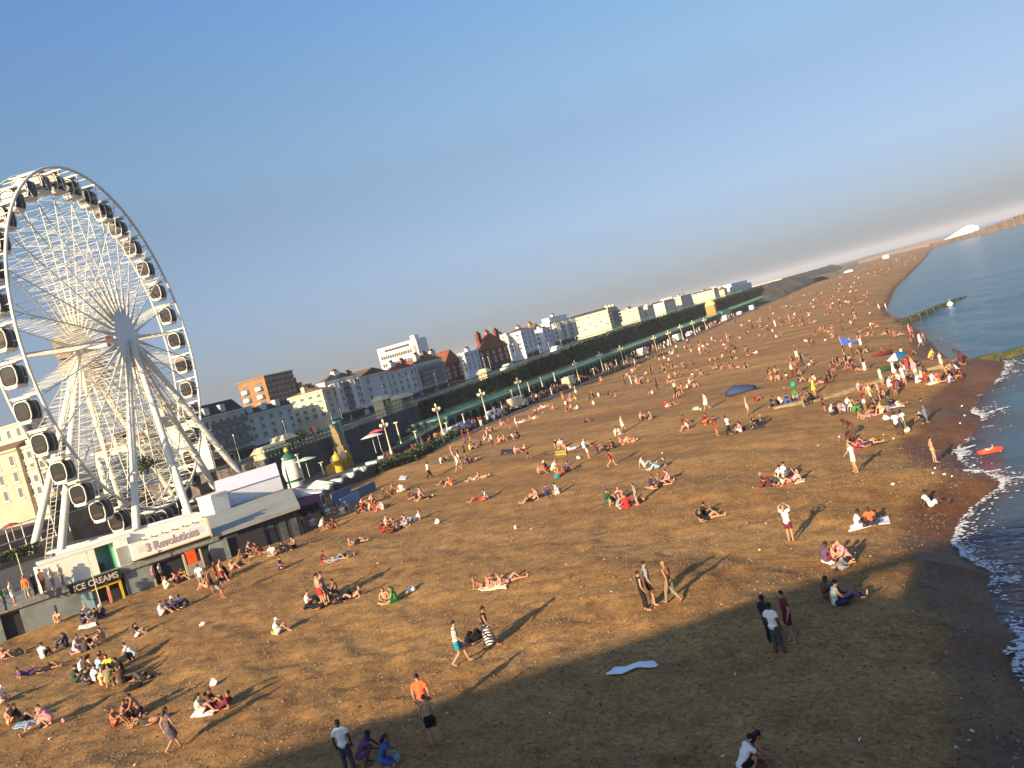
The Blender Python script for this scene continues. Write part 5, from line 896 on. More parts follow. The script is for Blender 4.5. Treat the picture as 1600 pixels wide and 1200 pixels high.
def parts(d, kind):
    """solid pieces of the body (or a garment cut to it) as one soup that a voxel remesh fuses into a single skin"""
    m = MB(); R = d['SR']-d['SL']; R = R/np.linalg.norm(R); Z = d['N']-d['P']; Z = Z/np.linalg.norm(Z); Yv = np.cross(Z, R); Yv /= np.linalg.norm(Yv); AX = (R, Yv, Z); g = 0 if kind == 'body' else .016
    belly = SEG(d['P'], d['C'], .5)
    def torso(lo=True, arms=.0, top=1.0):
        if lo: m.ell(d['P']+Z*.0, (.165+g, .12+g, .13+g), 12, 8, axes=AX)
        m.ell(belly, (.135+g, .10+g, .17), 12, 8, axes=AX); m.ell(d['C'], (.165+g, .115+g, .17+g*.5), 12, 8, axes=AX); m.ell(SEG(d['C'], d['N'], .55), (.16+g, .09+g, .10), 12, 8, axes=AX)
        m.tube([d['SL'], SEG(d['SL'], d['SR'], .5)+Z*.02, d['SR']], [.06+g, .075+g, .06+g], 8)
        if arms:
            for s in 'LR': m.tube([d['S'+s], SEG(d['S'+s], d['E'+s], arms)], [.062+g, .055+g*1.6], 8)
    def thigh(t0, flare=0): 
        for s in 'LR': m.tube([d['H'+s], SEG(d['H'+s], d['K'+s], min(1, t0))], [.095+g, .085-.02*min(1, t0)+g*1.4+flare], 8)
    if kind == 'body':
        torso(); m.tube([SEG(d['C'], d['N'], .7), d['N'], d['H']], [.07, .055, .055], 8)
        fwd = np.cross(d['H']-d['N'], R); fwd = -fwd/np.linalg.norm(fwd); fwd = fwd if np.dot(fwd, Yv) > 0 else -fwd; up = np.cross(R, fwd); hx = (R, fwd, up); h = d['H']
        m.ell(h+up*.02, (.076, .096, .115), 12, 8, axes=hx); m.ell(h-up*.05+fwd*.03, (.055, .06, .06), 8, 6, axes=hx); m.ell(h+fwd*.098-up*.005, (.014, .022, .022), 6, 4, axes=hx)
        for s in (-1, 1): m.ell(h+R*s*.078, (.012, .022, .032), 6, 4, axes=hx); m.ell(h+R*s*.03+fwd*.086+up*.03, (.016, .012, .009), 6, 4, axes=hx)
        m.ell(h+fwd*.086-up*.058, (.026, .014, .009), 6, 4, axes=hx)
        for s in 'LR':
            S_, E_, W_ = d['S'+s], d['E'+s], d['W'+s]; m.tube([S_, SEG(S_, E_, .4), E_], [.055, .05, .04], 8); m.tube([E_, SEG(E_, W_, .3), W_], [.041, .042, .028], 8)
            f = (W_-E_)/np.linalg.norm(W_-E_); lat = np.cross(f, V(0, 0, 1) if abs(f[2]) < .8 else V(0, 1, 0)); lat /= np.linalg.norm(lat); nr = np.cross(f, lat); sg = 1 if s == 'L' else -1
            m.ell(W_+f*.05, (.042, .018, .055), 8, 6, axes=(lat, nr, f))
            for k, L in enumerate((.060, .075, .070, .055)): b = W_+f*.088+lat*(k-1.5)*.023; m.tube([W_+f*.05+lat*(k-1.5)*.018, b, b+f*L*.55+nr*.008, b+f*L*.9+nr*.028], [.011, .0105, .010, .008], 6)
            b = W_+f*.03+lat*.035*sg; m.tube([W_+f*.03, b, b+lat*.02*sg+f*.05], [.015, .012, .009], 6)
            H_, K_, A_, T_ = d['H'+s], d['K'+s], d['A'+s], d['T'+s]; m.tube([H_, SEG(H_, K_, .35), K_], [.092, .085, .058], 8); m.tube([K_, SEG(K_, A_, .3), A_], [.057, .058, .036], 8)
            ft = (T_-A_); ft = ft/np.linalg.norm(ft); sh = (A_-K_)/np.linalg.norm(A_-K_); hl = A_+sh*.02-ft*.03; m.tube([hl, SEG(A_, T_, .45)+sh*.02, T_], [.042, .042, .026], 8)
    elif kind == 'tee': torso(arms=.55)
    elif kind == 'long': torso(arms=1.0); [m.tube([d['E'+s], SEG(d['E'+s], d['W'+s], .9)], [.05+g, .042+g], 8) for s in 'LR']
    elif kind == 'tank': torso()
    elif kind == 'bikini': m.ell(SEG(d['C'], d['N'], .2), (.17+g, .12+g, .065), 12, 6, axes=AX)
    elif kind == 'briefs': m.ell(d['P']-Z*.02, (.17+g, .125+g, .10), 12, 8, axes=AX); thigh(.18)
    elif kind == 'shorts': m.ell(d['P'], (.165+g, .12+g, .12), 12, 8, axes=AX); thigh(.72, .012)
    elif kind == 'trousers':
        m.ell(d['P'], (.165+g, .12+g, .12), 12, 8, axes=AX); thigh(1)
        for s in 'LR': m.tube([d['K'+s], SEG(d['K'+s], d['A'+s], .93)], [.062+g, .052+g], 8)
    elif kind in ('dress', 'skirt'):
        if kind == 'dress': torso(arms=.25)
        else: m.ell(d['P']+Z*.05, (.155+g, .12+g, .1), 12, 8, axes=AX)
        kk = .95 if kind == 'dress' else 1.0; mid = (SEG(d['HL'], d['KL'], kk)+SEG(d['HR'], d['KR'], kk))/2
        if d['P'][2] > .6:
            end = mid if kind == 'dress' else SEG(mid, (d['AL']+d['AR'])/2, .72); m.tube([d['P'], SEG(d['P'], end, .5), end], [.16+g, .19+g, .215], 14)
        else: thigh(1.0, .03); m.ell(SEG(d['P'], mid, .5), (.16, .16, .09), 10, 6)
    elif kind in ('short_hair', 'long_hair', 'cap'):
        fwd = np.cross(d['H']-d['N'], R); fwd = -fwd/np.linalg.norm(fwd); fwd = fwd if np.dot(fwd, Yv) > 0 else -fwd; up = np.cross(R, fwd); hx = (R, fwd, up); h = d['H']
        m.ell(h+up*.045-fwd*.018, (.088, .098, .098), 12, 8, axes=hx)
        if kind == 'long_hair':
            b = h-fwd*.075; m.tube([b+up*.03, b-up*.08-fwd*.02, SEG(b, d['C'], .55)-Yv*.10], [.075, .085, .06], 10)
        if kind == 'cap': m.ell(h+fwd*.12+up*.045, (.065, .07, .014), 10, 6, axes=hx)
    return m
def fuse(m, voxel, ratio, name):
    t = bpy.data.objects.new(name, m.mesh(name, [])); COL.objects.link(t); md = t.modifiers.new('r', 'REMESH'); md.mode = 'VOXEL'; md.voxel_size = voxel
    sm = t.modifiers.new('s', 'SMOOTH'); sm.iterations = 3; sm.factor = .5
    if ratio < 1: dc = t.modifiers.new('d', 'DECIMATE'); dc.ratio = ratio
    me = bpy.data.meshes.new_from_object(t.evaluated_get(bpy.context.evaluated_depsgraph_get())); om = t.data; bpy.data.objects.remove(t); bpy.data.meshes.remove(om)
    me.polygons.foreach_set('use_smooth', [True]*len(me.polygons)); me.name = name; me.materials.clear(); me.materials.append(mat('skin_light', (.50, .27, .17), .6)); return me
PC = {}
def pmesh(pose, kind):
    if (pose, kind) not in PC: PC[(pose, kind)] = fuse(parts(POSE[pose], kind), .0125 if kind == 'body' else .022, .32 if kind == 'body' else .5, {'body': 'person'}.get(kind, kind))
    return PC[(pose, kind)]
FC = {}
def far_mesh(pose, top, bot, hair):
    k = (pose, top, bot, hair)
    if k not in FC:
        vs = []; fs = []; mi = []
        for i, kd in enumerate(('body', top, bot, hair)):
            if not kd: continue
            kk = (pose, kd, 'f')
            if kk not in PC: PC[kk] = fuse(parts(POSE[pose], kd), .034, .55, 'person')
            me = PC[kk]; co = np.empty(len(me.vertices)*3); me.vertices.foreach_get('co', co); o = len(vs); vs += [tuple(c) for c in co.reshape(-1, 3)]; fs += [tuple(o+q for q in p.vertices) for p in me.polygons]; mi += [i]*len(me.polygons)
        me = bpy.data.meshes.new('person'); me.from_pydata(vs, [], fs); [me.materials.append(MATS['skin_light']) for _ in range(4)]; me.polygons.foreach_set('material_index', mi); me.polygons.foreach_set('use_smooth', [True]*len(fs)); FC[k] = me
    return FC[k]
SKIN = {'l': mat('skin_light', (.46, .25, .155), .6), 'm': mat('skin_tan', (.34, .16, .085), .6), 'd': mat('skin_dark', (.09, .045, .03), .55), 'p': mat('skin_pink', (.50, .255, .17), .6)}
CLOTH = {'white': (.80, .78, .74), 'cream': (.72, .64, .48), 'black': (.014, .013, .015), 'navy': (.025, .03, .07), 'blue': (.05, .10, .30), 'teal': (.02, .25, .32), 'red': (.50, .03, .03), 'orange': (.85, .14, .05), 'peach': (.80, .38, .20), 'pink': (.72, .30, .32), 'maroon': (.14, .02, .03), 'grey': (.25, .25, .27), 'darkgrey': (.06, .06, .07), 'green': (.03, .26, .05), 'darkgreen': (.025, .06, .04), 'yellow': (.75, .60, .05), 'purple': (.12, .06, .15), 'lightblue': (.30, .48, .62), 'khaki': (.22, .19, .12), 'denim': (.12, .18, .30), 'brown': (.12, .06, .035), 'mint': (.48, .62, .50), 'lilac': (.42, .38, .52)}
CM = {k: mat('cloth_'+k, v, .9) for k, v in CLOTH.items()}
CM['stripy'] = stripes('cloth_lime_stripes', [(.75, .75, .7), (.45, .62, .08), (.75, .75, .7), (.06, .08, .16)], 2, .16)
CM['zigzag'] = stripes('cloth_zigzag', [(.02, .02, .02), (.70, .68, .62)], 2, .12, zig=1.0)
CM['floral'] = mat('cloth_floral_navy', (.04, .04, .065), .9, .5, 22, col2=(.22, .16, .17))
HAIR = {'k': ('black', mat('hair_black', (.012, .010, .009), .6)), 'b': ('brown', mat('hair_brown', (.06, .032, .018), .6)), 'f': ('fair', mat('hair_fair', (.32, .20, .09), .6)), 'g': ('grey', mat('hair_grey', (.4, .38, .35), .7)), 'r': ('red', mat('hair_red', (.25, .07, .03), .6))}
PPH = {'stand': 'standing', 'walk': 'walking', 'armsup': 'standing with raised arms', 'armsout': 'standing with arms spread', 'bend': 'bending forward', 'knees': 'seated knees up', 'legs': 'seated leaning back', 'cross': 'seated cross-legged', 'back': 'lying flat', 'front': 'lying face down', 'elbows': 'reclining on elbows', 'kneel': 'kneeling', 'crouch': 'crouching'}
HEAD = {'A': 0, 'R': -90, 'L': 90, 'T': 180, 'AR': -45, 'AL': 45, 'TR': -135, 'TL': 135}
PEOPLE = []
def setmat(o, i, m): o.material_slots[i].link = 'OBJECT'; o.material_slots[i].material = m
NAMEOF = {'darkgrey': 'charcoal', 'darkgreen': 'bottle-green', 'lightblue': 'sky-blue', 'stripy': 'lime striped', 'zigzag': 'zigzag', 'floral': 'dark floral'}
TN = {'tee': 'top', 'tank': 'vest', 'dress': 'dress', 'bikini': 'bikini', 'long': 'long sleeved top'}; BN = {'shorts': 'shorts', 'trousers': 'trousers', 'skirt': 'skirt', 'briefs': 'swimwear'}
def person(px, py, pose, hd, hair, top, bot, skin='l', scale=1.0, where='', custom=None, zfix=None, group=None):
    """hair: letter + s/l/c (short, long, cap colour); top 'white' 'tank:red' 'dress:navy' '-'; bot 'navy' 'trousers:black' 'briefs:red' '-'"""
    p = on_beach(px, py) if zfix is None else at_z(px, py, zfix); far = p[1] > 82
    tk, tc = (top.split(':') if ':' in top else ('tee', top)) if top != '-' else (None, None); bk, bc = (bot.split(':') if ':' in bot else ('shorts', bot)) if bot != '-' else (None, None)
    hk = {'s': 'short_hair', 'l': 'long_hair', 'c': 'cap'}[hair[1]]; hm = HAIR[hair[0]][1] if hair[0] in HAIR else CM['white']
    if hk == 'cap': hm = CM[{'w': 'white', 'r': 'red', 'u': 'blue', 'n': 'navy'}.get(hair[0], 'white')]
    rz = YAW+math.radians(HEAD[hd] if isinstance(hd, str) else hd)+rng.normal(0, .12)
    if far: o = link('person', far_mesh(pose, tk, bk, hk)); mats = [SKIN[skin], CM.get(tc, SKIN[skin]), CM.get(bc, SKIN[skin]), hm]; [setmat(o, i, q) for i, q in enumerate(mats)]
    else:
        o = link('person', pmesh(pose, 'body')); setmat(o, 0, SKIN[skin])
        for kd, q in ((tk, CM.get(tc)), (bk, CM.get(bc)), (hk, hm)):
            if kd: c = link({'tee': 'shirt', 'long': 'shirt', 'tank': 'vest', 'bikini': 'bikini_top'}.get(kd, kd), pmesh(pose, kd), o); setmat(c, 0, q)
    o.location = (p[0], p[1], p[2]-.015); s = scale*rng.uniform(.97, 1.04); o.scale = (s, s, s); o.rotation_euler = (0, 0, rz); o['category'] = 'person'
    cl = []
    if tc: cl.append('%s %s' % (NAMEOF.get(tc, tc), TN[tk]))
    if bc and tk != 'dress': cl.append('%s %s' % (NAMEOF.get(bc, bc), BN[bk]))
    if not tc: cl = (['bare torso'] if True else [])+cl
    hn = (HAIR[hair[0]][0]+('-haired' if hk == 'short_hair' else ' long-haired')) if hk != 'cap' else 'capped'
    PEOPLE.append(dict(o=o, px=px, py=py, pose=PPH[pose], cl=cl, hn=hn, where=where, custom=custom, group=group, child=scale < .85)); return o
def G(where, rows, **kw):
    for r in rows:
        e = dict(kw); c = None; r = list(r)
        if isinstance(r[-1], str) and r[-1].startswith('='): c = r.pop()[1:]
        person(*r, where=where, custom=c, **e)
def finish_people():
    from collections import defaultdict
    def compose(q, lvl):
        n = 'child' if q['child'] else 'person'; cl = q['cl'] if lvl >= 1 else q['cl'][:1]; s = ((q['hn']+' ') if lvl >= 2 else '')+n+' in '+', '.join(cl) if q['cl'] else n
        s = s.replace('person in bare torso', 'bare-chested person').replace('child in bare torso', 'bare-chested child').replace('person, ', 'person in ').replace('child, ', 'child in ')
        return '%s %s %s' % (s, q['pose'], q['where'])
    lab = {i: (q['custom'] or compose(q, 0)) for i, q in enumerate(PEOPLE)}
    for lvl in (1, 2):
        cnt = defaultdict(list); [cnt[v.lower()].append(i) for i, v in lab.items()]
        for v in cnt.values():
            if len(v) > 1:
                for i in v: lab[i] = PEOPLE[i]['custom'] or compose(PEOPLE[i], lvl)
    cnt = defaultdict(list); [cnt[v.lower()].append(i) for i, v in lab.items()]
    O = ['leftmost', 'second from left', 'third from left', 'fourth from left', 'fifth from left', 'sixth from left', 'seventh from left']
    for v in cnt.values():
        if 1 < len(v) <= 7 and not PEOPLE[v[0]]['group']:
            for k, i in enumerate(sorted(v, key=lambda i: PEOPLE[i]['px'])): w = compose(PEOPLE[i], 0).split(); lab[i] = lab[i]+', '+('rightmost' if k == len(v)-1 else O[k])
    for i, q in enumerate(PEOPLE):
        w = lab[i].split(); q['o']['label'] = lab[i]; q['o']['group'] = q['group'] or 'people on the beach'
        if len(w) > 16: print('LONG', len(w), lab[i])
    return lab
# ------------------------------------------------------------------ who is where (photo pixel of the seat or feet)
G('', [
 (272, 1173, 'walk', 'AR', 'bl', 'dress:floral', '-', 'l', .98, '=brown long-haired person in a dark floral dress walking barefoot at lower left'),
 (722, 1038, 'walk', 'R', 'ks', 'stripy', 'teal', 'l', 1.03, '=person in lime striped top and teal shorts walking'),
 (767, 1014, 'walk', 'R', 'ks', 'tank:black', 'skirt:zigzag', 'm', .98, '=person in black vest and long zigzag skirt walking'),
 (740, 1003, 'back', 'AR', 'ks', 'black', 'trousers:black', 'l', 1, '=person in black lying between the striped top walker and the zigzag skirt'),
 (671, 1133, 'stand', 'A', 'ks', 'orange', 'darkgrey', 'l', 1.0, '=person in bright orange top standing at the edge of the pier shade'),
 (681, 1162, 'stand', 'A', 'ks', '-', 'black', 'l', .92, '=bare backed person in black shorts standing just in front of the orange top'),
 (548, 1207, 'stand', 'A', 'ks', 'white', 'trousers:darkgrey', 'd', .95, '=person in white top at the bottom edge in the pier shade'),
 (572, 1195, 'crouch', 'R', 'ks', 'purple', 'purple', 'd', 1, '=person in purple crouching in shade beside the white top at the bottom edge'),
 (606, 1200, 'kneel', 'R', 'kl', 'blue', 'blue', 'm', .95, '=black long-haired person in blue kneeling in shade at the bottom edge'),
 (1170, 1212, 'crouch', 'R', 'ks', 'white', 'black', 'l', 1, '=person in white top crouching at the bottom edge under the pier shade'),
 (1187, 1208, 'kneel', 'R', 'kl', '-', 'brown', 'm', .95, '=dark long-haired bare armed person beside the white top at the bottom edge'),
 (1010, 953, 'stand', 'R', 'ks', 'tank:black', 'trousers:black', 'l', .93, '=person in black vest and black trousers standing with the grey top'),
 (1021, 945, 'stand', 'R', 'ks', 'grey', 'black', 'l', 1.05, '=tall person in grey top and black shorts standing behind the black vest'),
 (1054, 942, 'walk', 'AL', 'fs', '-', 'trousers:khaki', 'm', 1, '=bare chested person in khaki trousers walking behind the grey top'),
 (1219, 1021, 'stand', 'AR', 'ks', 'white', 'trousers:darkgrey', 'd', 1.02, '=person in white top and dark trousers standing in the pier shade'),
 (1240, 1003, 'stand', 'L', 'ks', 'maroon', 'maroon', 'l', 1.03, '=person in maroon top and shorts standing in the pier shade'),
 (1207, 1006, 'stand', 'R', 'ks', 'black', 'trousers:black', 'd', 1.0, '=dark clothed person half hidden behind the white top in the pier shade'),
 (1237, 845, 'armsup', 'AR', 'fl', 'white', 'maroon', 'l', .97, '=fair long-haired person in white top and maroon shorts with raised arms'),
 (1338, 737, 'armsout', 'L', 'ks', 'white', 'cream', 'l', 1.0, '=person in white top standing with arms spread near the water'),
 (1461, 722, 'stand', 'R', 'ks', '-', 'briefs:peach', 'p', .88, '=slim bare child standing at the edge of the wet shingle'),
 (1455, 791, 'legs', 'R', 'ks', 'white', 'white', 'd', 1, '=person all in white sitting alone near the wet shingle'),
 (1405, 681, 'stand', 'AR', 'ks', 'white', 'navy', 'd', .95, '=person in white top and navy shorts standing left of another white top by the sea'),
 (1414, 675, 'stand', 'AR', 'kl', 'white', 'trousers:khaki', 'd', .9, '=person in white top and khaki trousers standing by the sea'),
 (1447, 660, 'stand', 'R', 'ks', 'darkgrey', 'trousers:denim', 'm', 1, '=person in dark top and denim trousers standing near the water'),
 (1443, 662, 'crouch', 'L', 'ks', 'black', 'trousers:darkgrey', 'm', .9, '=person in black crouching beside the denim trousers near the water'),
 (318, 920, 'stand', 'A', 'ks', 'white', 'trousers:khaki', 'l', 1.0, '=person in white top and khaki trousers standing before the floral stall'),
 (506, 948, 'stand', 'AR', 'ks', '-', 'red', 'l', 1.05, '=tall bare backed person in red shorts standing left of the middle'),
 (512, 943, 'stand', 'AR', 'bs', '-', 'grey', 'p', 1.03, '=bare chested person in grey shorts standing behind the red shorts'),
 (956, 729, 'walk', 'R', 'kl', 'black', 'red', 'l', 1, '=long-haired person in black top and red shorts walking across the middle'),
 (920, 716, 'stand', 'R', 'bs', 'teal', 'white', 'l', .9, '=person in teal top and white shorts standing near the yellow mat'),
 (826, 717, 'walk', 'R', 'bs', 'maroon', 'black', 'm', .72, '=small child in maroon walking alone left of the yellow mat'),
 (997, 789, 'stand', 'L', 'ks', 'grey', '-', 'l', .8, '=child in grey top standing at the right of the red top group'),
 (672, 748, 'walk', 'R', 'ks', 'white', 'trousers:black', 'd', 1, '=person in white top and black trousers walking near the dark hedge'),
 (1121, 681, 'stand', 'R', 'ks', 'maroon', 'red', 'm', .98, '=person in maroon top and red shorts standing left of the white top and black trousers'),
 (1142, 681, 'walk', 'L', 'ks', 'white', 'trousers:black', 'd', 1, '=person in white top and black trousers standing in the centre right'),
 (1106, 640, 'walk', 'L', 'bl', 'dress:white', '-', 'l', 1, '=person in white dress walking left of the blue tent'),
 (1170, 648, 'stand', 'R', 'rs', '-', 'peach', 'p', 1, '=bare sunburnt person in peach shorts standing below the blue tent'),
 (1332, 683, 'bend', 'L', 'ks', 'maroon', 'brown', 'd', 1, '=person in maroon bending beside the red towel near the sea'),
])
G('on blue towel, lower left', [(16, 1131, 'knees', 'R', 'bs', '-', 'peach', 'p'), (34, 1128, 'legs', 'R', 'kl', 'black', 'black', 'm'), (62, 1137, 'legs', 'TL', 'bl', 'bikini:teal', 'briefs:teal', 'l'), (78, 1133, 'crouch', 'L', 'bs', 'pink', 'pink', 'p'), (2, 1098, 'cross', 'R', 'wc', 'white', 'lilac', 'l')])
G('in big ring at lower left', [(128, 1052, 'cross', 'R', 'bs', 'white', 'green', 'l'), (138, 1048, 'cross', 'AR', 'bl', 'peach', 'green', 'l'), (155, 1050, 'cross', 'AR', 'ks', 'lightblue', 'trousers:darkgrey', 'l'), (165, 1040, 'cross', 'T', 'ks', 'maroon', 'trousers:darkgrey', 'm'), (173, 1048, 'knees', 'T', 'ks', 'yellow', 'trousers:brown', 'l'), (192, 1052, 'cross', 'TL', 'ks', 'black', 'trousers:black', 'm'), (209, 1032, 'crouch', 'L', 'ks', 'white', 'trousers:black', 'l'), (120, 1066, 'knees', 'R', 'ks', 'darkgreen', 'trousers:darkgreen', 'l'), (134, 1071, 'cross', 'R', 'ks', 'darkgrey', 'trousers:darkgrey', 'l'), (150, 1066, 'knees', 'AR', 'bs', 'white', 'trousers:black', 'l'), (161, 1070, 'knees', 'AR', 'fs', 'peach', 'brown', 'l'), (173, 1073, 'crouch', 'A', 'bs', 'khaki', 'yellow', 'l'), (190, 1068, 'knees', 'AL', 'bs', 'brown', 'trousers:khaki', 'm'), (205, 1063, 'back', 'L', 'ks', 'black', 'trousers:black', 'm'), (224, 1062, 'back', 'AL', 'ks', 'black', 'trousers:darkgrey', 'm')])
G('left of the floral dress', [(180, 1134, 'knees', 'R', 'bs', '-', 'briefs:red', 'm', .9), (196, 1122, 'knees', 'R', 'bs', '-', 'brown', 'm', .9), (206, 1118, 'legs', 'TR', 'bs', '-', 'brown', 'm', .9), (218, 1120, 'kneel', 'L', 'ks', '-', 'black', 'm', .95), (232, 1130, 'back', 'L', 'ks', '-', 'darkgrey', 'm', .95)])
G('on towel right of floral dress', [(314, 1117, 'knees', 'R', 'kl', 'cream', 'white', 'l'), (330, 1109, 'knees', 'R', 'bl', 'brown', 'maroon', 'm'), (345, 1108, 'elbows', 'L', 'ks', 'maroon', 'trousers:maroon', 'm')])
G('near left edge below terrace', [(45, 1056, 'elbows', 'AR', 'bs', 'purple', 'purple', 'l'), (72, 1048, 'back', 'R', 'ks', 'black', 'black', 'm'), (68, 1028, 'knees', 'A', 'ks', 'white', 'trousers:black', 'l'), (105, 1010, 'knees', 'L', 'kl', 'navy', 'trousers:navy', 'm'), (121, 1021, 'kneel', 'R', 'bl', 'lilac', 'lilac', 'l'), (137, 1016, 'legs', 'L', 'ks', 'black', 'trousers:darkgrey', 'l'), (163, 1002, 'knees', 'L', 'bs', '-', 'peach', 'l'), (214, 996, 'knees', 'R', 'kl', 'darkgrey', 'white', 'l'), (6, 1030, 'knees', 'R', 'bs', '-', 'pink', 'p'), (20, 1026, 'back', 'R', 'ks', 'black', 'trousers:black', 'm')])
G('below the ice cream kiosk', [(92, 972, 'knees', 'T', 'ks', 'peach', 'white', 'l'), (82, 967, 'knees', 'TL', 'ks', 'pink', 'white', 'l'), (131, 974, 'knees', 'R', 'ks', 'navy', 'navy', 'm'), (134, 965, 'cross', 'R', 'fs', 'cream', 'white', 'l'), (142, 972, 'cross', 'TR', 'ks', 'teal', 'blue', 'l'), (154, 969, 'knees', 'L', 'ks', 'black', 'trousers:darkgrey', 'm'), (163, 963, 'knees', 'L', 'wc', 'darkgrey', 'trousers:navy', 'l'), (128, 950, 'walk', 'R', 'wc', 'peach', 'red', 'l'), (111, 950, 'stand', 'R', 'ks', 'maroon', 'maroon', 'd'), (20, 985, 'stand', 'R', 'ks', 'red', 'darkgreen', 'd')])
G('in row of four below Revolutions', [(253, 961, 'knees', 'R', 'ks', 'white', 'white', 'l'), (262, 958, 'knees', 'R', 'ks', 'blue', 'trousers:purple', 'l'), (270, 953, 'knees', 'R', 'wc', 'cream', 'trousers:navy', 'l'), (281, 949, 'knees', 'R', 'ks', 'white', 'trousers:navy', 'l')])
G('against shops under Revolutions sign', [(245, 915, 'stand', 'R', 'bs', 'pink', 'darkgrey', 'l', .9), (255, 910, 'stand', 'R', 'bs', 'cream', 'black', 'l', .9), (260, 920, 'knees', 'AR', 'fs', 'cream', 'cream', 'l'), (277, 911, 'knees', 'L', 'bs', 'peach', 'brown', 'l'), (283, 909, 'knees', 'R', 'ks', 'red', 'brown', 'l'), (289, 905, 'cross', 'T', 'fs', 'yellow', 'white', 'm')])
G('right of the floral stall', [(325, 918, 'knees', 'L', 'ks', '-', 'peach', 'p'), (333, 926, 'stand', 'R', 'ks', '-', 'black', 'm', .9), (341, 912, 'stand', 'R', 'ks', 'maroon', 'maroon', 'm', .92), (346, 935, 'bend', 'R', 'ks', 'black', 'grey', 'm', 1), (350, 910, 'walk', 'R', 'rs', 'peach', 'red', 'p', .95), (355, 903, 'kneel', 'L', 'ks', 'black', 'trousers:black', 'm'), (363, 890, 'knees', 'R', 'bs', '-', 'pink', 'p'), (372, 884, 'back', 'R', 'ks', 'purple', 'darkgrey', 'm'), (381, 873, 'legs', 'R', 'ks', '-', 'black', 'm'), (390, 868, 'kneel', 'R', 'bs', '-', 'briefs:black', 'l'), (400, 868, 'back', 'R', 'bs', '-', 'maroon', 'p')])
G('well left of red shorts', [(408, 866, 'crouch', 'L', 'ks', 'maroon', 'black', 'm'), (427, 868, 'cross', 'T', 'bs', 'white', 'briefs:black', 'l'), (441, 864, 'knees', 'R', 'ks', 'black', 'trousers:black', 'l'), (462, 856, 'knees', 'TL', 'ks', '-', 'black', 'l'), (437, 890, 'cross', 'R', 'bs', 'purple', 'navy', 'l'), (505, 882, 'kneel', 'R', 'bs', 'maroon', 'red', 'm', .8), (524, 877, 'back', 'R', 'bs', 'grey', 'denim', 'l'), (535, 872, 'back', 'R', 'ks', 'darkgrey', 'trousers:darkgrey', 'l'), (556, 850, 'elbows', 'R', 'ks', '-', 'black', 'l')])
G('close round the red shorts', [(483, 947, 'knees', 'R', 'bs', 'white', 'trousers:black', 'l'), (515, 937, 'knees', 'R', 'kl', 'black', 'trousers:darkgrey', 'l'), (526, 927, 'knees', 'L', 'ks', '-', 'navy', 'm'), (540, 938, 'back', 'AR', 'ks', 'black', 'trousers:black', 'l'), (553, 935, 'elbows', 'L', 'bs', '-', 'briefs:black', 'l'), (494, 951, 'back', 'L', 'ks', 'black', 'trousers:black', 'm')])
G('alone left of the middle', [(434, 991, 'knees', 'R', 'gc', 'white', 'lilac', 'l')])
G('beside white bag in middle', [(604, 942, 'cross', 'T', 'ks', '-', 'black', 'l'), (619, 939, 'cross', 'L', 'bl', 'dress:green', '-', 'l')])
G('on pale towel above zigzag skirt', [(756, 917, 'elbows', 'R', 'bs', '-', 'briefs:black', 'm'), (777, 914, 'elbows', 'R', 'rs', '-', 'briefs:black', 'p'), (795, 911, 'elbows', 'R', 'rs', '-', 'briefs:navy', 'p')])
G('in row left of white bag', [(598, 832, 'knees', 'R', 'ks', 'maroon', 'red', 'm'), (608, 833, 'cross', 'R', 'ks', 'maroon', 'trousers:maroon', 'm'), (605, 822, 'knees', 'R', 'bs', 'peach', 'purple', 'l'), (622, 828, 'legs', 'R', 'ks', '-', 'navy', 'l'), (636, 821, 'knees', 'L', 'bs', 'lilac', 'lightblue', 'l'), (648, 813, 'elbows', 'L', 'bs', 'white', 'lilac', 'l')])
G('in pair with red legs', [(762, 780, 'cross', 'L', 'ks', 'lightblue', 'red', 'l'), (748, 782, 'back', 'L', 'bs', 'red', 'maroon', 'm')])
G('apart below dark hedge group', [(706, 758, 'knees', 'L', 'rl', 'orange', 'briefs:peach', 'p'), (697, 755, 'back', 'L', 'ks', 'darkgrey', 'black', 'm'), (742, 750, 'elbows', 'L', 'bs', '-', 'briefs:white', 'p'), (754, 747, 'back', 'L', 'rs', '-', 'briefs:peach', 'p')])
G('right below the blue hoarding', [(641, 780, 'knees', 'R', 'ks', 'maroon', 'trousers:darkgrey', 'm'), (655, 777, 'legs', 'L', 'ks', 'pink', 'black', 'l'), (665, 780, 'back', 'L', 'ks', 'black', 'black', 'l'), (628, 768, 'cross', 'T', 'ks', 'dress:white', '-', 'l'), (614, 771, 'kneel', 'R', 'ks', '-', 'maroon', 'm'), (600, 777, 'knees', 'R', 'fs', 'darkgrey', 'brown', 'm')])
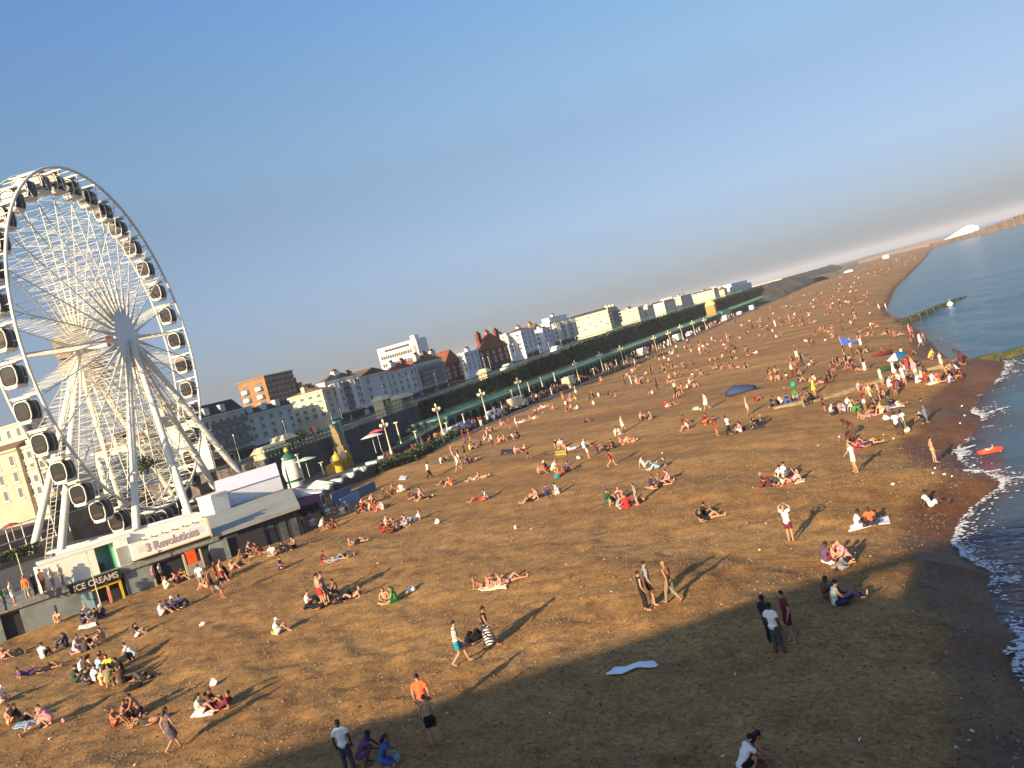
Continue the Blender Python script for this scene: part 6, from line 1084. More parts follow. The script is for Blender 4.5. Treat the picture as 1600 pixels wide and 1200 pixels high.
G('in row under maroon awning', [(418, 830, 'stand', 'T', 'bs', 'darkgrey', 'brown', 'm', .95), (449, 833, 'stand', 'R', 'ks', 'khaki', 'trousers:darkgrey', 'm', .95), (468, 815, 'cross', 'T', 'wc', 'white', 'peach', 'p'), (474, 818, 'knees', 'L', 'bs', 'peach', 'black', 'p'), (486, 814, 'knees', 'T', 'bs', 'pink', 'maroon', 'p'), (490, 822, 'cross', 'T', 'bs', 'white', 'white', 'p'), (504, 826, 'crouch', 'R', 'ks', 'cream', 'white', 'm'), (520, 826, 'legs', 'L', 'ks', 'maroon', 'brown', 'm'), (505, 807, 'knees', 'R', 'bs', 'darkgreen', 'navy', 'm'), (514, 805, 'cross', 'T', 'fs', 'white', 'white', 'l'), (524, 803, 'knees', 'L', 'rs', '-', 'peach', 'p'), (532, 799, 'legs', 'R', 'rs', '-', 'maroon', 'p'), (537, 804, 'cross', 'T', 'fs', 'white', 'white', 'p'), (544, 797, 'knees', 'L', 'rs', 'pink', 'black', 'p'), (559, 803, 'knees', 'R', 'ks', 'navy', 'darkgrey', 'm'), (566, 792, 'knees', 'R', 'ks', 'pink', 'navy', 'l'), (568, 800, 'knees', 'L', 'ks', 'red', 'maroon', 'm'), (577, 798, 'legs', 'L', 'ks', 'peach', 'navy', 'm'), (580, 788, 'crouch', 'R', 'bs', 'pink', 'brown', 'p'), (585, 785, 'knees', 'L', 'ks', 'navy', 'trousers:navy', 'm'), (587, 797, 'knees', 'R', 'bs', 'red', 'purple', 'm'), (599, 796, 'knees', 'L', 'ks', 'white', 'peach', 'l')])
G('in group by dark hedge', [(690, 724, 'knees', 'R', 'ks', 'white', 'trousers:black', 'm'), (700, 721, 'knees', 'R', 'ks', 'khaki', 'trousers:darkgreen', 'm'), (709, 718, 'stand', 'R', 'rs', 'pink', 'pink', 'p', .95), (718, 722, 'stand', 'R', 'ks', 'darkgrey', 'white', 'l', .95), (718, 735, 'walk', 'L', 'bs', 'white', 'lightblue', 'l', .95), (728, 716, 'stand', 'L', 'ks', 'darkgreen', 'black', 'm', .95), (732, 724, 'knees', 'L', 'ks', 'black', 'trousers:purple', 'm'), (740, 720, 'back', 'L', 'bs', 'pink', 'maroon', 'p')])
G('in crowd before brown hedge', [(726, 690, 'stand', 'R', 'ks', 'red', 'maroon', 'm', .95), (735, 688, 'stand', 'L', 'rs', 'red', 'red', 'p', .9), (731, 697, 'knees', 'R', 'ks', 'purple', 'trousers:navy', 'm'), (741, 701, 'cross', 'L', 'ks', 'blue', 'trousers:blue', 'm'), (735, 703, 'knees', 'R', 'fs', 'yellow', 'khaki', 'l'), (752, 696, 'knees', 'L', 'ks', 'darkgreen', 'khaki', 'm'), (757, 688, 'knees', 'R', 'rs', '-', 'peach', 'p'), (764, 690, 'stand', 'R', 'bs', 'cream', 'black', 'l', .9), (771, 697, 'walk', 'L', 'bs', 'white', 'trousers:darkgrey', 'l', .9), (780, 690, 'knees', 'R', 'bs', '-', 'pink', 'p'), (787, 690, 'legs', 'L', 'rs', '-', 'red', 'p'), (793, 688, 'back', 'R', 'bs', '-', 'pink', 'p'), (802, 686, 'knees', 'L', 'ks', 'white', 'trousers:black', 'm'), (811, 685, 'kneel', 'L', 'ks', 'black', 'trousers:black', 'm'), (762, 678, 'knees', 'R', 'wc', 'red', 'maroon', 'p'), (770, 675, 'knees', 'L', 'bs', 'maroon', 'peach', 'p'), (783, 665, 'knees', 'R', 'rs', '-', 'pink', 'p'), (798, 670, 'stand', 'L', 'bs', 'red', 'maroon', 'm', .9), (808, 668, 'stand', 'R', 'fs', 'white', 'white', 'p', .85), (816, 660, 'back', 'R', 'bs', 'white', 'peach', 'p'), (833, 655, 'elbows', 'R', 'fs', '-', 'cream', 'p'), (840, 641, 'back', 'R', 'bs', 'lilac', 'pink', 'p'), (850, 637, 'elbows', 'R', 'fs', 'white', 'lilac', 'l'), (886, 632, 'knees', 'R', 'ks', 'maroon', 'navy', 'm'), (892, 627, 'knees', 'L', 'rs', 'pink', 'peach', 'p'), (901, 618, 'stand', 'R', 'fs', 'dress:cream', '-', 'l', .95), (900, 626, 'knees', 'L', 'fs', 'yellow', 'brown', 'l')])
G('on navy mat', [(800, 708, 'back', 'R', 'ks', 'navy', 'trousers:navy', 'm'), (806, 709, 'knees', 'R', 'rs', 'pink', 'red', 'p'), (815, 704, 'elbows', 'L', 'bs', 'peach', 'purple', 'p')])
G('behind the yellow mat', [(871, 699, 'knees', 'T', 'ks', 'black', 'khaki', 'l'), (877, 701, 'crouch', 'T', 'fs', 'white', 'cream', 'p'), (883, 699, 'knees', 'L', 'rs', 'pink', 'peach', 'p'), (893, 703, 'back', 'L', 'bs', 'lightblue', 'white', 'l')])
G('round the teal bag', [(843, 742, 'knees', 'R', 'rs', '-', 'brown', 'p'), (854, 734, 'knees', 'L', 'wc', 'black', 'red', 'm'), (866, 738, 'crouch', 'R', 'fs', 'white', 'yellow', 'l'), (876, 743, 'cross', 'L', 'rs', 'orange', 'yellow', 'p'), (887, 737, 'legs', 'L', 'ks', 'purple', 'maroon', 'm')])
G('in group with turned backs', [(832, 783, 'elbows', 'L', 'bs', '-', 'black', 'l'), (839, 779, 'knees', 'L', 'rs', '-', 'maroon', 'p'), (856, 775, 'knees', 'T', 'ks', 'purple', 'trousers:navy', 'm'), (873, 772, 'cross', 'L', 'ks', 'white', 'white', 'l')])
G('near walking red shorts', [(913, 700, 'knees', 'R', 'fs', 'white', 'white', 'p'), (932, 704, 'knees', 'R', 'ks', 'maroon', 'navy', 'm'), (945, 705, 'knees', 'L', 'ks', 'purple', 'navy', 'm'), (960, 700, 'cross', 'L', 'ks', 'navy', 'maroon', 'm'), (976, 690, 'elbows', 'R', 'rs', '-', 'peach', 'p'), (985, 692, 'back', 'L', 'bs', '-', 'briefs:red', 'p'), (963, 681, 'knees', 'R', 'ks', 'cream', 'black', 'l'), (970, 680, 'cross', 'L', 'ks', 'white', 'cream', 'l'), (974, 673, 'walk', 'R', 'fs', 'dress:cream', '-', 'l', .9)])
G('right of walking red shorts', [(1008, 729, 'legs', 'R', 'ks', 'white', 'trousers:grey', 'l'), (1030, 731, 'elbows', 'L', 'bs', 'darkgrey', 'trousers:lightblue', 'l'), (1018, 763, 'cross', 'R', 'bs', 'navy', 'navy', 'm'), (1034, 757, 'legs', 'R', 'rs', '-', 'briefs:black', 'p'), (1046, 752, 'knees', 'L', 'bs', 'pink', 'cream', 'p'), (1028, 762, 'back', 'R', 'bs', '-', 'black', 'p')])
G('in group round red top', [(950, 786, 'knees', 'R', 'bs', 'darkgreen', 'green', 'l'), (963, 789, 'legs', 'R', 'kl', 'black', 'grey', 'l'), (969, 781, 'knees', 'T', 'rs', '-', 'peach', 'p'), (981, 794, 'cross', 'A', 'bs', 'red', 'trousers:red', 'l'), (990, 788, 'back', 'L', 'ks', 'navy', 'trousers:navy', 'm')])
G('left of raised arms', [(1107, 812, 'elbows', 'R', 'kl', 'black', 'briefs:black', 'l'), (1101, 808, 'knees', 'R', 'ks', 'black', 'black', 'm', .9)])
G('in group with kneeling white dress', [(1190, 761, 'knees', 'R', 'fs', 'brown', 'trousers:maroon', 'm'), (1204, 760, 'elbows', 'L', 'ks', 'darkgreen', 'trousers:darkgrey', 'l'), (1218, 757, 'kneel', 'R', 'ks', 'dress:white', '-', 'p'), (1238, 754, 'elbows', 'L', 'bs', 'pink', 'briefs:maroon', 'p'), (1226, 745, 'knees', 'R', 'ks', 'white', 'cream', 'p')])
G('on long white towel', [(1340, 825, 'cross', 'R', 'ks', 'white', 'white', 'd'), (1361, 818, 'cross', 'T', 'ks', 'orange', 'trousers:navy', 'd')])
G('at shade edge near water', [(1292, 878, 'knees', 'R', 'ks', 'purple', 'trousers:maroon', 'd'), (1306, 877, 'knees', 'TR', 'bs', '-', 'maroon', 'p'), (1325, 881, 'kneel', 'L', 'fs', 'pink', 'black', 'l'), (1318, 884, 'back', 'AR', 'bs', 'grey', 'trousers:grey', 'l')])
G('in shade beside pink magazine', [(1292, 935, 'knees', 'R', 'ks', 'brown', 'brown', 'd'), (1306, 945, 'cross', 'R', 'ks', 'tank:mint', 'trousers:navy', 'l'), (1318, 940, 'legs', 'R', 'ks', 'navy', 'trousers:navy', 'l')])
G('by red towel near sea', [(1327, 694, 'knees', 'R', 'kl', 'maroon', 'maroon', 'd'), (1337, 697, 'elbows', 'R', 'bs', '-', 'red', 'p'), (1350, 697, 'back', 'L', 'ks', 'navy', 'purple', 'm'), (1357, 696, 'back', 'R', 'bs', '-', 'briefs:red', 'p')])
G('below the blue tent', [(1068, 664, 'knees', 'R', 'ks', 'maroon', 'brown', 'm'), (1075, 671, 'knees', 'L', 'bs', 'cream', 'maroon', 'p'), (1101, 665, 'crouch', 'R', 'ks', 'maroon', 'orange', 'm'), (1104, 663, 'cross', 'R', 'rs', 'orange', 'red', 'p'), (1158, 675, 'knees', 'L', 'kl', 'pink', 'white', 'l'), (1168, 671, 'elbows', 'L', 'ks', 'darkgrey', 'darkgrey', 'm'), (1176, 668, 'stand', 'L', 'rs', 'darkgrey', 'black', 'm', .85), (1183, 667, 'knees', 'L', 'ks', 'black', 'trousers:darkgrey', 'm'), (1193, 663, 'knees', 'L', 'fs', 'darkgrey', 'trousers:black', 'm'), (1041, 637, 'knees', 'R', 'bs', 'red', 'white', 'p'), (1048, 635, 'back', 'R', 'bs', '-', 'maroon', 'p'), (1002, 655, 'knees', 'R', 'rs', 'pink', 'black', 'p'), (1011, 655, 'back', 'R', 'ks', 'black', 'trousers:black', 'm'), (1020, 655, 'cross', 'L', 'fs', 'khaki', 'khaki', 'p'), (914, 661, 'knees', 'R', 'ks', 'darkgrey', 'black', 'm'), (1181, 628, 'knees', 'R', 'bs', 'maroon', 'red', 'm')])
G('in dark row along groyne', [(1207, 634, 'knees', 'R', 'ks', 'black', 'trousers:black', 'm'), (1213, 634, 'knees', 'L', 'ks', 'darkgrey', 'trousers:darkgrey', 'm'), (1219, 631, 'knees', 'R', 'bs', 'cream', 'white', 'm'), (1230, 630, 'knees', 'R', 'ks', 'navy', 'trousers:navy', 'm'), (1236, 629, 'knees', 'L', 'ks', 'purple', 'trousers:blue', 'm'), (1243, 622, 'cross', 'T', 'ks', 'green', 'mint', 'l'), (1250, 629, 'knees', 'R', 'ks', 'purple', 'maroon', 'm'), (1256, 636, 'stand', 'R', 'bs', 'brown', 'trousers:khaki', 'l', .8), (1264, 628, 'knees', 'R', 'ks', 'black', 'trousers:black', 'm'), (1270, 627, 'crouch', 'L', 'ks', 'black', 'trousers:navy', 'm'), (1274, 617, 'stand', 'L', 'ks', 'dress:yellow', '-', 'l', .9), (1283, 624, 'back', 'R', 'ks', 'maroon', 'purple', 'm')])
G('in group before the groyne', [(1289, 642, 'stand', 'R', 'ks', 'black', 'black', 'm', .75), (1300, 647, 'knees', 'R', 'ks', 'white', 'trousers:black', 'm'), (1306, 647, 'cross', 'L', 'gs', 'navy', 'trousers:navy', 'l'), (1313, 644, 'knees', 'R', 'ks', 'grey', 'trousers:darkgrey', 'm'), (1320, 643, 'knees', 'L', 'ks', 'lilac', 'lilac', 'm'), (1325, 635, 'knees', 'R', 'rs', 'white', 'darkgreen', 'p'), (1335, 642, 'legs', 'R', 'fs', 'mint', 'darkgreen', 'l'), (1345, 642, 'knees', 'L', 'ks', 'darkgreen', 'trousers:green', 'm'), (1353, 640, 'stand', 'L', 'ks', 'maroon', 'white', 'm', .9), (1352, 652, 'elbows', 'R', 'rs', '-', 'briefs:red', 'p'), (1360, 652, 'front', 'L', 'rs', '-', 'briefs:blue', 'p'), (1369, 648, 'knees', 'L', 'ks', 'black', 'black', 'm'), (1376, 646, 'knees', 'R', 'fs', 'peach', 'cream', 'p'), (1362, 632, 'walk', 'R', 'fs', 'peach', 'cream', 'p', 1), (1375, 625, 'stand', 'L', 'rs', '-', 'peach', 'p', .9), (1382, 622, 'knees', 'L', 'rs', '-', 'brown', 'p'), (1388, 634, 'knees', 'R', 'ks', 'darkgreen', 'trousers:black', 'm'), (1399, 635, 'back', 'R', 'bs', 'purple', 'cream', 'm'), (1401, 618, 'stand', 'L', 'ks', 'maroon', 'maroon', 'm', .85), (1342, 610, 'knees', 'R', 'rs', 'pink', 'purple', 'm'), (1358, 610, 'knees', 'L', 'ks', 'purple', 'maroon', 'm')])
G('by the blue parasol', [(1379, 602, 'stand', 'R', 'ks', 'mint', 'mint', 'l', .95), (1389, 604, 'cross', 'R', 'fs', 'white', 'white', 'l'), (1399, 590, 'stand', 'R', 'fs', 'dress:white', '-', 'l', .95), (1405, 595, 'knees', 'L', 'fs', 'white', 'white', 'l'), (1407, 606, 'crouch', 'L', 'ks', 'maroon', 'trousers:purple', 'm'), (1411, 583, 'knees', 'R', 'ks', 'blue', 'peach', 'p'), (1414, 601, 'stand', 'R', 'rs', 'white', 'cream', 'p', 1), (1418, 597, 'stand', 'L', 'bs', 'white', 'white', 'p', 1), (1420, 585, 'stand', 'L', 'ks', 'red', 'red', 'm', .95), (1425, 580, 'stand', 'R', 'bs', 'maroon', 'brown', 'm', .95), (1426, 594, 'knees', 'L', 'ks', 'purple', 'trousers:black', 'm'), (1429, 586, 'stand', 'L', 'bs', 'pink', 'lilac', 'l', 1), (1433, 592, 'stand', 'L', 'rs', 'pink', 'white', 'p', 1), (1433, 598, 'cross', 'R', 'fs', 'white', 'white', 'l'), (1440, 590, 'knees', 'L', 'fs', 'mint', 'cream', 'l'), (1446, 595, 'knees', 'R', 'rs', 'red', 'brown', 'p'), (1457, 596, 'knees', 'R', 'ks', 'white', 'cream', 'p'), (1461, 600, 'back', 'R', 'fs', 'white', 'peach', 'p'), (1468, 597, 'knees', 'L', 'rs', 'red', 'peach', 'p')])
G('where groyne meets sea', [(1473, 578, 'stand', 'R', 'rs', 'cream', 'cream', 'p', .95), (1480, 584, 'knees', 'R', 'rs', 'peach', 'red', 'p'), (1484, 590, 'knees', 'L', 'ks', 'black', 'trousers:black', 'm'), (1484, 598, 'cross', 'R', 'ks', 'lilac', 'blue', 'm'), (1490, 586, 'knees', 'R', 'ks', 'darkgrey', 'trousers:maroon', 'm'), (1496, 583, 'crouch', 'L', 'ks', 'white', 'white', 'm'), (1504, 592, 'knees', 'L', 'ks', 'maroon', 'brown', 'm'), (1503, 568, 'bend', 'L', 'ks', 'darkgrey', 'trousers:maroon', 'd', 1.1), (1494, 574, 'legs', 'R', 'bs', 'purple', 'navy', 'm'), (1455, 562, 'crouch', 'R', 'fs', 'yellow', 'khaki', 'l'), (1423, 530+25, 'knees', 'R', 'ks', 'maroon', 'brown', 'm')])
G('at waterline beyond groyne', [(1422, 522, 'stand', 'R', 'bs', 'pink', 'peach', 'p', .9), (1427, 528, 'stand', 'R', 'ks', 'red', 'maroon', 'm', 1), (1424, 534, 'stand', 'L', 'ks', 'purple', 'maroon', 'm', .9), (1439, 541, 'walk', 'R', 'bs', 'dress:white', '-', 'l', 1), (1445, 539, 'stand', 'R', 'rs', '-', 'briefs:pink', 'p', .9), (1385, 484, 'stand', 'R', 'fs', 'white', 'white', 'l', .9), (1374, 484, 'stand', 'R', 'fs', 'dress:cream', '-', 'l', .9)])
# beyond the blue tent and farther: small figures whose colour is all that shows
FAR = [(1140, 527, 'b'), (1142, 529, 'm'), (1132, 540, 'm'), (1142, 542, 'b'), (1149, 546, 'b'), (1149, 552, 'w'), (1137, 554, 'g'), (1143, 553, 'w'), (1130, 559, 'b'), (1147, 562, 'm'), (1166, 548, 'w'), (1170, 556, 'm'), (1180, 553, 'm'), (1110, 565, 'p'), (1118, 563, 'm'), (1122, 575, 'p'), (1116, 578, 'm'), (1129, 578, 'w'), (1067, 571, 'b'), (1073, 580, 'm'), (1083, 590, 'b'), (1056, 589, 'w'), (1061, 589, 'b'), (1092, 580, 'm'), (1095, 587, 'm'), (1101, 587, 'w'), (1046, 592, 'p'), (1142, 576, 'm'), (1150, 576, 'g'), (1165, 576, 'p'), (1078, 600, 'm'), (1064, 608, 'g'), (1074, 607, 'w'), (1057, 616, 'm'), (1062, 618, 'm'), (1059, 622, 'p'), (1085, 606, 'p'), (1201, 585, 'b'), (1206, 595, 'm'), (1217, 594, 'g'), (1212, 583, 'g'), (1230, 593, 'p'), (1240, 590, 'p'), (1247, 587, 'b'), (1250, 598, 'b'), (1273, 596, 'o'), (1288, 599, 'b'), (1293, 599, 'g'), (1298, 591, 'p'), (1238, 563, 'w'), (1243, 572, 'w'), (1248, 574, 'w'), (1255, 573, 'w'), (1263, 574, 'm'), (1269, 570, 'w'), (1246, 559, 'b'), (1308, 567, 'b'), (1310, 572, 'm'), (1321, 563, 'w'), (1324, 569, 'b'), (1329, 565, 'w'), (1332, 554, 'w'), (1345, 552, 'w'), (1357, 551, 'r'), (1328, 576, 'p'), (1334, 578, 'm'), (1345, 580, 'p'), (1352, 580, 'p'), (1303, 580, 'p'), (1378, 555, 'm'), (1409, 553, 'b'), (1345, 540, 'p'), (1341, 531, 'b'), (1344, 520, 'w'), (1354, 515, 'b'), (1357, 525, 'b'), (1361, 510, 'm'), (1367, 512, 'w'), (1362, 525, 'w'), (1386, 522, 'b'), (1398, 527, 'p'), (1403, 525, 'p'), (1317, 518, 'w'), (1302, 528, 'm'), (1297, 520, 'm'), (1299, 514, 'b'), (1290, 518, 'p'), (1283, 517, 'b'), (1289, 534, 'w'), (1275, 524, 'w'), (1267, 537, 'w'), (1266, 541, 'b'), (1261, 534, 'u'), (1252, 510, 'm'), (1256, 509, 'b'), (1226, 504, 'p'), (1229, 495, 'p'), (1251, 489, 'w'), (1256, 489, 'm'), (1262, 487, 'p'), (1292, 484, 'w'), (1308, 483, 'w'), (1306, 489, 'p'), (1314, 502, 'w'), (1327, 472, 'm'), (1328, 474, 'w'), (1337, 470, 'm'), (1346, 472, 'm'), (1322, 471, 'm'), (1359, 476, 'm'), (1365, 477, 'm'), (1334, 500, 'w'), (1330, 508, 'w'), (1283, 471, 'w'), (1275, 458, 'p'), (1270, 458, 'u'), (1199, 512, 'w'), (1191, 515, 'w'), (1201, 519, 'm'), (1201, 522, 'w'), (1186, 526, 'w'), (1195, 528, 'w'), (1213, 528, 'w'), (1219, 525, 'm'), (1189, 511, 'b')]
FK = {'b': [('black', 'trousers:black', 'm', 'ks'), ('darkgrey', 'navy', 'm', 'ks')], 'm': [('maroon', 'brown', 'm', 'ks'), ('-', 'maroon', 'm', 'bs')], 'w': [('white', 'white', 'l', 'fs'), ('white', 'khaki', 'l', 'bs')], 'p': [('-', 'briefs:peach', 'p', 'bs'), ('pink', 'peach', 'p', 'rs')], 'g': [('darkgreen', 'khaki', 'l', 'ks')], 'o': [('orange', 'red', 'p', 'bs')], 'r': [('red', 'maroon', 'p', 'bs')], 'u': [('blue', 'navy', 'l', 'ks')]}
cnt_near = len(PEOPLE)
for i, (x, y, c) in enumerate(FAR):
    if len(PEOPLE) >= 300: break
    t, b, s, h = FK[c][i % len(FK[c])]; po = ['knees', 'legs', 'knees', 'elbows', 'cross', 'back', 'stand', 'knees', 'kneel'][i % 9]
    wh = 'left of blue tent' if x < 1180 else ('between tent and groyne' if y > 570 else ('near blue windbreak' if y > 505 else 'far up the beach'))
    person(x, y, po, ['R', 'L', 'T', 'A', 'AR', 'TL'][i % 6], h, t, b, s, 1.0, wh+', tiny', group='tiny sunbathers on the far beach')
left = FAR[len(PEOPLE)-cnt_near:]
finish_people()
# the rest of the crowd, past three hundred: one mass
cm = MB(); CMI = [CM[k] for k in ('white', 'maroon', 'black', 'pink', 'navy', 'cream')]+[SKIN['p'], SKIN['m'], HAIR['k'][1]]
def mini(p, s=1.0, pose=None):
    po = pose or random.choice(['knees', 'legs', 'cross', 'knees', 'elbows', 'stand', 'kneel']); d = POSE[po]; a = rng.uniform(0, 6.28); ca, sa = math.cos(a), math.sin(a); T = lambda q: np.array([p[0]+s*(q[0]*ca-q[1]*sa), p[1]+s*(q[0]*sa+q[1]*ca), p[2]+s*q[2]])
    c1, c2, sk = random.choice([0, 1, 1, 2, 2, 4, 5, 7, 6, 7]), random.choice([1, 2, 2, 4, 6, 0]), random.choice([6, 7])
    cm.tube([T(d['P']), T(SEG(d['P'], d['C'], .5)), T(d['C']), T(d['N'])], [.15*s, .15*s, .17*s, .08*s], 6, c1); cm.ell(T(d['H']), (.10*s, .10*s, .125*s), 6, 4, 8 if rng.random() < .7 else sk)
    for q in 'LR': cm.tube([T(d['H'+q]), T(d['K'+q]), T(d['A'+q])], [.09*s, .065*s, .05*s], 5, c2 if po == 'stand' else sk); cm.tube([T(d['S'+q]), T(d['E'+q]), T(d['W'+q])], [.055*s, .045*s, .035*s], 5, sk)
for x, y, c in left: mini(on_beach(x, y))
for _ in range(230):       # far shingle, thinning out with distance
    Y = 190+680*rng.random()**1.7; X = shore(Y)-rng.uniform(3, 46)**1.0; p = np.array([X, Y, beach_z(np.array(X), np.array(Y))]); mini(p)
for _ in range(70): Y = rng.uniform(110, 200); X = shore(Y)-rng.uniform(34, 55); mini(np.array([X, Y, ground_z(X, Y)]))
for _ in range(190): Y = rng.uniform(93, 330); X = -61.2-4*rng.random(); mini(np.array([X, Y, 3.56]), 1, 'stand' if rng.random() < .6 else 'knees')
for _ in range(46): a_ = F2(rng.uniform(-14, 2), -rng.uniform(2.2, 9)); mini(np.array([a_[0], a_[1], 5.61]), 1, 'stand' if rng.random() < .7 else 'knees')
cm.obj('crowd', CMI, None, kind='stuff')
# people on the station terrace at the left edge and in front of the stalls
def prom_person(px, py, z, *a): 
    return person(px, py, *a, zfix=z)
for (px, py, hd, hr, t, b, sk, w) in [(10, 956, 'R', 'ks', 'green', 'trousers:darkgrey', 'm', 'leftmost on the terrace above the grey doors'), (24, 946, 'R', 'rs', 'mint', 'white', 'l', 'second from left on the terrace above the grey doors'), (46, 936, 'T', 'bs', 'orange', 'trousers:khaki', 'p', 'on the terrace left of the flag pole'), (58, 931, 'R', 'ks', 'darkgreen', 'trousers:black', 'm', 'on the terrace right of the orange top'), (70, 926, 'R', 'ks', 'peach', 'trousers:brown', 'm', 'on the terrace below the left end of the white station'), (86, 922, 'L', 'fs', 'mint', 'trousers:grey', 'l', 'on the terrace left of the black sign board'), (100, 917, 'L', 'fs', 'cream', 'trousers:grey', 'l', 'on the terrace nearest the black sign board')]:
    prom_person(px, py, 5.63, 'stand', hd, hr, t, b, sk, .95, w)
finish_people()
# ================================================================== THINGS LYING ON THE BEACH
def towel(corners, colr, label, cat='towel', name='towel', th=.03, n=7, lift=.05, ragged=.04):
    P = [on_beach(x, y) for x, y in corners]; m = MB(); vs = []
    for j in range(n+1):
        for i in range(n+1):
            u, v = i/n, j/n; q = (P[0]*(1-u)+P[1]*u)*(1-v)+(P[3]*(1-u)+P[2]*u)*v
            if i in (0, n) or j in (0, n): q = q+np.append(rng.uniform(-ragged, ragged, 2), 0)
            vs.append((q[0], q[1], ground_z(q[0], q[1])+lift+.03*rng.random()))
    k = (n+1)**2; vs += [(x, y, z-th) for x, y, z in vs]; fs = []
    for j in range(n):
        for i in range(n): a = j*(n+1)+i; fs += [(a, a+1, a+n+2, a+n+1), (k+a, k+a+n+1, k+a+n+2, k+a+1)]
    for i in range(n):
        for a, b in ((i, i+1), (n*(n+1)+i+1, n*(n+1)+i), ((i+1)*(n+1), i*(n+1)), (i*(n+1)+n, (i+1)*(n+1)+n)): fs.append((a, k+a, k+b, b))
    m.add(vs, fs, 0, False); return m.obj(name, colr, None, label=label, cat=cat)
C_ = CM
towel([(949, 1057), (966, 1045), (1024, 1038), (1029, 1046)], mat('cloth_pale_blue', (.74, .80, .84), .9, .08, 2), 'long pale blue ragged cloth lying in the pier shade', 'cloth', 'cloth', ragged=.08, lift=.09)
towel([(1327, 832), (1330, 822), (1388, 808), (1393, 819)], C_['white'], 'long white towel by the wet shingle under two seated people')
towel([(868, 712), (868, 706), (884, 704), (885, 711)], C_['yellow'], 'bright yellow mat lying before a group in the middle', 'mat', 'mat')
towel([(20, 1140), (35, 1127), (64, 1126), (62, 1140)], C_['lightblue'], 'light blue towel at the lower left corner')
towel([(298, 1124), (305, 1113), (338, 1108), (333, 1118)], C_['white'], 'white towel under the pair near the lower left')
towel([(122, 985), (124, 979), (149, 973), (152, 978)], C_['white'], 'white towel below the ice cream kiosk')
towel([(748, 922), (752, 915), (790, 914), (792, 921)], C_['cream'], 'pale towel under the three sunbathers above the middle')
towel([(782, 711), (784, 703), (808, 702), (806, 710)], C_['navy'], 'dark navy mat left of the yellow mat', 'mat', 'mat')
towel([(1332, 702), (1335, 696), (1348, 694), (1346, 702)], C_['red'], 'red towel near the water left of two white tops')
towel([(1242, 757), (1244, 751), (1257, 749), (1258, 753)], C_['cream'], 'small cream towel right of the white dress')
towel([(1284, 879), (1290, 873), (1306, 878), (1300, 884)], C_['white'], 'white towel at the edge of the pier shade near the water')
towel([(1385, 640), (1388, 633), (1410, 632), (1414, 635)], C_['white'], 'white towel with an upturned corner at the end of the green and white group')
towel([(1222, 636), (1224, 630), (1243, 628), (1246, 632)], C_['blue'], 'blue towel under the dark row along the groyne')
towel([(601, 938), (614, 935), (635, 932), (622, 940)], C_['green'], 'green towel beside the white bag in the middle')
towel([(1082, 641), (1084, 637), (1092, 636), (1092, 641)], C_['white'], 'white towel lying left of the walking white dress')
towel([(957, 786), (960, 782), (974, 793), (970, 797)], C_['white'], 'white towel corner before the red top group')
towel([(623, 750), (626, 744), (637, 745), (634, 750)], C_['white'], 'white cloth below the yellow orange group', 'cloth', 'cloth')
towel([(1318, 938), (1324, 933), (1333, 932), (1331, 938)], C_['pink'], 'pale pink open magazine in the pier shade', 'magazine', 'magazine', n=2, lift=.14)
towel([(425, 993), (424, 988), (432, 984), (436, 990)], C_['yellow'], 'small yellow towel beside the lone person in white', ragged=.02)
towel([(1176, 669+4), (1178, 668), (1192, 664), (1195, 668)], C_['darkgrey'], 'dark blanket under the black group right of the centre', 'blanket', 'blanket')
def bag(px, py, w, h, colr, label, cat='bag', name='bag'):
    p = on_beach(px, py); t = empty(name, p, rng.uniform(0, 3), label=label, cat=cat); w *= .8; h *= .8; m = MB(); m.ell((0, 0, h*.36), (w*.55, w*.36, h*.42), 12, 8); m.ell((w*.22, .03, h*.5), (w*.3, w*.24, h*.45), 10, 7); m.ell((-w*.3, -.02, h*.28), (w*.3, w*.26, h*.3), 10, 7)
    m.v = [tuple(np.array(q)*(1+rng.uniform(-.16, .16))) for q in m.v]; m.sm = [False]*len(m.sm); m.obj('sack', colr, t)
    m = MB(); m.tube([(-w*.25, 0, h*.8), (-w*.12, 0, h*1.12), (w*.12, 0, h*1.12), (w*.25, 0, h*.8)], .018, 5, cap=False); m.obj('strap', colr, t); return t
for a in [(643, 925, .55, .35, C_['white'], 'plump white bag right of the green dress'), (684, 818, .4, .4, C_['white'], 'small white bag at the right end of the row of five'), (806, 826, .35, .25, C_['white'], 'white carrier bag alone below the middle'), (871, 747, .5, .45, C_['teal'], 'teal bag among the group below the yellow mat'), (335, 1071, .4, .35, C_['white'], 'white carrier bag above the pair on the white towel'), (317, 977, .4, .2, C_['white'], 'crumpled white bag between two lone sitters at left'), (728, 693, .6, .5, C_['navy'], 'navy bag in the packed rows by the hedge'), (1418, 675, .5, .4, C_['cream'], 'cream bag between the two white tops and the denim trousers'), (1437, 651, .5, .45, C_['cream'], 'pale bag beside the crouching figure near the water'), (1385, 656, .55, .4, C_['white'], 'white bag below the green and white group'), (620, 1190, .4, .4, C_['lightblue'], 'pale blue bag in shade at the bottom edge'), (852, 711, .3, .3, C_['darkgreen'], 'small dark bag left of the yellow mat'), (904, 717, .4, .3, C_['white'], 'white bag at the feet of the teal top'), (100, 1128, .3, .2, C_['pink'], 'small pink bag right of the blue towel'), (1095, 641, .3, .3, C_['yellow'], 'little yellow bag between the white towel and the walking dress'), (735, 1000, .7, .42, C_['black'], 'large black holdall between the lime striped walker and the zigzag skirt'), (210, 1077, .9, .35, C_['black'], 'black bags heaped at the right of the big ring of friends')]: bag(*a)
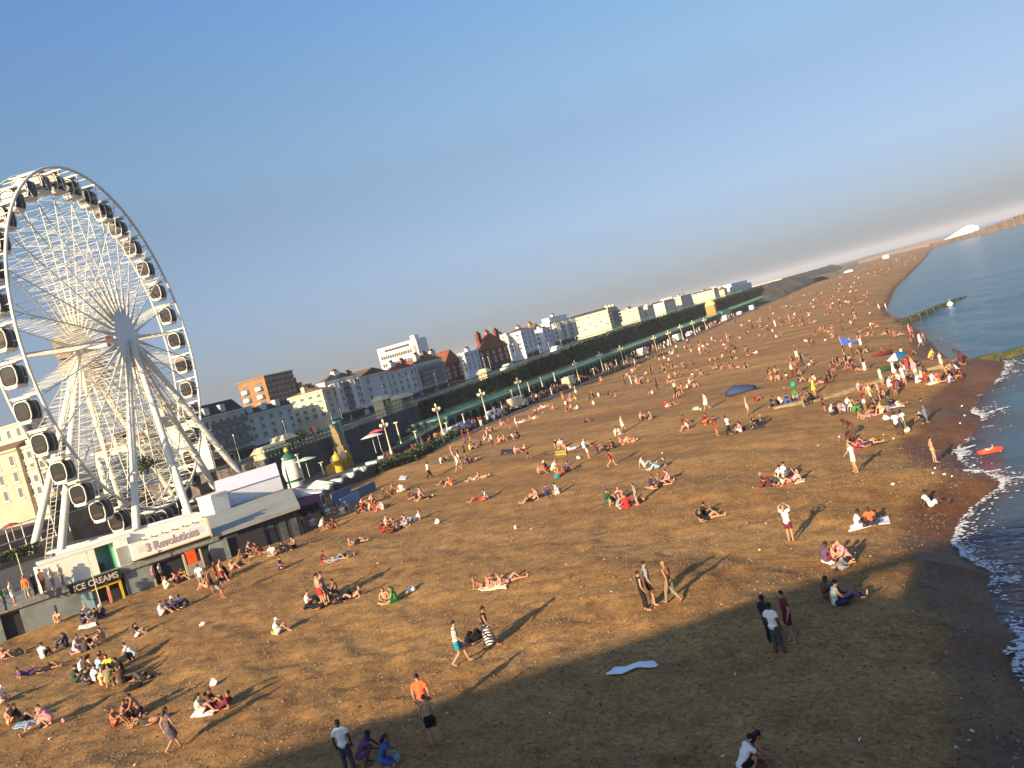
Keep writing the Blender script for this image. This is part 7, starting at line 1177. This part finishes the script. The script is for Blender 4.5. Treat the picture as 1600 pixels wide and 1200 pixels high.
for a in [(1387, 579, 1.1, .4, C_['darkgreen'], 'long dark green roll lying left of the blue parasol'), (1379, 556, 1.4, .5, C_['maroon'], 'long dark maroon roll on the far beach above the blue parasol')]:
    p = on_beach(*a[:2]); m = MB(); m.tube([(-a[2]*.9, 0, .2), (-a[2]*.85, 0, .22), (a[2]*.85, 0, .22), (a[2]*.9, 0, .2)], [.1, .24, .24, .1], 10); o = m.obj('beach_roll', a[4], None, label=a[5], cat='roll'); o.location = p; o.rotation_euler = (0, 0, YAW+.1)
# litter
lm = []
for k in range(3): m = MB(); leafball((0, 0, .06), (.09, .09, .05), 9, .09, m=m); lm.append(m.mesh('litter_scrap', mat('paper_white', (.75, .75, .73), .8)))
LIT = [(885, 882), (830, 828), (900, 826), (738, 1182-300), (530, 848), (1150, 1055), (1187, 860), (1256, 1023), (1280, 1150), (1345, 1158), (1458, 1055), (1508, 988), (1540, 1046), (1502, 1092), (1520, 1143), (1515, 1158), (1316, 890), (1342, 902), (1395, 758), (1461, 732), (1458, 740), (1476, 742), (1477, 751), (1486, 762), (1488, 745), (1500, 662), (1503, 635), (1506, 635), (1508, 650), (1312, 683), (1311, 688), (1278, 697), (1258, 702), (1380, 680), (1396, 686), (1197, 818), (1035, 708), (968, 640), (895, 651), (1104, 626), (210, 1196), (78, 1155), (77, 1062), (266, 1086), (435, 720+60), (955, 925), (700, 1115), (1470, 705), (1495, 1170), (1130, 1182), (860, 1115), (640, 1126), (450, 870), (533, 846), (848, 645), (936, 600), (1225, 606), (1218, 622), (620, 716)]
LIT = [q for i, q in enumerate(LIT) if q[1] > 590 and i % 5 != 2]
LO = []
for i, (x, y) in enumerate(LIT): o = link('litter_scrap', lm[i % 3]); o.location = on_beach(x, y); s = .3+.35*rng.random()+(.2 if y < 760 else 0); o.scale = (s, s, s); o.rotation_euler = (0, 0, rng.uniform(0, 6)); LO.append((o, x, y))
byn = {}
for o, x, y in LO:
    q = min((q for q in PEOPLE if q['where'] or q['custom']), key=lambda q: math.hypot(q['px']-x, q['py']-y)); side = ('left of' if x < q['px']-6 else 'right of' if x > q['px']+6 else 'below' if y > q['py'] else 'above')
    w = (q['custom'] or q['o']['label']).split(); n = 'white litter scrap %s the %s' % (side, ' '.join(w)); n = ' '.join(n.split()[:16]); byn.setdefault(n, []).append((x, o))
for n, v in byn.items():
    v.sort(key=lambda t: t[0])
    for k, (x, o) in enumerate(v): tag(o, n if len(v) == 1 else ' '.join(('%s %s' % (ORD[k], n)).split()[:16]), 'litter', 'white litter scraps on the shingle')
# larger flint stones and seaweed tufts, too many to count
sm = MB(); NP = 42000; pY = 18+44*rng.random(NP)**1.7; pX = shore(pY)-rng.uniform(.3, 57, NP); keep = np.abs(pX+.43*pY+5) < 60; pX, pY = pX[keep], pY[keep]; pZ = beach_z(pX, pY)+lumps(pX, pY); NP = len(pX)
sz = rng.uniform(.014, .042, NP)*np.where(rng.random(NP) < .04, 1.7, 1); base = np.array(((1, 0, 0), (0, 1, 0), (-1, 0, 0), (0, -1, 0), (0, 0, .7), (0, 0, -.7))); co = np.stack([pX, pY, pZ+sz*.2], -1)[:, None, :]+sz[:, None, None]*(base[None]+rng.normal(size=(NP, 6, 3))*.22)
tri = np.array(((0, 1, 4), (1, 2, 4), (2, 3, 4), (3, 0, 4), (1, 0, 5), (2, 1, 5), (3, 2, 5), (0, 3, 5))); sm.v = [tuple(q) for q in co.reshape(-1, 3).tolist()]; sm.f = [tuple(q) for q in (tri[None]+6*np.arange(NP)[:, None, None]).reshape(-1, 3).tolist()]; sm.m = np.repeat(rng.choice([0, 0, 0, 0, 1, 1, 2, 3, 3], NP), 8).tolist(); sm.sm = [False]*len(sm.f)
sm.obj('pebbles', [mat('flint_brown', (.27, .15, .06), .9), mat('flint_grey', (.25, .21, .17), .9), mat('flint_pale', (.40, .30, .19), .9), mat('flint_dark', (.11, .06, .03), .9)], None, kind='stuff')
# blue beach tent
p = on_beach(1158, 613); tn = empty('beach_tent', p, YAW, label='low blue pop up tent standing alone in the upper middle of the beach', cat='tent'); tn.scale = (.85, .85, .85); TB = mat('tent_blue', (.03, .05, .115), .7, .1, 2)
m = MB(); n = 10; vs = []; fs = []
for j in range(7):
    for i in range(n+1): a = math.pi*i/n; r = math.cos((j-3)/3.4*1.2); vs.append(((j-3)*.62, -1.0*r*math.cos(a), (1.15 if j < 3 else .85)*r*math.sin(a)))
for j in range(6):
    for i in range(n): a = j*(n+1)+i; fs.append((a, a+1, a+n+2, a+n+1))
m.add(vs, fs, 0, True); o = m.obj('dome', TB, tn); md = o.modifiers.new('th', 'SOLIDIFY'); md.thickness = .03
m = MB(); m.hexa([(-1.9, -.9, .02), (2.1, -.9, .02), (2.1, .9, .02), (-1.9, .9, .02)], [(-1.9, -.9, .06), (2.1, -.9, .06), (2.1, .9, .06), (-1.9, .9, .06)]); m.obj('ground_sheet', C_['navy'], tn); m = MB(); m.tube([(-.5, -1.0, 0), (-.5, -.5, .7), (-.5, 0, .95), (-.5, .5, .7), (-.5, 1.0, 0)], .025, 5); m.obj('hoop', DARK, tn)
# upright blue windbreak and the blue parasol
p = on_beach(1330, 537); wb_ = empty('windbreak', p, YAW-.5, label='upright royal blue windbreak leaning on the far beach', cat='windbreak'); m = MB(); m.hexa([(-1.1, -.2, .05), (1.1, .4, .05), (1.1, .44, .05), (-1.1, -.16, .05)], [(-1.5, -.2, 1.3), (.6, .4, .35), (.6, .44, .35), (-1.5, -.16, 1.3)]); m.obj('cloth', mat('windbreak_blue', (.04, .09, .42), .8), wb_)
for x, y, h in ((-1.15, -.26, 1.4), (0, .06, .9), (1.05, .36, .5)): m = MB(); m.tube([(x, y, -.1), (x-.15, y, h)], .025, 5); m.obj('pole', C_['cream'], wb_)
p = on_beach(1412, 578); t = empty('beach_parasol', p, label='blue and white beach parasol over the pale clothed crowd', cat='parasol'); m = MB(); m.tube([(0, 0, 0), (0, 0, 1.7)], .025, 6); m.obj('pole', C_['white'], t); m = MB()
for k in range(8):
    a0, a1 = 2*math.pi*k/8, 2*math.pi*(k+1)/8; m.add([(.95*math.cos(a0), .95*math.sin(a0), 1.5), (.95*math.cos(a1), .95*math.sin(a1), 1.5), (0, 0, 1.95)], [(0, 1, 2)], 0 if k in (4, 5) else 1)
o = m.obj('canopy', [C_['white'], mat('parasol_blue', (.02, .10, .24), .8)], t); o.modifiers.new('th', 'SOLIDIFY').thickness = .03; t.rotation_euler = (.25, -.2, 0)
# green ball
p = on_beach(1244, 618); m = MB(); m.ell((0, 0, .3), (.3, .3, .3), 14, 9); o = m.obj('beach_ball', mat('ball_green', (.02, .28, .17), .5), None, label='green ball held above the dark row along the groyne', cat='ball'); o.location = p+np.array([0, 0, .75])
# inflatable dinghy with a person in it
p = at_z(1548, 706, .05); dg_ = empty('inflatable_dinghy', p, YAW-.2, label='red orange inflatable dinghy floating just off the beach', cat='dinghy'); dg_.scale = (.52, .52, .52); RB = mat('dinghy_red', (.75, .07, .03), .35)
m = MB(); ring = [(1.25*math.copysign(abs(math.cos(a))**.8, math.cos(a)), .62*math.copysign(abs(math.sin(a))**.8, math.sin(a)), .16) for a in np.linspace(0, 2*math.pi, 29)]; m.tube(ring, .21, 10, cap=False); m.obj('tube', RB, dg_); m = MB(); m.prism([(x*.95, y*.95) for x, y, z in ring[:-1]], .02, .1); m.obj('floor', mat('dinghy_floor', (.5, .1, .04), .5), dg_); m = MB(); m.tube([(.5, -.5, .3), (.5, .5, .3)], .14, 8); m.obj('seat', RB, dg_)
q = link('person', pmesh('elbows', 'body')); setmat(q, 0, SKIN['p']); c = link('shorts', pmesh('elbows', 'shorts'), q); setmat(c, 0, C_['cream']); c = link('short_hair', pmesh('elbows', 'short_hair'), q); setmat(c, 0, HAIR['b'][1]); q.location = (p[0]-.05, p[1]-.12, .14); q.rotation_euler = (0, 0, YAW+math.pi/2-.2); q.scale = (.55, .55, .55); tag(q, 'small figure with bare torso and cream shorts lying back in the red dinghy', 'person', 'people on the beach')
# white buoy by the far groyne
p = at_z(1485, 477, 0); by = empty('marker_buoy', p, label='small white buoy floating beside the farther groyne', cat='buoy'); by.scale = (.6, .6, .6); m = MB(); m.lathe((0, 0, -.3), [(.3, 0), (.9, .4), (.95, .8), (.6, 1.3), (.15, 1.5)], 12); m.obj('float', C_['white'], by); m = MB(); m.tube([(0, 0, 1.2), (0, 0, 1.9)], .06, 6); m.obj('stem', C_['white'], by)
# flag poles by the kiosk and the terrace
for px, py, tx, ty, w in [(157, 942, 143, 862, 'thin pole standing before the ice cream kiosk'), (44, 928, 22, 868, 'thin pole on the terrace at the left edge')]:
    X = -54.0 if px > 100 else -58.5; a, b = at_x(px, py, X), at_x(tx, ty, X); t = empty('flag_pole', (a[0], a[1], a[2]), label=w, cat='pole'); h = b[2]-a[2]; m = MB(); m.tube([(0, 0, -.6), (0, 0, h)], [.05, .03], 6); m.obj('pole', LCREAM, t); m = MB(); m.ell((0, 0, h+.05), (.07, .07, .07), 8, 5); m.obj('finial', YEL, t)
